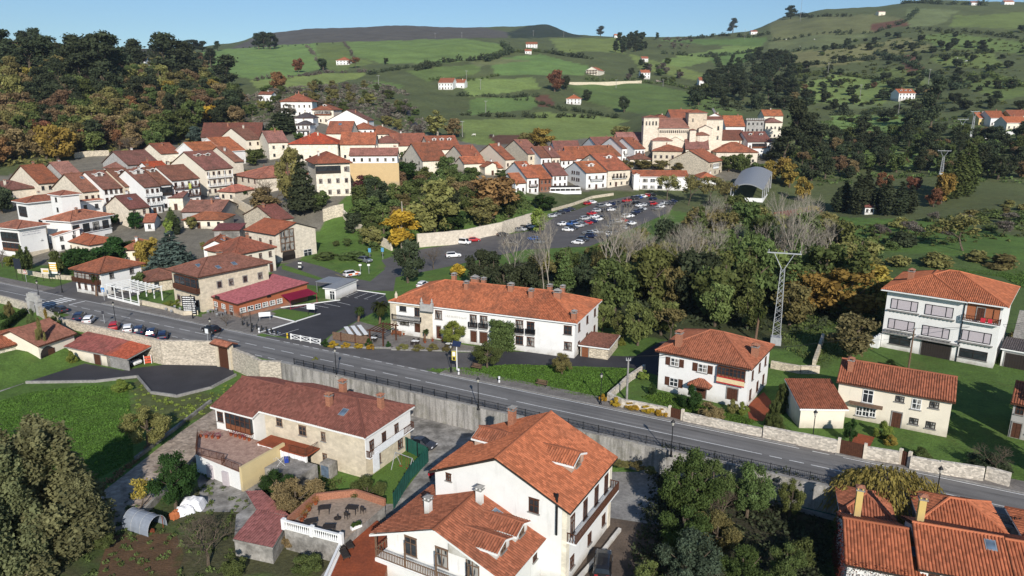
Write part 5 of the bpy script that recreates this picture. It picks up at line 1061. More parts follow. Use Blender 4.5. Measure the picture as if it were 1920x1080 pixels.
# --- trees and shrubs: prototypes ten metres tall, then one copy per plant
def np_mesh(name,V,F,mats,var=None,smooth=False):
 me=bpy.data.meshes.new(name);V=np.asarray(V,np.float32);F=np.asarray(F,np.int32);k=F.shape[1]
 me.vertices.add(len(V));me.vertices.foreach_set('co',V.ravel());me.loops.add(F.size);me.loops.foreach_set('vertex_index',F.ravel())
 me.polygons.add(len(F));me.polygons.foreach_set('loop_start',np.arange(0,F.size,k,dtype=np.int32))
 if var is not None:a=me.attributes.new('var','FLOAT','POINT');a.data.foreach_set('value',np.asarray(var,np.float32))
 for m in mats:me.materials.append(m)
 me.update();me.validate();return me
def leaves(blobs,n,size,seed,droop=0.0,flat=.35):
 """blobs: (x,y,z,rx,rz) clumps; leaf sprays fill the outer shell of every clump"""
 g=np.random.default_rng(seed);B=np.array(blobs,float);w=B[:,3]**1.5*B[:,4]**.7;k=g.choice(len(B),n,p=w/w.sum())
 d=g.normal(size=(n,3));d/=np.linalg.norm(d,axis=1)[:,None];r=g.random(n)**.38*(1+.18*g.normal(size=n))
 P=B[k,:3]+d*r[:,None]*np.c_[B[k,3],B[k,3],B[k,4]];P[:,2]-=droop*g.random(n)
 nn=d*.8+g.normal(size=(n,3))*.75+np.array([0,0,flat]);nn/=np.linalg.norm(nn,axis=1)[:,None]
 t=np.cross(nn,g.normal(size=(n,3)));t/=np.linalg.norm(t,axis=1)[:,None];b=np.cross(nn,t)
 s=size*(.55+.9*g.random(n))[:,None];t=t*s;b=b*s*.62
 V=np.stack([P-t,P-b*.9,P+t,P+b],1).reshape(-1,3);F=np.arange(4*n).reshape(n,4)
 cv=g.random(len(B));v=np.clip(.5*g.random(n)+.5*cv[k]+.12*(d[:,2]),0,1)
 return V,F,np.repeat(v,4)
def blobset(seed,n,cx,cz,rx,rz,br,shape=None):
 g=random.Random(seed);out=[]
 for i in range(n):
  while True:
   x,y,z=g.uniform(-1,1),g.uniform(-1,1),g.uniform(-1,1)
   if x*x+y*y+z*z<1:break
  f=shape((z+1)/2)if shape else 1
  out.append((cx+x*rx*f,y*rx*f,cz+z*rz,br*g.uniform(.7,1.25)*(.5+.5*f),br*g.uniform(.6,1.0)))
 return out
def branches(seed,levels,L0,r0,spread,ratio=.68,kids=3,up=.25,trunk=.3,start=(0,0,0),sides=4,gnarl=.12,lim=900):
 g=random.Random(seed);mb=MB();tips=[];cnt=[0]
 def grow(p,d,L,r,lv):
  if cnt[0]>lim:return
  q=p;dd=d;k=3 if lv<2 else 2
  for i in range(k):
   dd=(dd+Vector((g.gauss(0,gnarl),g.gauss(0,gnarl),g.gauss(0,gnarl)*.6+up*.12))).normalized();q2=q+dd*(L/k);ra=r*(1-.4*i/k);rb=r*(1-.4*(i+1)/k)
   mb.cyl(q,q2,ra,rb,sides if lv<3 else 3,0,False);cnt[0]+=1
   if lv>0 and i>0 and lv<levels:
    ax=Vector((g.gauss(0,1),g.gauss(0,1),g.gauss(0,.6))).normalized();grow(q2,(dd*.6+ax*spread).normalized(),L*ratio*.75,rb*.6,lv+1)
   q=q2
  if lv>=levels:tips.append(q);return
  for i in range(kids):
   a=6.283*(i+g.random()*.6)/kids;s=spread*g.uniform(.6,1.2);u=dd.orthogonal().normalized();v=dd.cross(u)
   grow(q,(dd+(u*math.cos(a)+v*math.sin(a))*s+Vector((0,0,up*.5))).normalized(),L*ratio*g.uniform(.8,1.15),r*.58,lv+1)
 grow(Vector(start),Vector((0,0,1)),L0,r0,0);return mb,tips
PROT={}
def proto(key,name_crown,V,F,var,trunk_mb,bark,wid):
 PROT[key]=(np_mesh('crown',V,F,[MT['leaf']],var)if V is not None else None,trunk_mb.mesh('trunk',[MT[bark]])if trunk_mb else None,wid,name_crown)
def trunk_simple(seed,h,r,limbs=4,zl=3.0,reach=2.4,top=None):
 g=random.Random(seed);m=MB();top=top or h*.75;p=Vector((0,0,-.6));k=5
 for i in range(k):
  q=Vector((g.gauss(0,.1),g.gauss(0,.1),-.6+(top+.6)*(i+1)/k));m.cyl(p,q,r*(1-.7*i/k),r*(1-.7*(i+1)/k),7,0,False);p=q
 for i in range(limbs):
  a=6.283*i/limbs+g.random();z=zl+g.random()*2.0;e=Vector((math.cos(a)*reach,math.sin(a)*reach,z+1.6+g.random()*1.5));md=Vector((math.cos(a)*reach*.45,math.sin(a)*reach*.45,z+1.1))
  m.cyl((0,0,z),md,r*.42,r*.3,5,0,False);m.cyl(md,e,r*.3,r*.1,5,0,False)
 return m
for i in range(4):
 B=blobset(11+i,20,0,5.3,3.2,3.7,1.35);V,F,v=leaves(B,4200,.36,20+i);proto('oak%d'%i,'crown',V,F,v,trunk_simple(i,10,.38),'bark',8.2)
for i in range(3):
 g=random.Random(50+i);B=[(g.uniform(-1.6,1.6)*(1.15-.05*k),g.uniform(-1.6,1.6)*(1.15-.05*k),2.4+6.6*k/13,g.uniform(.9,1.6),g.uniform(.7,1.05))for k in range(14)]+[(g.uniform(-.5,.5),g.uniform(-.5,.5),9.2,.9,.7)]
 V,F,v=leaves(B,3000,.27,60+i);proto('euc%d'%i,'crown',V,F,v,trunk_simple(60+i,10,.24,5,3.5,1.4,9),'bark',5.2)
for i in range(2):
 B=[(0,0,.9+8.6*k/11,.35+1.0*math.sin(math.pi*min(1,(k+1.2)/11))**.8*.85,.7)for k in range(12)];V,F,v=leaves(B,2600,.24,80+i,0,.6);proto('cyp%d'%i,'crown',V,F,v,trunk_simple(80+i,10,.16,0,3,1,7),'bark',2.3)
for i in range(2):
 g=random.Random(90+i);B=[]
 for k in range(9):
  z=1.3+8.2*k/9;rr=2.9*(1-k/9.6)
  for j in range(max(1,7-k//2)):a=6.283*j/max(1,7-k//2)+k;B.append((math.cos(a)*rr*.62,math.sin(a)*rr*.62,z+g.uniform(-.2,.2),rr*.42+.15,.42))
 V,F,v=leaves(B,4200,.26,95+i,.3,.9);proto('con%d'%i,'crown',V,F,v,trunk_simple(95+i,10,.24,0,3,1,9),'bark',5.6)
for i in range(3):
 B=blobset(120+i,9,0,4.6,4.2,3.6,2.6,lambda t:1.1-.5*t);V,F,v=leaves(B,1500,.85,130+i);proto('shr%d'%i,'foliage',V,F,v,None,'bark',11.0)
for i in range(2):
 B=blobset(150+i,15,0,5.2,1.6,4.2,.95,lambda t:math.sin(math.pi*min(.97,t*.85+.12))**.7);V,F,v=leaves(B,2600,.3,160+i);proto('pop%d'%i,'crown',V,F,v,trunk_simple(160+i,10,.22,3,3,1.0,9),'pale',4.4)
for i in range(3):
 mb,tips=branches(200+i,5,2.4,.19,.8,.72,3,.3,gnarl=.12,lim=2600);proto('bare%d'%i,'crown',None,None,None,mb,'bark',8.0)
for i in range(3):
 mb,tips=branches(230+i,5,2.9,.13,.5,.72,3,.42,gnarl=.09,lim=2600);proto('bir%d'%i,'crown',None,None,None,mb,'pale',5.5)
for i in range(3):
 mb,tips=branches(260+i,3,2.8,.20,.7,.74,3,.3,gnarl=.1,lim=500);B=[(t.x,t.y,t.z,.95,.75)for t in tips[:60]];V,F,v=leaves(B,1500,.27,270+i);proto('spa%d'%i,'crown',V,F,v,mb,'bark',8.0)
for i in range(2):
 B=blobset(300+i,42,0,5.6,3.6,3.7,.95);V,F,v=leaves(B,15000,.155,310+i);proto('fin%d'%i,'crown',V,F,v,trunk_simple(300+i,10,.34),'bark',8.6)
 B=blobset(320+i,30,0,4.8,4.4,4.0,1.3,lambda t:1.1-.5*t);V,F,v=leaves(B,11000,.24,330+i);proto('fsh%d'%i,'foliage',V,F,v,trunk_simple(320+i,8,.2,5,1.5,3),'bark',10.5)
def columnar():
 g=random.Random(5);B=[]
 for k in range(95):
  t=g.random();a=g.random()*6.283;rr=3.1*(1-t*.60)*g.random()**.5;B.append((rr*math.cos(a),rr*math.sin(a),.8+8.2*t,.66*(1.15-.55*t),1.0))
 V,F,v=leaves(B,38000,.125,341,0,.5);proto('fco0','crown',V,F,v,trunk_simple(341,10,.3,0,3,1,6),'bark',6.8)
columnar()
NK=dict(oak='broadleaf_tree',euc='eucalyptus_tree',cyp='cypress_tree',con='conifer_tree',shr='shrub',pop='poplar_tree',bare='bare_tree',bir='birch_tree',spa='half_bare_tree',fin='broadleaf_tree',fsh='shrub',fco='cypress_tree')
NV=dict(oak=4,euc=3,cyp=2,con=2,shr=3,pop=2,bare=3,bir=3,spa=3,fin=2,fsh=2,fco=1)
def plant(kind,P,h,w,col,label,group=None,name=None,cat=None,rz=None):
 v='%s%d'%(kind,RNG.randrange(NV[kind]));cr,tr,wid,cn=PROT[v];sx=w/wid;sz=h/10;rz=RNG.random()*6.28 if rz is None else rz
 nm=name or(NK[kind]if kind!='oak' else 'autumn_tree' if col in(LC['brown'],LC['rust'],LC['gold'],LC['yellow'],LC['olive'],LC['red'])else 'evergreen_tree' if col in(LC['dark'],LC['mag'])else NK[kind]);cat=cat or('shrub' if kind in('shr','fsh')else 'tree')
 if kind=='shr':
  o=ob(nm,cr,None,P,rz,col,(sx,sx,sz));return tag(o,label,cat,group)
 t=thing(nm,label,cat,P,rz,group);t.scale=(sx,sx,sz)
 if tr:ob('trunk',tr,t)
 if cr:ob(cn,cr,t,(0,0,0),0,col)
 return t
def zcof(P):return P.y*CP-(P.z-CAMZ)*SP
def T(kind,px,yb,yt,wpx,col,label,group=None,z=None,**k):
 P=atz(px,yb,z)if z is not None else(at(px,yb)if yb<505 else atz(px,yb,0));s=zcof(P)/FPX
 return plant(kind,P-Vector((0,0,.1)),max(.5,(yb-yt)*s/CP*1.0),wpx*s,col,label,group,**k)
LC=dict(dark=(.052,.064,.034),green=(.092,.118,.040),mid=(.125,.145,.048),olive=(.175,.160,.060),brown=(.190,.135,.070),rust=(.20,.105,.052),gold=(.27,.20,.050),yellow=(.42,.30,.04),grey=(.150,.130,.105),blue=(.080,.110,.092),lime=(.17,.20,.045),red=(.095,.034,.038),mag=(.034,.066,.020))
def scatter(poly,n,mind,seed,tries=14000,z=None):
 """bases inside an area of the land given by its corners"""
 P=pp(poly);g=random.Random(seed);W_=[at(x,y)if z is None else atz(x,y,z)for x,y in P];xs=[w.x for w in W_];ys=[w.y for w in W_];out=[];pa=np.array([(w.x,w.y)for w in W_])
 for _ in range(tries):
  if len(out)>=n:break
  x,y=g.uniform(min(xs),max(xs)),g.uniform(min(ys),max(ys))
  if not inpoly(np.array([x]),np.array([y]),[tuple(q)for q in pa])[0]:continue
  if any((x-q.x)**2+(y-q.y)**2<mind*mind for q in out):continue
  out.append(Vector((x,y,gz(x,y))))
 return out,g
def pick(g,opts):
 r=g.random()*sum(o[0]for o in opts)
 for o in opts:
  r-=o[0]
  if r<=0:return o
 return opts[-1]
DESC=dict(dark='dark green',green='green',mid='mid-green',olive='olive',brown='brown',rust='rust-coloured',gold='golden',yellow='yellow',grey='grey-brown',blue='blue-green',lime='yellow-green',red='dark red',mag='glossy green')
KD=dict(oak='broadleaf tree',euc='tall eucalyptus',cyp='columnar cypress',con='conifer',shr='shrub',pop='poplar',bare='leafless tree',bir='leafless pale-barked tree',spa='thin-leaved autumn tree')
def wood(poly,n,mind,seed,opts,where):
 pts,g=scatter(poly,n,mind,seed)
 for P in pts:
  _,k,c,h0,h1,wr=pick(g,opts);h=g.uniform(h0,h1);lab='%s %s %s'%(DESC[c]if k not in('bare','bir')else 'slender' if k=='bir' else 'branching',KD[k],where)
  plant(k,P-Vector((0,0,.15)),h,h*wr*g.uniform(.85,1.2),LC[c],lab.replace('slender leafless','leafless').replace('branching leafless','leafless'),lab)
wood("-260,335 0,318 120,300 300,282 340,250 250,215 100,215 -260,240",135,5.2,1,[(2,'spa','brown',11,16,.8),(3,'oak','brown',10,16,.85),(3,'oak','olive',11,17,.85),(4,'oak','green',10,15,.9),(2,'oak','dark',10,15,.9),(1.5,'oak','mid',10,15,.9),(.4,'oak','gold',8,12,.8),(1,'oak','rust',9,14,.8),(1,'bare','grey',11,16,.8)],'in the wood on the left slope above the old town')
wood("-260,240 100,215 250,215 470,235 440,190 360,150 200,140 -260,150",165,6.8,2,[(2.5,'oak','brown',13,19,.85),(4,'oak','olive',13,20,.85),(4,'oak','green',12,18,.85),(2.5,'oak','dark',13,20,.85),(.6,'oak','gold',9,14,.85),(2.5,'spa','brown',12,17,.9),(1,'bare','grey',11,15,.8),(2,'euc','dark',14,22,.55)],'halfway up the wood on the left slope')
wood("-260,150 200,140 360,150 400,125 352,108 200,112 -260,110",80,10,3,[(1.5,'euc','dark',17,25,.7),(3,'oak','dark',15,23,.85),(2,'oak','green',13,18,.95),(3,'oak','olive',11,16,1.0),(2,'oak','brown',11,16,1.0)],'along the crest of the left wood')
for q in((95,148,72,70),(150,160,70,60),(195,170,66,75),(215,165,72,60),(318,160,68,70),(345,165,80,60),(427,168,107,55),(10,135,60,60),(60,150,78,60),(260,150,78,45)):T('euc',*q,LC['dark'],'very tall dark eucalyptus standing clear of the left wood','very tall dark eucalyptus trees of the left wood')
T('bare',122,190,128,40,LC['grey'],'leafless tree with pale forked limbs in front of the dark eucalyptus')
T('oak',386,228,192,44,LC['yellow'],'small bright yellow tree at the right edge of the left wood')
for q in((345,262,205,60),(365,240,180,50),(325,265,215,55)):T('oak',*q,LC['green'],'dense green tree beside the bright yellow one above the old town','dense green trees beside the bright yellow one')
T('oak',366,268,236,40,LC['blue'],'grey-green rounded tree beside the rough stone gable');T('bare',250,300,232,80,LC['grey'],'spreading leafless tree at the foot of the left wood')
T('oak',110,305,222,70,LC['gold'],'orange-gold tree at the foot of the left wood');T('oak',178,205,178,26,LC['lime'],'little yellow-green tree in the middle of the left wood')
for q in((495,92,62,26),(485,93,64,24),(507,92,63,22),(515,91,66,18)):T('euc',*q,LC['dark'],'dark tree of the clump on the skyline left of the heath ridge','dark trees of the skyline clump left of the heath ridge')
for q in((365,98,76,24),(380,97,78,22),(408,95,78,14),(352,98,76,20)):T('euc',*q,LC['dark'],'dark tree on the skyline at the end of the left wood','dark skyline trees at the end of the left wood')
wood("470,250 520,240 640,215 720,240 790,262 800,235 760,190 690,160 600,165 520,180 440,190",85,6.0,4,[(4,'spa','grey',6,10,.95),(3,'oak','olive',6,10,1.0),(2,'oak','green',6,10,1.0),(2,'bare','grey',6,10,.9),(2,'oak','grey',6,9,1.1)],'in the scrubby valley above the old town')
for q in((525,250,205,60),(540,245,200,50)):T('con',*q,LC['dark'],'broad dark conifer above the cream gable in the upper town','dark conifers above the cream gable')
T('pop',515,262,232,22,LC['lime'],'yellow-green young tree below the dark conifers');T('oak',525,176,132,34,LC['rust'],'orange tree in the meadow right of the left wood');T('oak',560,136,106,22,LC['rust'],'small rust-coloured tree beside the lane in the upper meadows')
T('oak',606,130,108,24,LC['dark'],'round dark tree left of the small white farmhouse in the meadows');T('spa',668,128,104,26,LC['rust'],'reddish tree right of the small white farmhouse in the meadows');T('oak',724,120,108,12,LC['dark'],'tiny round tree alone in the upper meadow')
T('pop',820,258,204,46,LC['olive'],'tall yellowing tree beside the valley lane');T('oak',850,256,222,36,LC['brown'],'brown tree right of the yellowing tree by the valley lane');T('oak',1018,282,240,52,LC['gold'],'golden round tree between the meadow and the street row');T('oak',985,280,246,40,LC['olive'],'olive tree left of the golden round tree');T('oak',1160,264,234,44,LC['olive'],'olive tree left of the bell tower')
T('oak',1322,283,252,28,LC['mag'],'dense round evergreen in front of the church apse')
T('oak',1040,172,128,34,LC['rust'],'rust-brown tree on the hillside left of the large chalet')
for q in((1100,190,168,22),(1060,168,140,20),(1170,208,180,24),(1305,184,160,34),(1318,186,165,26)):T('oak',*q,LC['dark'],'round dark tree at the edge of a hillside meadow','round dark trees at the edges of hillside meadows')
T('euc',1126,68,50,18,LC['dark'],'lone dark tree on the skyline above the middle meadows');T('euc',1374,62,36,18,LC['dark'],'lone tree on the skyline right of centre');T('euc',1482,36,12,22,LC['dark'],'tree on the skyline beside the antenna mast')
wood("1150,104 1210,104 1232,75 1165,72",26,8,5,[(3,'euc','dark',12,20,.6),(2,'oak','dark',10,15,.9)],'in the dark copse near the skyline')
wood("1235,96 1290,92 1300,76 1240,78",14,9,6,[(1,'spa','grey',7,11,.9)],'beside the dark copse near the skyline')
wood("1290,200 1400,205 1520,205 1500,150 1480,105 1420,100 1380,120 1330,150",70,9.5,7,[(4,'euc','dark',13,22,.65),(3,'oak','dark',10,16,.95),(1,'oak','green',9,14,1)],'on the dark wooded spur right of the meadows')
wood("1160,150 1300,160 1300,120 1180,118",22,9,8,[(3,'oak','green',6,10,1.1),(2,'oak','grey',6,9,1.1),(1,'oak','dark',6,10,1)],'in the hollow below the dark copse')
def undergrowth(name,poly,n,h,c,seed,leaf=.5,per=26,z=None,mind=1.5):
 pts_,g=scatter(poly,n,mind,seed,n*3,z);B=[(p.x,p.y,p.z+h*.2*g.random(),h*g.uniform(.7,1.5),h*g.uniform(.4,.9))for p in pts_]
 V,F,v=leaves(B,per*len(B),leaf,seed);o=ob(name,np_mesh(name,V,F,[MT['leaf']],v),None,(0,0,0),0,LC[c]);o['kind']='stuff'
undergrowth('undergrowth',"-260,335 0,318 120,300 300,282 470,240 440,180 360,120 200,115 -260,115",1500,2.6,'olive',401,.9)
undergrowth('undergrowth',"470,250 640,215 790,262 800,235 760,170 690,150 600,160 440,185",700,1.8,'grey',402,.8)
undergrowth('undergrowth',"960,560 1130,545 1240,610 1420,620 1650,620 1660,480 1480,440 1330,430 1120,470 1000,510",900,1.5,'dark',403,.45,34)
undergrowth('undergrowth',"1470,345 1760,335 1940,350 1940,225 1480,215",700,1.9,'green',404,.7,30)
undergrowth('undergrowth',"1480,215 1940,225 1940,60 1700,60 1560,90",420,2.2,'green',405,1.0,30)
undergrowth('undergrowth',"640,440 700,350 760,330 870,330 1000,380 990,400 870,428 760,458 690,468",450,1.6,'green',406,.5,34)
undergrowth('undergrowth',"1480,480 1660,470 1940,450 1940,385 1840,395 1700,420 1540,425",260,1.1,'green',407,.45,34)
undergrowth('undergrowth',"1290,205 1400,210 1520,205 1500,150 1480,100 1420,95 1380,115 1330,140 1290,170",350,2.6,'dark',408,1.0,30)
wood("1500,130 1930,150 1930,60 1700,60 1560,80",75,9,9,[(2,'shr','dark',3,6.5,1.8),(1,'shr','green',3,5,1.8),(2,'oak','dark',7,12,1.1)],'scattered over the upper right hillside')
wood("1480,215 1930,225 1930,150 1500,130",120,6,10,[(4,'shr','dark',2.5,5,1.9),(1.5,'shr','green',2,4,2.0),(3,'oak','dark',6,11,1.0),(.6,'oak','brown',5,9,1.0)],'on the rough slope around the house with three dormers')
def hedge(px,c,h,step,label,wr=1.7,seed=1):
 P=[at(x,y)for x,y in pp(px)];g=random.Random(seed+int(P[0].x));B=[]
 for a,b in zip(P,P[1:]):
  n=max(1,int((b-a).length/(step*.55)))
  for i in range(n):
   if g.random()<.12:continue
   q=a.lerp(b,(i+.5)/n);x,y=q.x+g.gauss(0,1.1),q.y+g.gauss(0,1.1);r=h*g.uniform(.35,.75);B.append((x,y,gz(x,y)+r*.55,r*g.uniform(.9,1.4),r))
 o=P[0];V,F,v=leaves([(x-o.x,y-o.y,z-o.z,r,rz)for x,y,z,r,rz in B],min(9000,70*len(B)),h*.17,seed);tag(ob('hedgerow',np_mesh('hedgerow',V,F,[MT['leaf']],v),None,o,0,LC[c]),label,'hedge')
HG=[("780,132 830,118 900,112 935,108",'dark',7,9,'the dark hedge climbing between two upper meadows'),("845,180 930,184 1010,180",'dark',4,8,'the hedge below the ploughed strip'),("860,218 960,220 1060,220 1120,222",'dark',4,8,'the hedge above the field by the church'),("575,86 592,108 606,130",'grey',3,12,'the steep hedge line in the upper left meadow'),("645,80 658,98 668,120",'grey',2.5,12,'the wall line beside the small white farmhouse'),("940,84 960,100 910,115",'dark',7,10,'the hedge bending round the middle meadow'),("1020,100 1075,108 1110,112",'dark',7,9,'the hedge right of the skyline farmhouse'),("800,152 880,150 940,142",'green',4,9,'the hedge behind the white middle farmhouse'),("1100,150 1180,152 1260,160 1330,178",'green',4,8,'the hedge along the walled lane below the chalet'),("1040,205 1100,212 1160,222",'dark',4,7,'the shrubby bank above the church'),("1240,100 1330,108 1420,95",'dark',6,12,'the hedge across the right-hand meadows'),("1280,74 1340,68 1400,70 1445,64",'dark',6,14,'the hedge along the skyline right of centre'),("1450,100 1560,92 1650,88 1740,85",'dark',6,14,'the long hedge high on the right hillside'),("1560,66 1640,62 1700,40 1720,20",'dark',6,16,'the hedge beside the ploughed strip high on the right'),("1700,55 1800,60 1925,75",'dark',5,16,'the hedge under the top right pasture'),("1640,100 1700,118 1760,150 1800,170",'dark',6,9,'the dark hedge falling across the right hillside'),("1500,125 1560,120 1640,110 1720,112",'dark',6,10,'the row of round bushes above the right pasture'),("1560,216 1640,212 1720,218",'dark',5,8,'the hedge under the house with three dormers'),("450,90 560,86 640,80",'dark',3,18,'the far hedge under the heath ridge'),("1440,44 1520,34 1600,30",'dark',6,16,'the hedge along the right skyline'),("1690,8 1760,8 1850,10",'dark',8,14,'the tree line on the top right crest'),("960,186 1000,190 1060,210",'dark',3,7,'the garden hedge beside the yellow-kerbed ramp'),("1480,150 1560,138 1640,148 1700,160",'green',5,9,'the hedge along the top of the pasture above the house with three dormers'),("1740,108 1800,104 1865,98",'dark',5,12,'the hedge round the small pasture high on the right'),("1780,152 1850,140 1925,165",'green',5,10,'the hedge above the rough slope near the right edge'),("915,100 1000,98 1060,104",'green',5,9,'the hedge below the skyline farmhouse'),("690,140 760,128 830,124",'dark',5,9,'the bushy hedge under the wide upper meadow'),("1330,100 1345,112 1350,126",'dark',5,9,'the short hedge beside the dark wooded spur'),("470,152 540,146 620,136 700,136",'grey',4,9,'the hedge along the foot of the upper left meadow'),("1440,78 1520,66 1600,60",'dark',5,13,'the hedge between the two dull pastures high on the right')]
for px,c,h,st,wh in HG:hedge(px,c,h,st,wh[4:]if wh.startswith('the ')else wh)
wood("1480,335 1560,345 1640,330 1760,330 1930,345 1930,262 1760,250 1600,262 1480,255",125,5.5,11,[(4,'oak','dark',7,12,.9),(2,'oak','green',7,11,.95),(1.4,'oak','brown',6,10,.9),(2,'euc','dark',10,17,.55),(1,'spa','brown',7,10,.9)],'in the dark tree belt right of the sports hall')
for q in((1570,398,352,24),(1582,396,340,26),(1605,402,330,30),(1620,400,318,30),(1660,404,338,28),(1685,404,342,28),(1705,400,350,26),(1650,398,345,26)):T('cyp',*q,LC['dark'],'dark cypress of the row by the little red-roofed hut','dark cypress row by the little red-roofed hut')
for q in((1790,372,290,36),(1812,368,278,34),(1770,378,310,30)):T('cyp',*q,LC['green'],'tall cypress of the group on the right beside the small pylon','tall cypress group beside the small pylon')
T('oak',1765,382,318,46,LC['gold'],'golden-brown tree in front of the tall cypress group');T('oak',1750,388,352,30,LC['rust'],'small flame-orange tree below the golden-brown one');T('oak',1655,360,322,34,LC['rust'],'rusty tree behind the cypress row');T('oak',1712,358,326,30,LC['rust'],'reddish tree between cypress row and golden-brown tree')
for q in((1615,278,218,36),(1720,262,205,34),(1745,240,150,46),(1490,290,190,55),(1515,300,215,45),(1470,310,240,60),(1530,305,235,50)):T('euc',*q,LC['dark'],'tall dark eucalyptus between the old town and the right hillside','tall dark eucalyptus trees right of the old town')
wood("1480,470 1660,470 1930,440 1930,380 1840,395 1700,425 1540,425",30,8,12,[(2,'shr','olive',2,4,2.2),(4,'shr','green',2,3.5,2.2),(2,'spa','grey',4,7,1.1)],'on the rough ground behind the tall white house')
T('spa',1805,470,385,100,LC['olive'],'large sprawling half-bare tree behind the tall white house');T('shr',1695,462,430,50,LC['dark'],'dark bramble mound left of the sprawling tree')
for q in((1390,325,282,36),(1365,322,285,40),(1420,330,300,34)):T('oak',*q,LC['green'],'green tree between the palace and the sports hall','green trees between the palace and the sports hall')
for q in((1445,340,300,44),(1480,352,305,40),(1505,378,330,34),(1470,345,290,36)):T('oak',*q,LC['gold'],'golden tree behind the sports hall','golden trees behind the sports hall')
for q in((1205,318,296,34),(1235,322,300,30),(1175,318,300,30)):T('oak',*q,LC['olive'],'olive shrub-like tree behind the school roof','olive trees behind the school roof')
for q in((1250,375,318,50),(1290,385,315,50),(1330,380,320,55),(1360,395,330,50)):T('spa',*q,LC['olive'],'half-bare yellowing tree in front of the school','half-bare yellowing trees in front of the school')
wood("1190,570 1240,600 1420,610 1640,600 1650,500 1480,455 1330,450 1230,500",70,4.6,13,[(2,'oak','dark',11,17,.75),(3,'oak','green',12,18,.75),(3,'oak','mid',10,16,.8),(3,'oak','olive',10,16,.8),(1.8,'bir','grey',14,20,.55),(1,'con','green',13,19,.5),(2,'spa','olive',7,11,.9),(1.5,'con','dark',9,14,.55)],'in the dense grove between the inn and the pylon')
wood("960,560 1130,545 1190,570 1230,505 1120,500 1000,525",26,4.6,43,[(2,'oak','dark',7,10,.75),(3,'oak','green',7,11,.75),(3,'oak','mid',6,10,.8),(3,'oak','olive',6,10,.8),(1.8,'bir','grey',14,20,.55),(1,'con','green',8,12,.5),(2,'spa','olive',7,11,.9),(1.5,'con','dark',9,14,.55)],'in the dense grove between the inn and the pylon')
wood("1120,500 1230,505 1330,450 1250,430 1130,470",14,6,44,[(2,'oak','olive',4,7,.9),(1,'bir','grey',10,14,.55),(1,'spa','olive',5,8,.8)],'between the car park and the central grove')
for q in((1030,560,395,62),(1140,560,370,95),(1165,550,400,80),(1285,575,395,100),(1265,565,420,80),(1310,560,400,90),(1480,540,330,90),(1465,530,380,60),(1340,540,410,80),(1225,545,440,70)):T('bir',*q,LC['grey'],'tall leafless white-barked tree rising above the central grove','tall leafless white-barked trees above the central grove')
for q in((1150,590,480,90),(1380,560,410,90),(1410,580,440,90),(1340,600,490,80)):T('oak',*q,LC['green'],'big leafy green tree at the heart of the central grove','big leafy green trees of the central grove')
for q in((1520,590,490,110),(1590,600,500,120),(1640,590,505,90),(1480,610,520,80),(1560,560,480,90),(1620,560,490,90)):T('oak',*q,LC['gold']if q[0]>1500 else LC['olive'],'broad golden-olive tree between the pylon and the tall white house','golden-olive trees between the pylon and the tall white house')
T('oak',1593,672,580,100,(.125,.10,.05),'half-bare reddish tree in front of the tall white house');T('spa',1255,640,555,80,LC['olive'],'half-bare tree behind the white villa');T('con',1115,600,520,40,LC['green'],'young conifer at the back corner of the inn')
T('oak',1515,420,385,46,LC['gold'],'yellowing bush-like tree at the corner of the sports ground');T('oak',1540,450,395,60,LC['olive'],'olive tree below the sports hall')
for q in((900,545,465,60),(925,540,470,60),(945,560,490,55),(985,555,480,60)):T('oak',*q,LC['dark'],'dark tree of the clump behind the inn chimneys','dark trees of the clump behind the inn chimneys')
T('oak',868,462,438,24,LC['green'],'small tree in front of the garden wall')if False else None
T('shr',862,516,492,36,LC['yellow'],'bright yellow round bush on the lawn behind the inn',name='round_bush');T('oak',765,530,440,62,LC['dark'],'dark tree at the corner between the street and the car lane');T('bare',813,505,448,52,LC['grey'],'leafless grey-purple tree beside the car lane');T('bare',925,520,440,50,LC['grey'],'leafless tree left of the parked vans')
wood("640,440 700,360 760,335 870,335 980,380 990,398 870,425 760,455 690,468",44,5.2,14,[(3,'oak','green',7,11,.9),(3,'oak','mid',6,10,.95),(2,'oak','olive',6,10,.95),(2,'oak','dark',7,11,.9),(2,'oak','brown',7,10,.95)],'in the walled garden below the mansion')
T('pop',755,470,370,66,LC['yellow'],'tall bright yellow tree at the corner of the walled garden');T('oak',815,445,335,100,LC['olive'],'large bronze-green tree in the middle of the walled garden');T('oak',925,410,322,110,LC['rust'],'large rust-brown tree in the walled garden');T('oak',680,360,328,50,LC['red'],'dark red tree beside the stone mansion');T('oak',765,350,300,60,LC['mag'],'dense evergreen in front of the ruined gable')
T('oak',1012,440,385,40,LC['lime'],'yellow-green tree at the end of the garden wall');T('oak',1020,395,360,46,LC['mag'],'rounded dark bush below the white terrace canopy');T('oak',900,425,370,70,LC['olive'],'spreading olive tree over the garden wall');T('oak',845,440,380,70,LC['mag'],'dark glossy tree hanging over the garden wall')
for q in((650,462,446,20),(680,458,440,18),(630,462,450,16),(700,470,452,30),(660,488,470,60),(615,485,472,50)):T('shr' if q[3]>25 else 'oak',*q,LC['green'],'small garden shrub on the lawn beside the museum','small garden shrubs on the lawn beside the museum')
T('bare',510,400,305,90,LC['grey'],'wide silver-grey leafless tree in the middle of the old town');T('con',570,400,282,62,LC['dark'],'tall dark cypress-like tree beside the stone mansion',);T('oak',545,385,275,60,LC['olive'],'olive tree left of the tall dark conifer');T('oak',480,310,276,46,LC['green'],'dense green tree above the bare silver-grey one');T('oak',500,400,350,70,LC['brown'],'brownish undergrowth tree below the silver-grey one');T('oak',620,290,272,24,LC['mag'],'small evergreen before the long orange-red roof');T('oak',600,392,352,40,LC['green'],'green tree at the foot of the stone mansion')
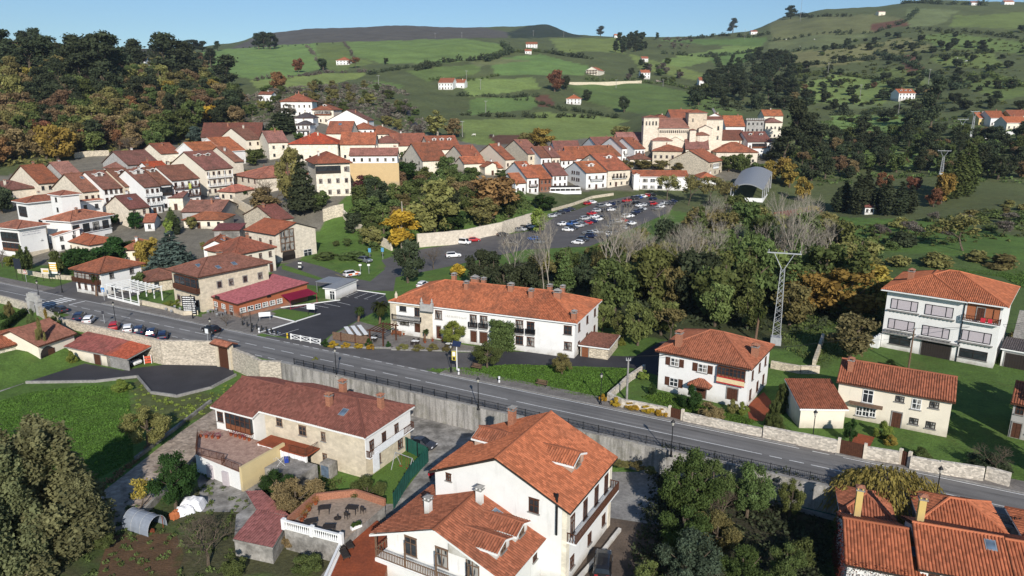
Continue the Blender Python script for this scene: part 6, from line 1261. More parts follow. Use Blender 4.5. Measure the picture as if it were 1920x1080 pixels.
T('con',325,512,425,90,LC['blue'],'broad blue-green conifer behind the brown hipped stone house');T('oak',280,510,434,48,LC['gold'],'golden-brown tree left of the blue-green conifer');T('oak',255,430,396,30,LC['mag'],'dark tree beside the cafe terrace');T('con',322,420,385,26,LC['green'],'young conifer beside the bend of the lane');T('cyp',332,440,408,16,LC['dark'],'little dark cypress behind the blue-green conifer');T('pop',318,445,405,20,LC['lime'],'yellowish tree behind the blue-green conifer')
for q in((150,515,460,60),(185,510,452,60),(215,500,440,55),(165,520,470,60),(240,490,450,40)):T('oak',*q,LC['mag'],'dense evergreen tree in the hotel garden','dense evergreen trees in the hotel garden')
for q in((112,515,468,36),(130,505,470,30)):T('oak',*q,LC['green'],'bright green tree in front of the hotel gable','bright green trees in front of the hotel gable')
for q in((45,508,460,14),(56,505,462,14),(38,510,470,12)):T('cyp',*q,LC['green'],'slim conifer in front of the lettered gable','slim conifers in front of the lettered gable')
T('oak',22,500,474,26,LC['lime'],'lime-green shrub before the hotel balconies');T('bare',5,500,450,40,LC['grey'],'reddish leafless tree at the left edge before the hotel');T('oak',5,400,340,50,LC['dark'],'dark tree at the left edge behind the hotel')
T('oak',262,545,505,30,LC['green'],'small tree overhanging the white pergola')
def palm(px,yb,yt,wpx,label,z=0.0,n=40):
 P=atz(px,yb,z);s=zcof(P)/FPX;h=(yb-yt)*s;t=thing('palm_tree',label,'palm tree',P);m=MB();k=6
 for i in range(k):m.cyl((.06*i,0,h*.72*i/k-.1),(.06*(i+1),0,h*.72*(i+1)/k),.26-.015*i,.25-.015*i,8)
 m.build('trunk',MT['wood2'],t);g=random.Random(int(px));m=MB();r=wpx*s/2
 for i in range(n):
  a=g.random()*6.283;e=g.uniform(-.5,1.2);d=Vector((math.cos(a),math.sin(a),0));p=Vector((.36,0,h*.72));side=Vector((-d.y,d.x,0))
  for j in range(5):
   q=p+(d*math.cos(e)+Vector((0,0,math.sin(e))))*r/4.6;w0=.34*(1-j/6);w1=.34*(1-(j+1)/6)
   m.add([p-side*w0,p+side*w0,q+side*w1,q-side*w1],[[0,1,2,3]]);p=q;e-=.42
 m.build('fronds',MT['leaf'],t,(0,0,0),0,(.075,.10,.03));return t
palm(181,555,505,24,'palm tree in front of the timber corner house');palm(593 if False else 672,603,572,26,'smaller palm tree by the wooden pergola');palm(712,608,560,44,'larger palm tree between pergola and inn',n=70);palm(1416,640,560,34,'palm tree behind the white villa');palm(795,640,612,16,'little potted palm on the inn forecourt',n=24)
T('spa',408,600,565,30,LC['olive'],'knobbly pruned tree on the restaurant forecourt')if False else None
for q in((425,612,577,30),(455,606,572,36)):T('bare',*q,LC['grey'],'pollarded leafless tree on the restaurant forecourt','pollarded trees on the restaurant forecourt')
T('fin',848,648,598,54,LC['lime'],'light green leafy tree against the white inn');T('fin',914,690,638,62,LC['green'],'round young tree on the lawn before the inn');T('fin',1054,702,660,44,LC['olive'],'small olive-green tree in the middle of the roadside lawn');
for i,q in enumerate(((1068,660,646,8),(1148,645,622,26),(1165,648,632,20))):T('fsh',*q,LC['lime']if i else LC['green'],'leafy shrub at the right end of the inn terrace' if i else 'tiny conical shrub at the foot of the inn wall','leafy shrubs at the right end of the inn terrace' if i else None)
T('fsh',1222,742,712,20,LC['mag'],'clipped round bush at the left corner of the villa',name='round_bush');T('fsh',1206,712,690,26,LC['lime'],'pale green bush by the villa side gate',name='bush');T('fsh',1295,768,716,44,LC['mag'],'dark green camellia-like bush beside the villa door');T('fsh',1332,790,748,60,LC['brown'],'reddish leafless rose hedge in front of the villa');T('fsh',1372,775,745,28,LC['olive'],'rounded olive bush right of the villa door');T('fsh',1390,778,750,30,LC['lime'],'yellow-green bush at the right corner of the villa')
for i,q in enumerate(((1450,802,748,40),(1466,772,714,38))):T('fco',*q,LC['green'],'plump clipped cypress, %s one, between villa and garage'%('nearer' if i==0 else 'farther'))
T('fsh',1592,832,775,30,LC['mag'],'climbing shrub on the corner of the garage');T('fsh',1655,822,785,40,LC['lime'],'round bush beside the cottage door');T('fsh',1670,835,812,30,LC['gold'],'flowering bush behind the cottage garden wall');T('fsh',1725,860,835,44,LC['green'],'low green bush behind the long garden wall')
T('bare',1868,890,800,90,LC['grey'],'leafless reddish tree in the shaded garden right of the cottage');T('fsh',1850,880,840,80,LC['dark'],'dark hedge plants under the leafless reddish tree');T('fsh',1878,885,860,40,LC['dark'],'dark shrub at the end of the long garden wall');T('fsh',1670,690,672,30,LC['mag'],'green bush at the foot of the tall white house')
for q in((1130,752,736,20),(1155,762,742,30),(1185,768,750,36),(1215,774,756,36),(1240,780,762,30)):T('fsh',*q,LC['yellow'],'bright yellow shrub of the low hedge along the villa wall','bright yellow low hedge along the villa wall')
for q in((625,650,637,24),(648,652,640,22),(672,653,641,22),(695,655,643,20)):T('fsh',*q,LC['yellow'],'yellow flowering shrub in the bed by the wooden pergola','yellow shrubs in the bed by the wooden pergola')
for q in((610,650,634,20),(692,650,632,18),(728,652,638,14)):T('fsh',*q,LC['mag'],'clipped dark bush in the bed by the wooden pergola','clipped dark bushes by the wooden pergola')
for q in((755,655,643,30),(785,656,644,30),(812,657,642,28),(838,658,646,24)):T('fsh',*q,LC['olive'],'low flowering shrub in the bed before the inn','low flowering shrubs in the bed before the inn')
for q in((318,575,562,30),(335,572,560,24)):T('fsh',*q,LC['lime'],'yellow-green hedge shrub by the black menu board','yellow-green hedge by the black menu board')
zl=ZLOW
T('fco',92,1030,772,240,(.150,.148,.070),'huge feathery grey-green cypress at the lower left',z=zl);T('fco',22,1075,815,180,(.125,.130,.062),'grey-green cypress behind the huge one at the left edge',z=zl);T('fco',165,1020,872,100,(.155,.152,.074),'lower arm-like cypress at the right foot of the huge one',z=zl);T('fin',20,1060,940,120,LC['green'],'leafy shrub-tree at the lower left corner',z=zl)
T('fin',280,842,756,92,LC['olive'],'rounded olive tree at the edge of the field beside the stream',z=zl);T('fin',330,955,842,96,LC['mag'],'dense dark orange tree beside the stream',z=zl);T('spa',265,950,880,60,LC['gold'],'yellowing tree left of the dense dark orange tree',z=zl)
T('bare',390,1060,938,150,LC['grey'],'tangled leafless tree in the vegetable garden',z=zl);T('bare',370,1010,950,90,LC['grey'],'smaller tangled leafless tree behind it in the vegetable garden',z=zl)
T('fin',520,935,874,66,LC['mag'],'dark evergreen bush below the farmhouse veranda',z=zl);T('fin',558,970,890,110,LC['brown'],'bronze-green bush beside the brick-walled terrace',z=zl);T('fin',690,955,885,74,LC['green'],'willowy green bush on the farmhouse lawn',z=zl)
T('fsh',195,1030,985,50,LC['green'],'clump of green plants by the stream',z=zl);T('fsh',440,1080,1030,60,LC['green'],'green bush at the bottom edge below the leafless tree',z=zl);T('fsh',575,1075,1030,70,LC['green'],'leafy bush under the white balustrade',z=zl);T('fsh',545,1020,985,60,LC['brown'],'creeper under the white balustrade',z=zl);T('fsh',900,735,700,10,LC['green'],'x',z=zl)if False else None
T('fin',1290,990,835,120,(.060,.085,.026),'tall leafy bush-tree beside the driveway and the road',z=zl);T('fin',1330,960,850,90,LC['green'],'broad green shrub-tree right of the tallest by the driveway',z=zl);T('fin',1400,970,862,100,LC['green'],'bright leafy tree under the road railing',z=zl);T('bare',1350,985,875,90,LC['grey'],'leafless shrub-tree among the green ones by the driveway',z=zl);T('fin',1480,975,888,50,LC['mid'],'small-leaved tree by the pool cover below the railing',z=zl)  # some leaf colours here darkened to stand in for deep shade
T('fin',1280,1060,930,100,(.060,.085,.026),'dark leafy bush in the middle of the driveway hedge',z=zl);T('fin',1290,1110,985,130,(.062,.082,.052),'grey-green olive-like bush beside the driveway',z=zl);T('fsh',1215,1110,1040,70,LC['mid'],'light green bush beside the black car',z=zl);T('bare',1300,1130,1020,120,LC['rust'],'leafless reddish bush at the bottom edge right of the car',z=zl);T('fin',1470,1110,1000,70,LC['green'],'thin-leaved tree in the shaded garden at the bottom',z=zl);T('fin',1390,1120,1010,110,(.060,.085,.026),'dark garden tree at the bottom edge',z=zl);T('fin',1340,1040,950,100,LC['olive'],'brownish bush in the middle of the shaded garden',z=zl);T('spa',1500,1060,990,70,LC['green'],'slender tree close to the creeper-covered gable',z=zl)  # shade of this garden partly put into darker leaf colours
for i,q in enumerate(((80,655,590,20),(66,632,572,24),(92,628,575,18),(108,622,580,22),(20,598,560,22))):T('fsh',*q,LC[('olive','green','gold','green','olive')[i]],('small clipped tree on the garden lawn','tall shrub with reddish leaves against the garden wall','golden climbing plant on the garden wall','green climbing plant on the garden wall','ivy bush left of the stone gateway')[i],z=-.6)
T('fsh',135,682,655,24,LC['lime'],'leafy bush with white flowers beside the red-roofed shed',z=zl);T('fsh',228,735,708,44,LC['lime'],'weedy plants by the yard edge',z=zl);T('fsh',592,690,665,18,LC['lime'],'little bush on the retaining wall',z=-1.5)
for q in((1165,872,862,40),(1195,876,862,40),(1218,890,868,26)):T('fsh',*q,LC['olive'],'ivy trailing over the retaining wall by the driveway','ivy plants on the retaining wall by the driveway',z=-1.6)
P=atz(1652,975,zl);t=thing('weeping_tree','weeping yellow-green tree leaning over the road railing at the right','tree',P);m=trunk_simple(7,7,.25,5,3,2.2,5.5);m.build('trunk',MT['bark'],t)
g=np.random.default_rng(3);Vs=[];Fs=[];vv=[]
for i in range(700):
 a=g.random()*6.283;r=4.6*g.random()**.6;p=np.array([r*math.cos(a)*1.3,r*math.sin(a)*.8,5.9-.09*r*r+g.random()*.8]);L=1.4+2.6*g.random();c=g.random()
 for j in range(9):
  q=p+np.array([math.cos(a)*.13+g.normal()*.07,math.sin(a)*.13+g.normal()*.07,-L/9]);d=g.normal(size=3)*.06;b=len(Vs);Vs+=[p-d,p+d,q+d*.6,q-d*.6];Fs.append([b,b+1,b+2,b+3]);vv+=[c*.6+.4*g.random()]*4;p=q
ob('crown',np_mesh('crown',Vs,Fs,[MT['leaf']],vv),t,(0,0,0),0,(.21,.17,.05))
undergrowth('undergrowth',"1490,540 1640,480 1650,600 1550,690 1470,650 1420,610",260,1.0,'green',409,.3,34,0.0)
undergrowth('undergrowth',"150,1090 170,1000 210,940 330,860 400,880 470,960 440,1090",150,.35,'green',411,.15,40,zl,.6)
undergrowth('undergrowth',"1180,1100 1230,880 1560,960 1560,1110",330,.9,'dark',412,.2,46,zl,.7)
undergrowth('weeds',"-10,1090 60,1010 130,950 230,880 330,790 250,870 150,960 30,1040",200,.5,'brown',413,.16,36,zl,.5)
undergrowth('weeds',"255,712 283,742 335,750 398,735 440,712 430,760 330,800 240,850 235,760",120,.3,'lime',414,.15,34,zl,.4)
undergrowth('weeds',"430,960 560,880 640,900 640,935 590,935 480,925",160,.45,'green',415,.15,34,zl,.5)
def turf(poly,n,z,c,seed,h=.16):
 """blades of rough grass: one object nobody could count"""
 P=[atz(x,y,z)for x,y in pp(poly)];g=np.random.default_rng(seed);lo=np.array([[min(p[i]for p in P),max(p[i]for p in P)]for i in(0,1)])
 X=g.uniform(*lo[0],n);Y=g.uniform(*lo[1],n);k=inpoly(X,Y,[(p.x,p.y)for p in P]);X,Y=X[k],Y[k];n=len(X);cl=.5+.5*np.sin(X*.9+1.3*np.sin(Y*.7))*np.sin(Y*1.1+np.sin(X*.5))
 B=np.c_[X,Y,np.full(n,z)];a=g.uniform(0,6.283,n);d=np.c_[np.cos(a),np.sin(a),np.zeros(n)];hh=(h*(.5+g.random(n))*(.6+cl))[:,None];w=.11*(.6+.8*g.random(n))[:,None];up=np.c_[g.normal(0,.5,n),g.normal(0,.5,n),np.ones(n)]
 V=np.stack([B-d*w,B+d*w,B+d*w*.4+up*hh,B-d*w*.4+up*hh],1).reshape(-1,3);o=ob('grass',np_mesh('grass',V,np.arange(4*n).reshape(n,4),[MT['leaf']],np.repeat(np.clip(.3*cl+.7*g.random(n),0,1),4)),None,(0,0,.02),0,c);o['kind']='stuff'
turf("-30,760 60,735 170,722 240,728 245,770 250,860 180,900 -30,850",60000,zl,(.085,.150,.030),1,.085)
turf("800,692 880,690 965,684 1180,692 1160,740 1125,752 990,722",26000,.02,(.085,.155,.030),2,.12)
turf("1490,545 1650,480 1650,640 1540,690 1470,655",30000,0.0,(.085,.115,.034),3,.22)
turf("1200,745 1240,735 1420,790 1400,800 1290,780",9000,0.0,(.080,.15,.03),4,.12)
turf("1655,505 1920,500 1920,540 1880,520 1700,498",22000,0.0,(.080,.13,.032),5,.2)
def box_hedge(px,h,w,c,label,z):
 P=[atz(x,y,z)for x,y in pp(px)];o=P[0];B=[]
 for a,b in zip(P,P[1:]):
  n=max(1,int((b-a).length/.35))
  for i in range(n):
   q=a.lerp(b,(i+.5)/n)-o
   for zz in[h*(k+.5)/max(2,int(h))for k in range(max(2,int(h)))]:B.append((q.x,q.y,zz,w,.55*h/max(2,int(h))+.1))
 V,F,v=leaves(B,int(110 if h<3 else 70)*len(B),.13 if h<3 else .2,5);tag(ob('hedge',np_mesh('hedge',V,F,[MT['leaf']],v),None,o,0,LC[c]),label,'hedge')
box_hedge("0,600 15,596 28,592",1.3,.5,'mag','clipped dark hedge before the stone gateway at the left edge',-.6);box_hedge("6,622 26,605 48,590",1.5,.55,'mag','long clipped dark hedge beside the garden path at the left edge',-.6)
for q in((1690,500,478,50),(1560,520,488,70),(1610,525,500,60),(1760,500,470,60),(1880,505,475,70),(1835,490,468,50),(1915,640,600,50)):T('shr',*q,LC['olive'],'rough olive shrub on the ground behind the tall white house','rough olive shrubs behind the tall white house')
for q in((60,398,372,40),(140,392,372,24),(215,420,398,26),(300,392,372,22),(362,430,405,26),(390,470,450,30),(470,340,318,30),(455,372,352,26),(120,360,342,30),(170,345,328,26),(330,318,300,24),(410,305,290,24),(500,288,270,22),(640,318,298,30),(700,350,328,30),(560,262,246,24),(760,300,282,22),(880,330,312,30),(940,335,318,26),(1090,315,300,20),(1120,312,298,20),(1270,322,304,26),(1380,292,276,22),(1250,315,300,20),(215,330,314,24),(265,345,330,20)):
 T('oak',*q,LC[('green','mid','olive','mag')[int(q[0])%4]],'%s garden tree between the old town houses'%('green','mid-green','olive','glossy dark')[int(q[0])%4],'%s garden trees between the old town houses'%('green','mid-green','olive','glossy dark')[int(q[0])%4])
box_hedge("921,653 962,660",5.4,.62,'green','tall clipped ivy block against the inn wall',0.0)
for q in((1195,648,560,60),(1240,628,545,70),(1160,640,575,40),(1130,622,555,44),(1340,612,520,70),(1400,618,530,64)):T('oak',*q,LC['mid' if q[0]%3 else 'olive'],'tree at the near edge of the central grove behind villa and inn','trees at the near edge of the central grove')
for q in((1985,905,690,120),(2010,840,650,130),(1960,780,690,60)):T('oak',*q,LC['dark'],'added dark tree out of view past the right edge, shading the grey house','added dark trees out of view past the right edge, shading the grey house')  # unseen trees beyond the right edge, added for the shadow they cast
# --- walls, railings, gates
zl=ZLOW
def wall(name,label,P,h,th,mat,col=None,cat='wall',group=None,z0=-.6,cap=None,top=None):
 """free-standing wall along ground points P"""
 t=P[0];o=thing(name,label,cat,(t.x,t.y,t.z),0,group);m=MB();c=MB()
 for a,b in zip(P,P[1:]):
  d=b-a;L=d.length;e=d/L;n=Vector((-e.y,e.x,0))*th/2;k=max(1,int(L/2.5));rr=random.Random(int(a.x*7))
  for i in range(k):
   p=a.lerp(b,i/k)-t;q=a.lerp(b,(i+1)/k)-t;hp=h+rr.uniform(-.05,.05);hq=hp
   m.add([p-n+Vector((0,0,z0)),q-n+Vector((0,0,z0)),q-n+Vector((0,0,hq)),p-n+Vector((0,0,hp)),p+n+Vector((0,0,z0)),q+n+Vector((0,0,z0)),q+n+Vector((0,0,hq)),p+n+Vector((0,0,hp))],[[0,1,2,3],[5,4,7,6],[3,2,6,7],[1,5,6,2],[4,0,3,7]])
   if cap:mm=(p+q)/2;c.box(mm.x,mm.y,mm.z+hp+.005,(q-p).length+.02,th+.14,.12,0,math.atan2(e.y,e.x))
 m.build('wall_body',MT[mat],o,(0,0,0),0,col)
 if cap:c.build('coping',MT[cap],o)
 return o
def pts(s,z=0.0):return[atz(x,y,z)for x,y in pp(s)]
P=[ws(s,w+.35,zl)for s,w in((-88.5,81.7),(-60,81.7),(-30,81.7),(0,81.7),(30,81.7),(60,81.7),(120,81.7),(200,81.7))]
wall('retaining_wall','long grey weathered retaining wall holding up the road above the gardens',P,3.85,.7,'streak',z0=-.5,cap='concrete')
P=[ws(s,w+.3,zl)for s,w in((-146,77.7),(-130,77.9),(-115,78.2),(-109,81.0),(-105.3,82.7))]
wall('stone_wall','tall rough stone wall between the parked cars and the sunk yard',P,4.7,.65,'stone',(.56,.49,.39))
P=[ws(s,w+.3,zl)for s,w in((-101.3,82.5),(-97,81.6),(-92,80.3),(-88.4,81.6))]
wall('stone_wall','rough stone wall right of the tiled yard gate',P,4.1,.65,'stone',(.54,.48,.39))
P=[ws(s,w,-.6)for s,w in((-200,81.3),(-170,81.0),(-160.5,80.4))];wall('stone_wall','garden wall left of the old stone gateway',P,2.3,.5,'stone',(.54,.48,.39))
P=[ws(s,w,-.6)for s,w in((-156.5,80.0),(-150,78.6),(-146,78.0))];wall('stone_wall','ivy-grown garden wall right of the old stone gateway',P,2.3,.5,'stone',(.50,.45,.37))
a=ws(-158.5,80.2,-.6);t=thing('stone_gateway','old stone gateway with a carved weathered top at the left edge','gateway',a,R(-28))
for sx in(-1,1):m=MB();m.box(sx*1.5,0,0,1.0,.9,3.2);m.build('pillar',MT['ashlar'],t,(0,0,0),0,WC['G'])
m=MB();m.box(0,0,3.2,4.4,1.0,.5);m.box(0,0,3.7,3.4,.8,.8);m.box(0,0,4.5,2.0,.7,.6)
for sx in(-1,1):m.lathe([(0,1.2),(.15,.9),(.3,.5),(.2,0)],8,0,sx*1.7,0)if False else m.box(sx*1.9,0,3.7,.4,.5,.9)
m.build('lintel',MT['ashlar'],t,(0,0,0),0,WC['G']);m=MB();m.box(.5,.2,0,.9,.08,2.8);m.build('gate',MT['iron'],t)
a=ws(-103.3,82.6,zl);t=thing('yard_gate','wooden yard gate under its own little tiled roof beside the road','gate',a,R(-30))
for sx in(-1,1):m=MB();m.box(sx*1.7,0,-.3,.6,.8,4.9);m.build('pillar',MT['ashlar'],t,(0,0,0),0,WC['S'])
m=MB();m.box(0,-.1,0,2.8,.12,4.2)
for i in range(9):m.box(-1.3+i*.33,-.18,.05,.05,.06,4.1)
m.build('door',MT['wood'],t);m=MB();tt=math.tan(R(22))
for PL in([(-2.4,-1.2,4.7),(2.4,-1.2,4.7),(2.4,0,4.7+1.2*tt),(-2.4,0,4.7+1.2*tt)],[(2.4,1.2,4.7),(-2.4,1.2,4.7),(-2.4,0,4.7+1.2*tt),(2.4,0,4.7+1.2*tt)]):roof_plane(m,PL,.07,True,3)
o=m.build('roof',[MT['roof'],MT['wood']],t);o.color=(*RO['V'],.7)
RW='low stone garden walls along the right side of the road'
for s,lab in(("1140,752 1165,764 1200,770 1253,781",'low stone wall in front of the villa hedge, left of the small wooden gate'),("1281,790 1350,804 1428,820",'low stone wall in front of the villa garden, right of the small wooden gate'),("1430,821 1500,835 1568,849",'stone wall in front of the cream garage'),("1622,861 1684,871",'short stone wall between two brown gates before the cottage'),("1704,879 1760,889 1842,902",'long stone wall right of the narrow brown door'),("1846,900 1892,913",'stone wall end piece at the far right of the roadside gardens')):
 wall('garden_wall',lab,pts(s),1.35 if s<"1430" else 1.75,.45,'stone',(.62,.56,.47))
wall('garden_wall','side wall with a hedge on the left of the villa garden',pts("1140,752 1180,715 1208,696"),1.2,.4,'stone',(.6,.54,.46))
def gate(label,p0,p1,h,mat='wood',name='gate'):
 a=atz(*p0,0);b=atz(*p1,0);d=b-a;t=thing(name,label,'gate',a,math.atan2(d.y,d.x));L=d.length
 m=MB();m.box(L/2,0,.05,L,.08,h);n=max(3,int(L/.25))
 for i in range(n+1):m.box(L*i/n,-.06,.05,.05,.05,h)
 m.build('boards',MT[mat],t);
 for x in(0,L):m=MB();m.box(x,.02,-.2,.35,.4,h+.45);m.build('gate_post',MT['ashlar'],t,(0,0,0),0,WC['C'])
gate('small brown wooden garden gate of the villa',(1255,782),(1279,789),1.5);gate('wide brown sheet gate in front of the cottage drive',(1571,850),(1620,861),1.9);gate('narrow brown garden door between two stone walls',(1686,871),(1703,877),1.9)
sheet('brick_drive',pts("1400,760 1432,735 1452,760 1430,790 1405,788"),.03,MT['terra']);sheet('brick_drive',pts("1571,850 1620,861 1640,820 1605,812"),.03,MT['terra'])
P=[at(783,464),at(830,460),at(872,455),at(940,440),at(1003,419)];wall('garden_wall','tall cream wall of the walled garden beside the car lane',P,4.3,.6,'ashlar',WC['C'],z0=-1.5)
wall('garden_wall','old cream wall running up from the museum lawn into the garden',[at(735,470),at(700,452),at(660,425),at(645,408)],2.6,.6,'ashlar',WC['C'],z0=-1.5)
wall('stone_wall','rough terrace wall behind the dark red gabled house',[at(606,415),at(625,408),at(645,404)],4.0,.7,'stone',WC['S'],z0=-2)
wall('stone_wall','long stone wall beside the sloping town lane',[at(440,385),at(470,402),at(505,412)],3.0,.6,'ashlar',WC['S'],z0=-2)
wall('stone_wall','pale field wall under the large chalet',[at(1066,158),at(1120,158),at(1203,155)],2.2,.7,'ashlar',WC['S'],z0=-2)
wall('stone_wall','ruined wall above the roofs at the foot of the left wood',[at(140,297),at(170,293),at(205,292)],2.4,.7,'stone',WC['S'],z0=-2)
wall('garden_wall','white wall below the hamlet at the right edge',[at(1830,262),at(1870,255),at(1930,252)],2.4,.7,'plaster',WC['W'],z0=-2)
wall('stone_wall','stone wall along the end of the car park below the street row',[at(1035,396),at(1075,385),at(1110,372),at(1150,366)],1.1,.5,'stone',WC['S'],z0=-1.5)
wall('garden_wall','low wall of the front garden before the white pergola',pts("262,570 300,578 345,592 372,590"),1.0,.4,'ashlar',WC['S'])
wall('garden_wall','low garden wall below the yellow panel sign',pts("35,512 85,521 135,525"),1.1,.4,'stone',WC['S'])
wall('stone_wall','stepped stone wall behind the pylon',pts("1445,690 1500,700 1535,700"),1.3,.5,'stone',WC['S']);wall('stone_wall','stone wall rising beside the half-bare reddish tree',pts("1525,690 1535,662 1542,640"),1.5,.5,'stone',WC['S'])
t=thing('railing','black iron railing with thin bars on top of the retaining wall','railing',(0,0,0));m=MB();q=MB();zt=.45
for s0 in np.arange(-85.5,70,2.2):
 s1=s0+2.2;a=ws(s0,82.05,0);b=ws(s1,82.05,0);d=(b-a);an=math.atan2(d.y,d.x);mid=(a+b)/2
 for z in(.12,.5,1.02):q.box(mid.x,mid.y,zt+z,2.2,.05,.05,0,an)
 m.box(a.x,a.y,zt,.09,.09,1.15,0,an)
 for i in range(1,11):p=a.lerp(b,i/11);m.box(p.x,p.y,zt+.12,.028,.028,.92,0,an)
q.build('handrail',MT['iron'],t);m.build('bars',MT['iron'],t)
# --- barns and shed round the yard
H=mk('barn','stone barn with a red tiled roof at the left edge beside the woodpile',-60,668,62,638,4.0,9.0,ZLOW,'barn');H.wing(0,0,H.W,9,4.0,'gx',22,'R','K','stone',fas='wood',base=.4,dirt=.4);H.win('F',H.ww/2-4.4,.4,'d',.8,.8);H.win('F',H.ww/2-7.4,.3,'d',.9,.9)
H=mk('barn','barn with a brown ribbed roof and a big arched wooden doorway behind the woodpile',72,650,145,625,4.2,13.0,ZLOW,'barn');H.wing(0,0,H.W,13,4.2,'gx',20,'B','K','plaster',fas='wood',base=.4,dirt=.3)
u,z=fp(H,'F',92,676);p,r=H.face('F',u);m=MB();m.box(0,-.02,0,2.9,.05,2.1,0);m.cyl((0,-.045,2.1),(0,0,2.1),1.45,1.45,20,0);m.box(.75,-.06,0,1.3,.06,2.9,1);m.build('arched_door',[MT['dark'],MT['wood']],H.root,(p[0],p[1],0),r)
L=atz(110,648,ZLOW+2.4);Rr=atz(238,674,ZLOW+2.4);H=House('shed','long low shed with a patched red lean-to roof against the stone wall, white car inside','shed',L,Rr,6.0,ZLOW)
H.wing(-2.4,0,H.W-4.8,6,2.4,'shed',9,(.30,.10,.085),'K','plaster',fas='tan',base=.3,ridge=False,dirt=.9);H.win('F',3.2,0,'D',1.7,2.0)
H.wing(H.W/2-3.1,0,6.2,6,2.4,'shed',9,(.40,.10,.055),'G','concrete',fas='tan',base=.3,ridge=False,dirt=.1,skip_wall=True);m=MB();m.box(-.1,-2.5,0,5.6,.2,2.3);m.box(-.1,2.5,0,5.6,.2,3.0);m.build('block_wall',MT['concrete'],H.root,(H.W/2-3.1,0,0));H.c=(H.W/2-3.1,0.1);H.win('F',-.3,.8,'d',.5,1.2)
SHED=H
t=thing('woodpile','heap of split firewood beside the arched barn door','woodpile',atz(62,685,zl));rr=random.Random(4);m=MB()
for i in range(330):
 a=rr.random()*6.283;d=rr.random()**.6;x=d*3.6*math.cos(a);y=d*1.7*math.sin(a);z=1.1*(1-d)*rr.random()+.08;v=Vector((rr.gauss(0,1),rr.gauss(0,1),rr.gauss(0,.3))).normalized()*.22;m.cyl(Vector((x,y,z))-v,Vector((x,y,z))+v,.08,.07,5)
m.build('logs',MT['any'],t,(0,0,0),R(50),(.42,.24,.12))
t=thing('tarpaulin','crumpled blue tarpaulin sheet over a heap at the left edge','tarpaulin',atz(8,702,zl));nx=18;V=[];rr=random.Random(8)
for i in range(nx):
 for j in range(nx):x=(i/(nx-1)-.5)*6.5;y=(j/(nx-1)-.5)*3.4;e=max(0,1-(x/3.3)**2)*max(0,1-(y/1.8)**2);V.append((x,y,1.1*e**.5+.16*math.sin(x*4+y*2)*e+rr.uniform(0,.14)*e))
m=MB();m.add(V,[[i*nx+j,(i+1)*nx+j,(i+1)*nx+j+1,i*nx+j+1]for i in range(nx-1)for j in range(nx-1)]);m.build('sheet',MT['cloth'],t,(0,0,0),R(55),(.02,.16,.50))
t=thing('barrel','turquoise plastic barrel by the arched barn door','barrel',atz(105,677,zl));m=MB();m.lathe([(0,0),(.38,0),(.44,.3),(.44,.8),(.38,1.1),(0,1.1)],12);m.build('body',MT['any'],t,(0,0,0),0,(.06,.36,.44));m=MB();m.lathe([(.40,.38),(.46,.4),(.40,.42)],12);m.build('hoop',MT['any'],t,(0,0,0),0,(.05,.3,.38))
t=thing('barrier','red and white plastic barrier leaning on the yard wall','barrier',atz(278,682,zl),R(20));m=MB();[m.box(0,0,.15+i*.5,1.3,.1,.35)for i in range(3)];m.build('slats',MT['any'],t,(0,0,0),0,(.6,.10,.05));m=MB();[m.box(sx*.6,0,0,.1,.12,1.7)for sx in(-1,1)];m.box(0,.06,.9,1.2,.06,.1);m.build('frame',MT['white'],t)
# --- street lamps, benches, signs, poles
def lamp_proto():
 t=thing('street_lamp','','street lamp',(0,0,0));m=MB();m.lathe([(.22,0),(.22,.12),(.14,.25),(.12,.9),(.07,1.0),(.05,4.1),(.09,4.15),(.05,4.25)],10);m.build('post',MT['iron'],t)
 m=MB();m.lathe([(.10,4.25),(.24,4.72)],6,0);m.build('lantern',MT['lamp'],t);m=MB();m.lathe([(.30,4.72),(.27,4.76),(.10,5.0),(.03,5.05),(.03,5.15),(0,5.2)],6);m.build('lamp_cap',MT['iron'],t);return t
LP=lamp_proto()
for i,(px,py,lab)in enumerate(((897,768,'in front of the inn lawn, on the railing'),(631,706,'at the start of the railing above the farmhouse'),(218,611,'beside the parked navy cars'),(398,645,'beside the tiled yard gate'),(1258,856,'above the driveway, seen against the road'),(1522,836,'in front of the cream garage'),(1752,952,'above the terraced roofs at the right'),(1126,758,'on the lawn edge beside the villa hedge'),(846,698,'next to the yellow timetable pole'),(75,566,'near the crosswalk at the left'),(362,597,'beside the black menu board'),(472,622,'on the restaurant forecourt kerb'),(117,548,'in front of the timber corner house'))):
 o=LP if i==0 else dup_tree(LP);P=atz(px,py,.1);o.location=P;o['label']='black iron street lamp '+lab;o['group']='black iron street lamps along the road'
def bench(px,py,rz,lab):
 t=thing('bench',lab,'bench',atz(px,py,.03),rz,'wooden benches along the lawn');m=MB()
 for i in range(4):m.box(0,-.18+i*.13,.44,1.9,.1,.05)
 m.build('seat',MT['wood2'],t);m=MB()
 for i in range(3):m.box(0,.3+i*.03,.55+i*.15,1.9,.04,.11)
 m.build('backrest',MT['wood2'],t)
 for sx in(-1,1):m=MB();m.box(sx*.8,-.15,0,.07,.08,.44);m.box(sx*.8,.28,0,.07,.08,.95);m.box(sx*.8,.05,.38,.07,.5,.06);m.build('leg',MT['iron'],t)
bench(893,693,R(-30),'wooden bench beside the timetable pole');bench(1015,724,R(-30),'wooden bench in the middle of the roadside lawn')
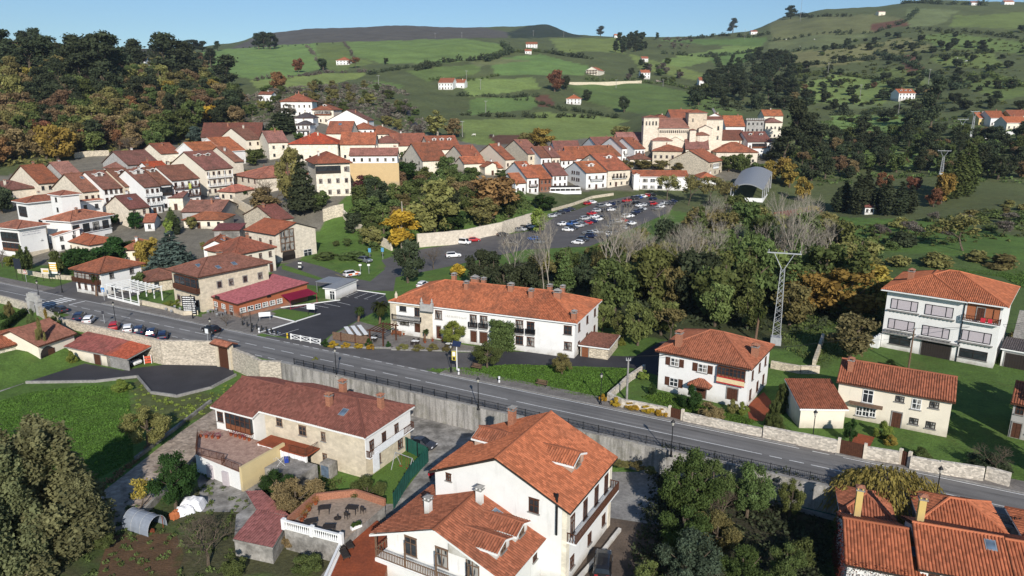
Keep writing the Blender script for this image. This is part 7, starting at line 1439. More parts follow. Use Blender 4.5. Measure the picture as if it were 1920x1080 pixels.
def post_sign(label,px,py,h,w,hh,col,rz=R(-28),z=.1,frame='galv',name='sign',back=None,posts=1,cat='sign',lines=0,lcol='dark',z0=None):
 t=thing(name,label,cat,atz(px,py,z),rz);m=MB()
 for i in range(posts):x=0 if posts==1 else(-w/2+.15 if i==0 else w/2-.15);q=MB();q.cyl((x,0,0),(x,0,h),.06,.06,8);q.build('post',MT[frame],t)
 m.box(0,-.09,h-hh,w,.06,hh);m.build('panel',MT['any'],t,(0,0,0),0,col)
 if lines:
  r=random.Random(int(px));q=MB()
  for k in range(lines):
   x=-w*.42;zz=h-hh*(k+.8)/(lines+.4)
   while x<w*.4:d=.05+r.random()*w*.12;q.box(x+d/2,-.13,zz,d,.02,hh/(lines*2.4));x+=d+.05
  q.build('lettering',MT[lcol],t)
 return t
t=post_sign('tall yellow panel sign with white edges on two black posts at the left',104,525,4.6,2.1,2.9,(.62,.36,.02),R(-10),frame='dark',posts=2,lines=5,lcol='any');m=MB();m.box(0,-.13,4.35,2.1,.03,.25);m.box(0,-.13,1.7,2.1,.03,.5);m.build('white_band',MT['white'],t)
t=post_sign('low yellow and white panel left of the tall yellow sign',88,527,3.3,2.2,1.4,(.66,.60,.52),R(-10),frame='dark',posts=2);m=MB();m.box(.2,-.13,2.4,1.5,.03,.45);m.build('yellow_band',MT['any'],t,(0,0,0),0,(.6,.38,.04))
post_sign('dark back of a big road sign at the left edge',38,525,5.6,2.0,2.7,(.02,.025,.035),R(-10),frame='dark',posts=2)
t=thing('sign','triangular white and red warning sign at the left','sign',atz(50,529,.1),R(-20));m=MB();m.cyl((0,0,0),(0,0,3.2),.05,.05,8);m.build('post',MT['galv'],t)
for nm,s_,c,y in(('border',.75,(.5,.06,.05),-.07),('face',.52,(.8,.8,.78),-.11)):m=MB();A=[(s_*math.sin(a),2.6+s_*math.cos(a))for a in(0,2.094,4.189)];m.add([(x,y,z)for x,z in A]+[(x,y+.03,z)for x,z in A],[[0,2,1],[3,4,5],[0,1,4,3],[1,2,5,4],[2,0,3,5]]);m.build(nm,MT['any'],t,(0,0,0),0,c)
m=MB();m.box(0,-.125,2.4,.12,.01,.45);m.lathe([(0,0),(.1,.0),(0,.15)],6)if False else m.box(0,-.125,2.9,.1,.01,.1);m.build('symbol',MT['dark'],t)
t=post_sign('blue crosswalk sign with a white walking figure beside the white pergola',196,563,3.0,.95,.95,(.03,.22,.55),R(-20));m=MB();m.add([(-.34,-.125,2.15),(.34,-.125,2.15),(0,-.125,2.85)],[[0,1,2]]);m.build('white_triangle',MT['white'],t);m=MB();m.cyl((.03,-.14,2.64),(.03,-.13,2.64),.05,.05,8);m.box(.02,-.135,2.4,.07,.01,.2);m.add([(0,-.14,2.42),(.05,-.14,2.42),(-.1,-.14,2.2),(-.14,-.14,2.2)],[[0,1,2,3]]);m.add([(0,-.14,2.42),(.05,-.14,2.42),(.15,-.14,2.2),(.11,-.14,2.2)],[[0,1,2,3]]);m.build('walking_figure',MT['dark'],t)
post_sign('black menu board with rows of white writing before the restaurant',357,590,4.1,3.0,3.9,(.015,.015,.017),R(-5),frame='dark',posts=2,lines=8,lcol='white',name='menu_board')
post_sign('white banner board on the restaurant forecourt',497,600,1.7,2.3,.9,(.78,.78,.78),R(14),posts=2,name='board');post_sign('small white noticeboard on posts on the lawn of the parking entrance',584,590,2.4,1.8,1.2,(.8,.8,.8),R(-10),posts=2,name='board',frame='dark')
post_sign('white sign with a dark symbol beside the tiled yard gate',390,640,2.5,.8,.9,(.75,.77,.78),R(-25));post_sign('small dark sign back beside the parked navy cars',196,606,2.6,.6,.6,(.05,.05,.06),R(-20))
post_sign('black upright totem sign on the grass before the museum',563,507,2.6,1.0,2.4,(.015,.015,.016),R(-10),frame='dark',name='totem',lines=2,lcol='white')
for px,py,l in((694,487,'left'),(718,486,'right')):post_sign('blue panel on a pole at the museum lawn, %s one'%l,px,py,3.4,.8,1.2,(.10,.30,.50),R(-10))
for px,py,l in((676,513,'left'),(692,513,'right')):post_sign('white direction sign at the street bend beside the lawn, %s one'%l,px,py,2.6,.7,.5,(.75,.75,.75),R(10))
t=thing('timetable_pole','grey pole with a yellow timetable box and solar panel on the lawn','pole',atz(857,696,.03),R(-20));m=MB();m.cyl((0,0,0),(0,0,4.6),.09,.08,10);m.build('pole',MT['white'],t);m=MB();m.box(-.5,0,1.9,.7,.3,1.6);m.build('timetable_box',MT['any'],t,(0,0,0),0,(.62,.52,.10));m=MB();m.box(-.45,-.17,2.0,.42,.03,.5);m.build('display',MT['dark'],t);m=MB();m.box(-.45,-.165,2.7,.5,.02,.7);m.build('timetable',MT['white'],t)
m=MB();m.add([(-.75,-.35,4.5),(.75,-.35,4.5),(.75,.35,5.2),(-.75,.35,5.2),(-.75,-.31,4.44),(.75,-.31,4.44),(.75,.39,5.14),(-.75,.39,5.14)],[[0,1,2,3],[7,6,5,4],[0,4,5,1],[1,5,6,2],[2,6,7,3],[3,7,4,0]]);m.build('solar_panel',MT['pool'],t)
def bollard(px,py,lab,col,grp):t=thing('bollard',lab,'bollard',atz(px,py,.1),0,grp);m=MB();m.lathe([(.16,0),(.16,.75),(.12,.8),(.18,.85),(.16,1.0),(0,1.05)],10);m.build('post',MT['any'],t,(0,0,0),0,col);m=MB();m.lathe([(.17,.5),(.185,.55),(.17,.62)],10);m.build('band',MT['iron'],t)
for px,py in((539,634,),(486,624),(860,702),(936,717)):bollard(px,py,'small roadside post, %s'%{539:'yellow, at the parking entrance',486:'white, at the corner of the parking kerb',860:'black and white, below the timetable pole',936:'black and white, on the lawn edge left of the middle bench'}[px],(.6,.42,.03)if px==539 else(.7,.7,.7),None)
for i in range(8):px=455+i*9;bollard(px,610+i*2.4,'low dark kerb post of the restaurant forecourt',(.03,.03,.03),'low dark kerb posts of the restaurant forecourt')
def pole(px,yb,yt,label,arm=1.6,mat='concrete',r=.16,grp='power poles on the slopes',z=None,name='power_pole'):
 P=at(px,yb)if z is None else atz(px,yb,z);h=(yb-yt)*zcof(P)/FPX;t=thing(name,label,'power pole',P-Vector((0,0,.3)),0,grp);m=MB();m.cyl((0,0,0),(0,0,h+.3),r,r*.65,8);m.build('shaft',MT[mat],t)
 if arm:m=MB();m.box(0,0,h,arm*2,.14,.14);[m.cyl((x,0,h+.1),(x,0,h+.45),.07,.05,6)for x in(-arm*.9,0,arm*.9)];m.build('crossarm',MT['galv'],t)
 return t
pole(1175,750,668,'concrete power pole at the corner of the villa hedge',.35,'concrete',.19,None,0.0);pole(1703,692,612,'dark wooden power pole in front of the tall white house',.3,'wood2',.17,None,0.0)
for i,(px,yb,yt)in enumerate(((1612,186,160),(1552,142,119),(1740,162,131),(1684,215,185),(710,160,142),(875,163,134),(901,168,150),(911,216,190),(867,256,228),(816,72,63),(866,71,62),(1000,68,58),(1057,70,60),(1155,165,150),(1243,164,150),(1170,200,188),(1500,40,0),(1396,74,56),(1375,58,42))):
 pole(px,yb,yt,'grey power pole on the slopes behind the town' if i!=16 else 'tall thin antenna mast on the skyline',1.3 if i!=16 else 0,r=.26 if i!=16 else .3,grp='power poles on the slopes' if i!=16 else None,name='power_pole' if i!=16 else 'antenna_mast')
def pylon(px,yb,yt,wpx,label,z=None,ww=1.5):
 P=at(px,yb)if z is None else atz(px,yb,z);s=zcof(P)/FPX;h=(yb-yt)*s/CP;t=thing('pylon',label,'pylon',P,R(-20));b=MB();b.box(0,0,-.5,ww*1.25,ww*1.25,2.0);b.build('concrete_base',MT['galv'],t)
 m=MB();n=14;z1=h-2.8;cs=[(-1,-1),(1,-1),(1,1),(-1,1)];wd=lambda z:(ww/2)*(1-.55*z/z1)
 for a,c in cs:m.cyl((a*wd(1.4),c*wd(1.4),1.4),(a*wd(z1),c*wd(z1),z1),.07,.06,4)
 for i in range(n):
  za=1.4+(z1-1.4)*i/n;zb=1.4+(z1-1.4)*(i+1)/n
  for k in range(4):(a,c),(d,e)=cs[k],cs[(k+1)%4];m.cyl((a*wd(za),c*wd(za),za),(d*wd(zb),e*wd(zb),zb),.035,.035,3);m.cyl((d*wd(za),e*wd(za),za),(a*wd(zb),c*wd(zb),zb),.035,.035,3)if i%2 else None
 m.build('lattice',MT['galv'],t);m=MB();A=wpx*s/2;m.box(0,0,h-.1,2*A,.2,.2)
 for sx in(-1,1):m.cyl((sx*.3,0,z1),(sx*A*.6,0,h),.08,.07,5)
 m.build('crossarm',MT['galv'],t)
 for x in(-A*.92,0,A*.92):q=MB();q.lathe([(.0,.0),(.10,.1),(.06,.2),(.10,.3),(.06,.4),(0,.55)],8,0,x,0);q.build('insulator',MT['grey'],t,(0,0,h+.1))
 return t
pylon(1454,645,477,58,'big lattice pylon with a wide crossarm rising beside the villa',0.0);pylon(1764,330,285,22,'smaller lattice pylon among the trees on the right');pylon(1800,262,226,18,'lattice pylon before the hamlet at the right edge, left one',None);pylon(1821,256,212,14,'lattice pylon before the hamlet at the right edge, right one',None)
# --- cars
CARS={}
def car_proto(kind):
 if kind in CARS:return CARS[kind]
 S=dict(hatch=[(-2.05,.45,.62,0,.74),(-1.98,.28,.92,0,.84),(-1.72,.22,.97,1.18,.86),(-1.35,.2,.98,1.42,.87),(-.3,.2,.97,1.49,.88),(.35,.2,.96,1.46,.88),(1.12,.2,.95,0,.87),(1.85,.24,.80,0,.82),(2.05,.36,.58,0,.68)],suv=[(-2.2,.5,.72,0,.82),(-2.15,.32,1.05,0,.9),(-1.98,.3,1.08,1.5,.92),(-1.6,.28,1.09,1.66,.93),(-.3,.28,1.07,1.70,.93),(.45,.28,1.06,1.65,.93),(1.15,.28,1.06,0,.92),(2.05,.32,.95,0,.88),(2.25,.42,.68,0,.74)],van=[(-2.45,.4,.8,0,.88),(-2.42,.3,1.12,1.8,.95),(-2.2,.28,1.15,1.93,.96),(-.3,.28,1.15,1.96,.96),(1.2,.28,1.12,1.9,.96),(1.75,.28,1.08,0,.94),(2.3,.3,.85,0,.88),(2.45,.4,.6,0,.78)],sedan=[(-2.25,.45,.7,0,.76),(-2.15,.26,.95,0,.85),(-1.55,.2,.99,0,.88),(-.95,.2,.98,1.36,.89),(-.3,.2,.97,1.45,.89),(.35,.2,.95,1.42,.89),(1.15,.2,.93,0,.88),(2.05,.25,.76,0,.82),(2.25,.36,.56,0,.68)])[kind]
 root=thing('car','','car',(0,0,0));b=MB();g=MB()
 def ring(s):
  x,zb,zt,zr,w=s;r=zr if zr else zt+.03;wr=w*.74 if zr else w*.86
  return[(x,w*.9,zb),(x,w,zb+.18),(x,w,zt-.14),(x,w*.955,zt),(x,wr,r-.05),(x,wr*.78,r),(x,0,r+.015)]
 rings=[[*q,*[(x,-y,z)for x,y,z in reversed(q[:-1])]]for q in map(ring,S)];n=13
 for i in range(len(S)-1):
  for k in range(n-1):
   a,c=rings[i],rings[i+1];f=[a[k],c[k],c[k+1],a[k+1]]
   cab=bool(S[i][3])or bool(S[i+1][3]);both=bool(S[i][3])and bool(S[i+1][3]);side=k in(3,8);topk=k in(4,5,6,7)
   (g if(cab and side and both)or(cab and not both and topk)else b).add(f,[[0,1,2,3]])
 for r,fl in((rings[0],0),(rings[-1],1)):b.add(r,[list(range(n))])
 for r in rings:pass
 b.add([p for r in rings for p in(r[0],r[-1])],[[2*i,2*i+2,2*i+3,2*i+1]for i in range(len(S)-1)])
 b.build('body',MT['paint'],root,(0,0,0),0,(.5,.5,.5),True);g.build('windows',MT['carglass'],root)
 wx=(S[0][0]*.63,S[-1][0]*.66);rad=.33 if kind!='suv' else .37;me=None
 for x in wx:
  for sy in(-1,1):
   if me is None:
    m=MB();m.cyl((0,-.11,0),(0,.11,0),rad,rad,14,0);m.cyl((0,-.125,0),(0,.125,0),rad*.62,rad*.62,10,1);me=m.mesh('wheel',[MT['rubber'],MT['grey']])
   ob('wheel',me,root,(x,sy*(S[3][4]-.08),rad))
 for nm,x,c in(('headlight',S[-2][0]+.10,(.75,.76,.78)),('tail_light',S[0][0]+.03,(.35,.02,.02))):
  for sy in(-1,1):m=MB();m.box(0,0,0,.12,.34,.16,0,0,.02);m.build(nm,MT['any'],root,(x,sy*.58,S[-2][2]-.22 if nm=='headlight' else S[1][2]-.28),0,c)
 CARS[kind]=[root,0];return CARS[kind]
CC=dict(white=(.78,.78,.78),black=(.012,.012,.014),navy=(.012,.02,.06),red=(.42,.02,.025),grey=(.16,.17,.18),silver=(.48,.49,.50),blue=(.03,.09,.28),dark=(.04,.042,.05))
def car(kind,P,deg,col,label,group=None,lights=True):
 pr=car_proto(kind)
 o=dup_tree(pr[0]);o.location=P;o.rotation_euler=(0,0,R(deg));o['label']=label
 if group:o['group']=group
 for c in o.children:
  if c.name.startswith('body'):c.color=(*CC[col],1)
 if not lights:
  for c in list(o.children):
   if 'light' in c.name:bpy.data.objects.remove(c)
 return o
car('hatch',atz(396,622,.03),151,'black','black car driving on the main road')
for i,(px,py,k,c,dg)in enumerate(((112,585,'hatch','dark',150),(150,599,'suv','navy',108),(168,604,'hatch','white',105),(215,616,'hatch','red',110),(241,621,'hatch','white',112),(262,625,'suv','navy',112),(285,630,'suv','navy',110),(306,634,'hatch','navy',110))):
 lab={0:'dark car parked at the roadside below the crosswalk',1:'navy car parked left of the white one by the stone wall',2:'white car parked at the roadside behind the barn roof',3:'red car mostly hidden behind the stone wall',4:'white car parked at the left end of the navy cars'}.get(i,'navy car parked behind the tall stone wall');car(k,atz(px,py,.03),dg,c,lab,None if i<5 else 'navy cars parked behind the tall stone wall')
car('suv',atz(1130,1068,zl+.03),80,'black','black car on the dirt drive beside the big white house');car('sedan',atz(790,838,zl+.03),-25,'dark','dark car parked behind the green fence');p=hloc(SHED,SHED.W/2-3.1,0,.05);car('hatch',p,math.degrees(SHED.th),'white','white car inside the open end of the shed')
car('suv',at(685,492)+Vector((0,0,.08)),-35,'grey','grey-blue car standing on the museum lawn');o=car('suv',atz(660,518,.08),40,'white','white car with red-orange panels parked on the yellow bays');m=MB();[m.box(x,sy*.935,.5,w_,.02,.45)for x,w_ in((-.9,1.1),(.9,.9))for sy in(-1,1)];m.box(1.6,0,1.03,.8,1.3,.02);m.build('red_panels',MT['any'],o,(0,0,0),0,(.6,.12,.03))
car('hatch',at(793,538)+Vector((0,0,.08)),70,'white','white car just behind the inn roof');car('van',at(869,458)+Vector((0,0,.08)),-25,'white','white van parked against the tall cream garden wall');car('hatch',at(889,453)+Vector((0,0,.08)),15,'red','red car parked next to the white van');car('suv',at(850,483)+Vector((0,0,.08)),15,'white','white car standing on the car lane before the garden wall');car('hatch',at(943,443)+Vector((0,0,.08)),20,'black','black car at the right end of the car lane');car('hatch',at(957,459)+Vector((0,0,.08)),10,'black','black car half hidden by a leafless tree on the car lane');car('sedan',at(407,374)+Vector((0,0,.1)),120,'silver','silver car parked on the sloping town lane')
LOT=[(968,434,'grey'),(976,433,'silver'),(985,431,'black'),(994,428,'white'),(1000,451,'blue'),(1012,457,'grey'),(1035,408,'silver'),(1043,405,'grey'),(1053,401,'dark'),(1062,398,'navy'),(1070,395,'dark'),(1056,423,'white'),(1072,423,'blue'),(1083,419,'grey'),(1097,413,'silver'),(1102,384,'red'),(1111,382,'white'),(1110,403,'red'),(1120,398,'silver'),(1116,409,'white'),(1134,397,'dark'),(1145,396,'white'),(1153,393,'dark'),(1083,458,'white'),(1093,452,'dark'),(1103,440,'grey'),(1119,438,'silver'),(1110,446,'navy'),(1150,420,'grey'),(1159,419,'white'),(1145,427,'grey'),(1168,417,'red'),(1175,409,'white'),(1181,408,'white'),(1187,404,'black'),(1193,400,'navy'),(1199,398,'dark'),(1175,379,'red'),(1177,388,'black'),(1194,383,'black'),(1191,374,'dark'),(1198,373,'blue'),(1206,371,'white'),(1215,369,'red'),(1223,368,'black'),(1225,375,'navy'),(1239,390,'white'),(1245,384,'silver'),(1252,384,'grey'),(1258,384,'dark'),(1262,380,'navy'),(1232,394,'grey'),(1205,395,'silver'),(1160,402,'dark')]+[(int(1065+i*9.5),int(434-i*3.2),c)for i,c in enumerate(('white','dark','silver','grey','red','navy','white','black'))]+[(int(1128+i*10),int(389-i*1.8),c)for i,c in enumerate(('grey','white','navy','dark'))]+[(int(1200+i*8),int(388-i),c)for i,c in enumerate(('white','silver','dark','red'))]+[(int(1130+i*9),int(446-i*4),c)for i,c in enumerate(('dark','white','grey','navy','silver','black','white'))]
rr=random.Random(21)
for px,py,c in LOT:car(rr.choice(['hatch','hatch','suv','sedan']),at(px,py)+Vector((0,0,.08)),rr.choice([35,35,32,38,215])if py<430 else rr.choice([-30,-25,150]),c,'%s car in the big car park below the old town'%c,'%s cars in the big car park'%c,False)
for k in CARS.values():
 for c in list(k[0].children):bpy.data.objects.remove(c)
 bpy.data.objects.remove(k[0])
 # --- restaurant front, parking, inn forecourt
L=atz(203,559,.1);t=thing('pergola','white metal pergola frame beside the roadside pavement','pergola',L,R(-32));m=MB()
for i in range(5):
 for y in(0,5.5):q=MB();q.box(i*3.1,y,0,.18,.18,3.0);q.build('post',MT['white'],t)
for y in(0,5.5):m.box(6.2,y,3.0,13,.2,.22)
for i in range(9):m.box(i*1.55,2.75,3.0 if False else 3.22,.16,6.2,.2)
m.build('rafters',MT['white'],t);m=MB();m.box(6.2,0,.85,12.4,.08,.1);m.box(6.2,0,.05,12.4,.1,.5);m.build('low_rail',MT['white'],t)
H=mk('kiosk','white flat-roofed kiosk with a pale grey metal roof in the parking ground',607,541,627,541,2.7,9.5,0.0,'kiosk',-20);L=atz(604,540,2.7);Rr=atz(627,541,2.7);H=H
H.wing(0,0,H.W+.6,9.5,2.7,'flat',0,(.42,.46,.50),'W',fas='white',base=.3,ridge=False,dirt=0.0);H.roofo.data.materials[0]=MT['grey'];H.win('F',.5,0,'x',1.4,2.1,name='door')
m=MB();m.box(-4.2,2.5,2.6,5.4,5.5,.12);m.box(-6.7,0,0,.12,.12,2.6);m.box(-6.7,5.0,0,.12,.12,2.6);m.build('open_shelter',MT['grey'],H.root)
t=thing('wooden_pergola','brown wooden pergola and deck enclosure at the edge of the parking ground','pergola',atz(640,640,.05),R(-22))
for x in(0,3.2,6.4,9.2):
 for y in((0,4.5)if x>4 else(0,)):q=MB();q.box(x,y,0,.22,.22,3.0 if x>4 else 1.8);q.build('post',MT['wood'],t)
m=MB();[m.box(6.4+i*.7,2.25,3.0,.12,5.4,.16)for i in range(5)];m.box(7.8,0,2.85,4,.16,.2);m.box(7.8,4.5,2.85,4,.16,.2);m.build('rafters',MT['wood'],t);m=MB();m.box(2.4,-.05,.2,8.5,.06,1.5);m.build('board_fence',MT['wood2'],t)
def table(P,rz,label,grp,top='white',chairs=0,cc='dark'):
 t=thing('table',label,'table',P,rz,grp);m=MB();m.box(0,0,.70,1.3,.85,.05);m.build('tabletop',MT[top],t)
 for sx in(-1,1):
  for sy in(-1,1):m=MB();m.box(sx*.55,sy*.35,0,.06,.06,.7);m.build('leg',MT[cc],t)
 return t
def chair(P,rz,label,grp,mat='dark'):
 t=thing('chair',label,'chair',P,rz,grp);m=MB();m.box(0,0,.43,.46,.46,.05,0,0,.01);m.build('seat',MT[mat],t);m=MB();m.box(0,.22,.5,.46,.05,.42,0,0,.01);m.build('backrest',MT[mat],t)
 for sx in(-1,1):
  for sy in(-1,1):m=MB();m.box(sx*.2,sy*.2,0,.04,.04,.43);m.build('leg',MT[mat],t)
for i,(px,py)in enumerate(((700,640),(683,640),(779,646),(843,651))):
 P=atz(px,py,.03);table(P,R(-22),'white cafe table %s'%['right of the wooden pergola','under the wooden pergola','on the inn forecourt beside the potted palm','under the light green tree by the inn'][i],'white cafe tables before the inn')
 for k,(dx,dy,a)in enumerate(((-.5,-.75,180),(.4,-.75,180),(-.5,.75,0),(.4,.75,0))):chair(P+Vector((dx,dy,0)),R(a-22),'dark cafe chair at a white table before the inn','dark cafe chairs before the inn')
for i,(px,py)in enumerate(((398,587),(415,592),(320,582),(330,586))):
 P=atz(px,py,.04);table(P,R(-30),'grey cafe table %s'%['by the restaurant door','at the restaurant corner','on the terrace left of the menu board','beside the menu board'][i],'grey cafe tables of the restaurant','grey',0,'grey')
 for k,(dx,dy,a)in enumerate(((-.5,-.75,180),(.5,.75,0),(.9,-.2,90))):chair(P+Vector((dx,dy,0)),R(a),'grey metal chair on the restaurant terrace','grey metal chairs of the restaurant','grey')
t=thing('awning_frame','long white tables with slatted light under the pergola','bench',atz(655,628,.05),R(24));m=MB()
for i in range(3):m.box(i*1.3,0,.7,.8,6.5,.06)
m.build('tabletop',MT['white'],t)
for i in range(3):
 for y in(-2.6,2.6):q=MB();q.box(i*1.3,y,0,.6,.1,.7);q.build('leg',MT['wood2'],t)
t=thing('fence','low white crossed fence rails beside the main road at the parking entrance','fence',atz(546,636,.1),R(-27));m=MB()
for i in range(4):q=MB();q.box(i*2.4,0,0,.2,.2,1.15);q.build('post',MT['white'],t)
for i in range(3):x=i*2.4;m.cyl((x,0,.25),(x+2.4,0,.95),.06,.06,5);m.cyl((x,0,.95),(x+2.4,0,.25),.06,.06,5);m.box(x+1.2,0,1.0,2.4,.08,.1);m.box(x+1.2,0,.15,2.4,.08,.1)
m.build('rails',MT['white'],t)
t=thing('bench','reddish bench under the inn balcony','bench',hloc(INN,-17.2,-8.6,0),INN.th);m=MB();m.box(0,0,.42,2.2,.5,.08);m.build('seat',MT['ored'],t);m=MB();m.box(0,.24,.5,2.2,.06,.5);m.build('backrest',MT['ored'],t);[(lambda q:(q.box(sx,0,0,.1,.4,.42),q.build('leg',MT['ored'],t)))(MB())for sx in(-.9,.9)]
for px,py,c in((830,640,(.5,.08,.04)),(757,628,(.3,.25,.05)),(797,643,(.35,.1,.04)),(811,640,(.4,.08,.05))):flowerpot(atz(px,py,.03),'clay pot plant on the inn forecourt',c,'clay pot plants on the inn forecourt')
# --- gardens below the road
t=thing('greenhouse','grey plastic tunnel greenhouse with an open end in the vegetable garden','greenhouse',atz(272,988,zl),R(-24));t.scale=(.78,.85,.88);ns=12;m=MB();V=[(x,1.45*math.cos(math.pi*i/ns),2.1*math.sin(math.pi*i/ns)**.8)for x in(-2.6,-.9,.9,2.6)for i in range(ns+1)];k=ns+1
m.add(V,[[j*k+i,(j+1)*k+i,(j+1)*k+i+1,j*k+i+1]for j in range(3)for i in range(ns)]);m.add(V[:k],[list(range(k))]);m.build('film',MT['plast'],t)
for x in(-2.6,-.9,.9,2.6):q=MB();P_=[(x,1.48*math.cos(math.pi*i/ns),2.13*math.sin(math.pi*i/ns)**.8)for i in range(ns+1)];[q.cyl(P_[i],P_[i+1],.035,.035,5)for i in range(ns)];q.build('hoop',MT['galv'],t)
m=MB();m.box(2.58,.9,0,.04,.1,1.8);m.box(2.2,-.6,0,.5,.5,.5);m.build('crate',MT['terra'],t)
t=thing('fence','tall green sheet fence bending round the farmhouse lawn','fence',(0,0,0));PF=pts("747,838 803,866 770,900 738,955",zl);m=MB();q=MB()
for a,b in zip(PF,PF[1:]):
 d=b-a;n=max(1,int(d.length/.35));an=math.atan2(d.y,d.x);e=d/d.length;nn=Vector((-e.y,e.x,0))
 for i in range(n):p=a.lerp(b,(i+.5)/n)+nn*(.04 if i%2 else 0);m.box(p.x,p.y,zl,d.length/n+.01,.05,2.1,0,an)
 for i in range(0,n+1,6):p=a.lerp(b,i/n)-nn*.08;q.box(p.x,p.y,zl,.1,.1,2.2,0,an)
m.build('sheets',MT['green'],t);q.build('posts',MT['iron'],t)
t=thing('swing_set','metal swing set with red seats on the farmhouse lawn','swing',atz(758,882,zl),R(-35));m=MB()
for x in(-1.5,1.5):
 for y in(-.9,.9):q=MB();q.cyl((x,y,0),(x,0,2.2),.05,.05,6);q.build('leg',MT['galv'],t)
m.cyl((-1.6,0,2.2),(1.6,0,2.2),.05,.05,6);m.build('top_bar',MT['galv'],t)
for x in(-.6,.6):q=MB();q.box(x,0,.45,.45,.2,.05);[q.cyl((x+s_*.2,0,.45),(x+s_*.2,0,2.2),.015,.015,4)for s_ in(-1,1)];q.build('swing_seat',MT['terra'],t)
zd=-.9;D_=pts("533,990 640,1018 722,948 668,930 592,938",zd);c0=sum(D_,Vector())/5;t=thing('roof_terrace','plank-floored terrace with low brick walls above the shed','terrace',(c0.x,c0.y,zl));loc=[(p.x-c0.x,p.y-c0.y)for p in D_];m=MB();m.prism(loc,0,zd-zl,0,1);m.build('deck',[MT['concdark'],MT['plank']],t)
m=MB()
for a,b in((2,3),(3,4),(4,0)):
 p,q=Vector((*loc[a],0)),Vector((*loc[b],0));d=q-p;mm=(p+q)/2;m.box(mm.x,mm.y,zd-zl,d.length,.3,.85,0,math.atan2(d.y,d.x))
m.build('brick_wall',MT['brick'],t)
p,q=Vector((*loc[0],0)),Vector((*loc[1],0));d=q-p;an=math.atan2(d.y,d.x);m=MB();mm=(p+q)/2;m.box(mm.x,mm.y,zd-zl,d.length,.3,.14,0,an);m.box(mm.x,mm.y,zd-zl+.85,d.length,.28,.14,0,an);n=int(d.length/.26)
for i in range(n):b=p.lerp(q,(i+.5)/n);m.lathe([(.05,0),(.10,.18),(.05,.42),(.05,.55),(.08,.72)],6,0,b.x,b.y);
mb2=MB();v0=zd-zl+.13;mb2.v=[(x,y,z+v0)if i>=16 else(x,y,z)for i,(x,y,z)in enumerate(m.v)];mb2.f=m.f;mb2.m=m.m;mb2.uv=m.uv;mb2.build('balustrade',MT['white'],t)
for u in(0,.5,1):b=p.lerp(q,u);m=MB();m.box(b.x,b.y,zd-zl-.1,.42,.42,1.25,0,an);m.build('balustrade_post',MT['white'],t)
for i,(px,py,r_)in enumerate(((608,962,10),(660,962,-10),(583,988,20),(617,998,0))):table(atz(px,py,zd+.02),R(r_),'dark square table on the plank terrace, %s'%['beside the yellow flowers','farthest right','nearest the white balustrade on the left','nearest the white balustrade on the right'][i],None,'dark')
for i,(px,py)in enumerate(((651,972),(681,962))):chair(atz(px,py,zd+.02),R(160),'dark chair on the plank terrace %s'%['left of the right-hand table','at the right end by the wall'][i],None)
for px,py,c in((592,946,(.5,.36,.03)),(580,958,(.42,.32,.05)),(572,970,(.45,.3,.04)),(566,978,(.4,.14,.04))):flowerpot(atz(px,py,zd+.02),'potted yellow flowers along the brick wall of the plank terrace',c,'potted flowers on the plank terrace')
t=thing('parasol_base','round black parasol base on the plank terrace','parasol base',atz(633,972,zd+.02));m=MB();m.lathe([(0,.0),(.4,0),(.42,.08),(.1,.14),(.05,.5),(0,.5)],12);m.build('base',MT['dark'],t)
S_=pts("436,1008 511,1024 545,972 486,928 440,960",-1.2);c0=sum(S_,Vector())/5;t=thing('shed','shed with a faded red corrugated roof left of the plank terrace','shed',(c0.x,c0.y,zl));m=MB();lo=[(p.x-c0.x,p.y-c0.y)for p in S_];m.prism([(x*.95,y*.95)for x,y in lo],-.2,2.0,0);m.build('wall',MT['concdark'],t);m=MB()
Q=[Vector((lo[0][0],lo[0][1],2.1)),Vector((lo[1][0],lo[1][1],2.1)),Vector((lo[2][0],lo[2][1],2.5)),Vector((lo[3][0],lo[3][1],2.8)),Vector((lo[4][0],lo[4][1],2.4))]
Q2=[Q[0],Q[1],Q[2],Q[2]+(Q[0]-Q[1])*.9];roof_plane(m,Q2,.05,True,2);roof_plane(m,[Q2[3]+Vector((0,0,.06)),Q2[2]+Vector((0,0,.06)),Q[3]+Vector((.4,0,.06)),Q[3]+Vector((-1.6,0,.06))],.05,True,4);o=m.build('roof',[MT['roof'],MT['concdark']],t);o.color=(.33,.13,.115,.25)
T_=pts("640,1030 706,975 740,1000 712,1120 600,1120",-1.8);c0=sum(T_,Vector())/5;t=thing('tiled_terrace','terracotta-tiled terrace under the front balcony','terrace',(c0.x,c0.y,zl));m=MB();m.prism([(p.x-c0.x,p.y-c0.y)for p in T_],0,1.7,0,1);m.build('floor',[MT['brick'],MT['terra']],t)
m=MB();a=Vector((T_[0].x-c0.x,T_[0].y-c0.y,0));b=Vector((T_[4].x-c0.x,T_[4].y-c0.y,0));d=b-a;mm=(a+b)/2;m.box(mm.x,mm.y,1.7,d.length,.25,.15,0,math.atan2(d.y,d.x));m.box(mm.x,mm.y,2.55,d.length,.25,.12,0,math.atan2(d.y,d.x));[m.box(*(a.lerp(b,(i+.5)/26).xy),1.85,.11,.11,.7)for i in range(26)];m.build('balustrade',MT['white'],t)
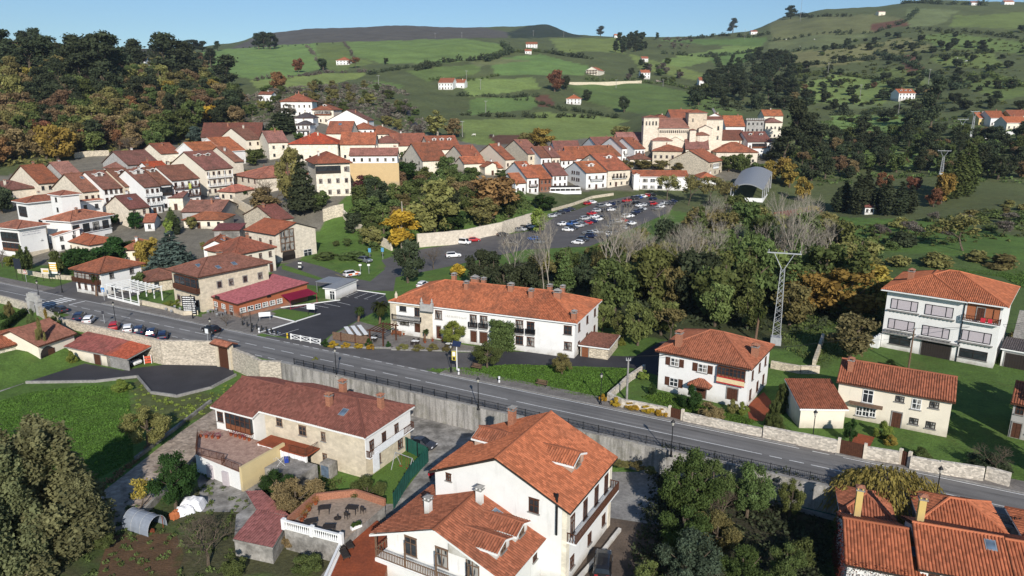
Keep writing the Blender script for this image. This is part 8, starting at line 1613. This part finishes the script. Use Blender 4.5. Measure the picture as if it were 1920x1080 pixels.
for i,(px,py)in enumerate(((654,1024),(646,1042))):
 t=thing('sun_lounger','dark padded lounger on the terracotta terrace, %s'%('nearer the plank terrace' if i==0 else 'nearer the bottom edge'),'lounger',atz(px,py,-1.75),R(120));m=MB();m.box(0,0,.28,1.9,.75,.14,0,0,.05);m.build('cushion',MT['dark'],t);m=MB();m.box(.95,0,.36,.5,.72,.12,0,0,.04);m.build('headrest',MT['dark'],t)
 for x in(-.7,.7):
  for y in(-.3,.3):q=MB();q.box(x,y,0,.06,.06,.3);q.build('leg',MT['iron'],t)
t=thing('planter','white planter with flowers on the plank terrace edge','planter',atz(668,990,zd+.02),R(40));m=MB();m.box(0,0,0,1.2,.4,.35);m.build('box',MT['white'],t);m=MB();rr=random.Random(1);[m.add([Vector((rr.uniform(-.6,.6),rr.uniform(-.25,.25),rr.uniform(.3,.65)))+Vector((rr.uniform(-.08,.08),rr.uniform(-.08,.08),rr.uniform(-.08,.08)))for _ in range(3)],[[0,1,2]])for _ in range(150)];m.build('plants',MT['leaf'],t,(0,0,0),0,(.08,.12,.03))
t=thing('clothes_rack','blue and white folding laundry rack on the farmhouse terrace roof','laundry rack',hloc(FARM,2.8,-9.8,2.02),R(20));m=MB();[m.cyl((-.8+i*.2,-.4,.9),(-.8+i*.2,.4,.9),.015,.015,4)for i in range(9)];m.build('bars',MT['white'],t);m=MB();m.box(.7,0,.3,.5,.7,.6);m.build('blue_cloth',MT['cloth'],t,(0,0,0),0,(.02,.05,.3));[(lambda q:(q.cyl((x,-.4,0),(-x,.4,.9),.02,.02,4),q.build('leg',MT['white'],t)))(MB())for x in(-.5,.5)]
for i,(px,py,s_)in enumerate(((362,952,1.2),(348,962,.9),(332,968,.7))):
 t=thing('covered_pile',('larger pile under white plastic sheet nearest the dark orange tree','smaller pile under white plastic sheet by the vegetable garden')[i]if i!=2 else 'orange crate pile by the vegetable garden','pile',atz(px,py,zl),R(30*i));m=MB();n=9;V=[((a/(n-1)-.5)*2.4*s_,(b/(n-1)-.5)*1.6*s_,1.1*s_*max(0,(1-(2*a/(n-1)-1)**4)*(1-(2*b/(n-1)-1)**4))**.5+.1*math.sin(a*2+b))for a in range(n)for b in range(n)];m.add(V,[[a*n+b,(a+1)*n+b,(a+1)*n+b+1,a*n+b+1]for a in range(n-1)for b in range(n-1)]);m.build('sheet',MT['cloth'],t,(0,0,0),0,(.74,.74,.76)if i!=2 else(.4,.13,.05));m=MB();m.box(0,0,0,1.6*s_,1.0*s_,.5*s_);m.build('crate',MT['wood2'],t)
t=thing('pool_cover','green and blue covered pool strip below the railing','pool',atz(1530,955,zl),R(-28));m=MB();m.box(0,0,0,12,3.2,.5);m.build('edge',MT['concrete'],t);m=MB();m.box(0,0,.5,11.4,2.6,.06);m.build('cover',MT['green'],t)
t=thing('scooter','red and white motor scooter parked beside the big white house','scooter',atz(812,893,zl),R(60));m=MB();m.box(0,0,.3,.9,.3,.12);m.box(-.45,0,.4,.7,.34,.4,0,0,.05);m.box(.5,0,.3,.14,.36,.75,0,0,.03);m.build('body',MT['any'],t,(0,0,0),0,(.5,.02,.03));m=MB();m.box(-.45,0,.8,.7,.3,.08);m.build('seat',MT['dark'],t);m=MB();m.cyl((.5,-.3,1.05),(.5,.3,1.05),.025,.025,6);m.build('handlebar',MT['iron'],t)
for x in(-.6,.65):q=MB();q.cyl((x,-.06,.22),(x,.06,.22),.22,.22,12);q.build('wheel',MT['rubber'],t)
P=[hloc(CHAL,x,y,0)for x,y in((10.9,3.2),(11.4,9),(11.6,14))];wall('flowerbed_wall','low white-washed stone edging along the drive beside the big white house',P,.4,.35,'plaster',WC['W'],'edging')
t=thing('hut','little red-roofed white hut among the cypress row on the right','hut',at(1632,398));H=hs('little red-roofed white hut between the cypresses on the right',1622,388,1642,389,3.0,6,'gx','D','W','plaster','F1x2d',0,22,0,None,'wood',.4,'hut','hut',None);bpy.data.objects.remove(t)
t=thing('stone_hut','pale ruined stub of a wall tower at the edge of the right pasture','ruin',at(1552,305));m=MB();m.box(0,0,-1,2.2,1.6,5);m.build('masonry',MT['ashlar'],t,(0,0,0),0,WC['C'])
sheet('sports_court',[at(x,y)for x,y in((1425,405),(1530,388),(1545,400),(1450,425))],.0,MT['terra'])if False else drape('sports_court',G("1425,402 1530,386 1545,398 1450,422"),.06,MT['terra'])
def cow(px,py,c,rz):
 P=at(px,py);t=thing('cow','pale cow grazing on the slopes' if c[0]>.4 else 'dark cow grazing on the slopes','cow',P,rz,'pale cows on the slopes' if c[0]>.4 else 'dark cows on the slopes');m=MB();rg=[]
 for x,y,z,r in((-1.1,0,1.15,.25),(-.9,0,1.1,.42),(0,0,1.0,.46),(.7,0,1.08,.44),(1.0,0,1.1,.3),(1.35,0,.8,.2),(1.6,0,.5,.17),(1.85,0,.35,.1)):rg.append([(x,y+r*.8*math.cos(a*math.pi/4),z+r*math.sin(a*math.pi/4))for a in range(8)])
 m.add([p for r_ in rg for p in r_],[[i*8+a,(i+1)*8+a,(i+1)*8+(a+1)%8,i*8+(a+1)%8]for i in range(len(rg)-1)for a in range(8)])
 for x in(-.85,.75):
  for y in(-.22,.22):m.cyl((x,y,.8),(x+.04,y,.4),.13,.08,6);m.cyl((x+.04,y,.4),(x,y,0),.08,.07,6)
 m.build('body',MT['any'],t,(0,0,0),0,c)
for px,py,c in((889,255,(.6,.58,.52)),(921,256,(.05,.04,.035)),(925,257,(.6,.58,.5)),(1474,75,(.65,.63,.6)),(1527,75,(.65,.63,.6)),(1500,88,(.6,.58,.5)),(1659,128,(.6,.58,.55)),(1795,110,(.6,.6,.55)),(1812,116,(.6,.6,.55)),(1105,274,(.6,.58,.5))):cow(px,py,c,px)
def cable(label,P,r=.03):
 t=thing('cable',label,'cable',P[0]);m=MB()
 for a,b in zip(P,P[1:]):
  n=8;L=(b-a).length
  for i in range(n):
   f=lambda u:a.lerp(b,u)-P[0]-Vector((0,0,4*u*(1-u)*L*.02));m.cyl(f(i/n),f((i+1)/n),r,r,4,0,False)
 m.build('wire',MT['iron'],t)
for k in(-1,0,1):A=atz(1454,645,0)+Vector((k*2.6,-k*.9,17.0));cable('thin power line leaving the big pylon, %s wire'%('left','middle','right')[k+1],[A,at(1764,330)+Vector((k*1.4,0,11.5))],.022)
A=atz(1175,750,0)+Vector((0,0,7.0));cable('power cable from the concrete pole to the villa',[A,hloc(VILLA,-5,-5.6,6.2)]);B_=atz(1703,692,0)+Vector((0,0,7.2));cable('power cable between the two roadside poles',[A,B_]);cable('power cable from the wooden pole to the right edge',[B_,B_+Vector((45,12,0))])
# --- the air of the valley
hm=bpy.data.materials.new('haze');hm.use_nodes=True;hn=hm.node_tree.nodes;hn.remove(hn['Principled BSDF']);pv=hn.new('ShaderNodeVolumePrincipled');pv.inputs['Density'].default_value=.00007;pv.inputs['Color'].default_value=(.72,.84,1,1);pv.inputs['Anisotropy'].default_value=.2
hm.node_tree.links.new(pv.outputs[0],hn['Material Output'].inputs['Volume'])
zs=[v.co.z for v in bpy.data.objects['ground'].data.vertices];m=MB();m.box(-100,1150,min(zs)-1,7200,3900,max(zs)+60-min(zs));o=m.build('haze',hm);o['kind']='stuff'
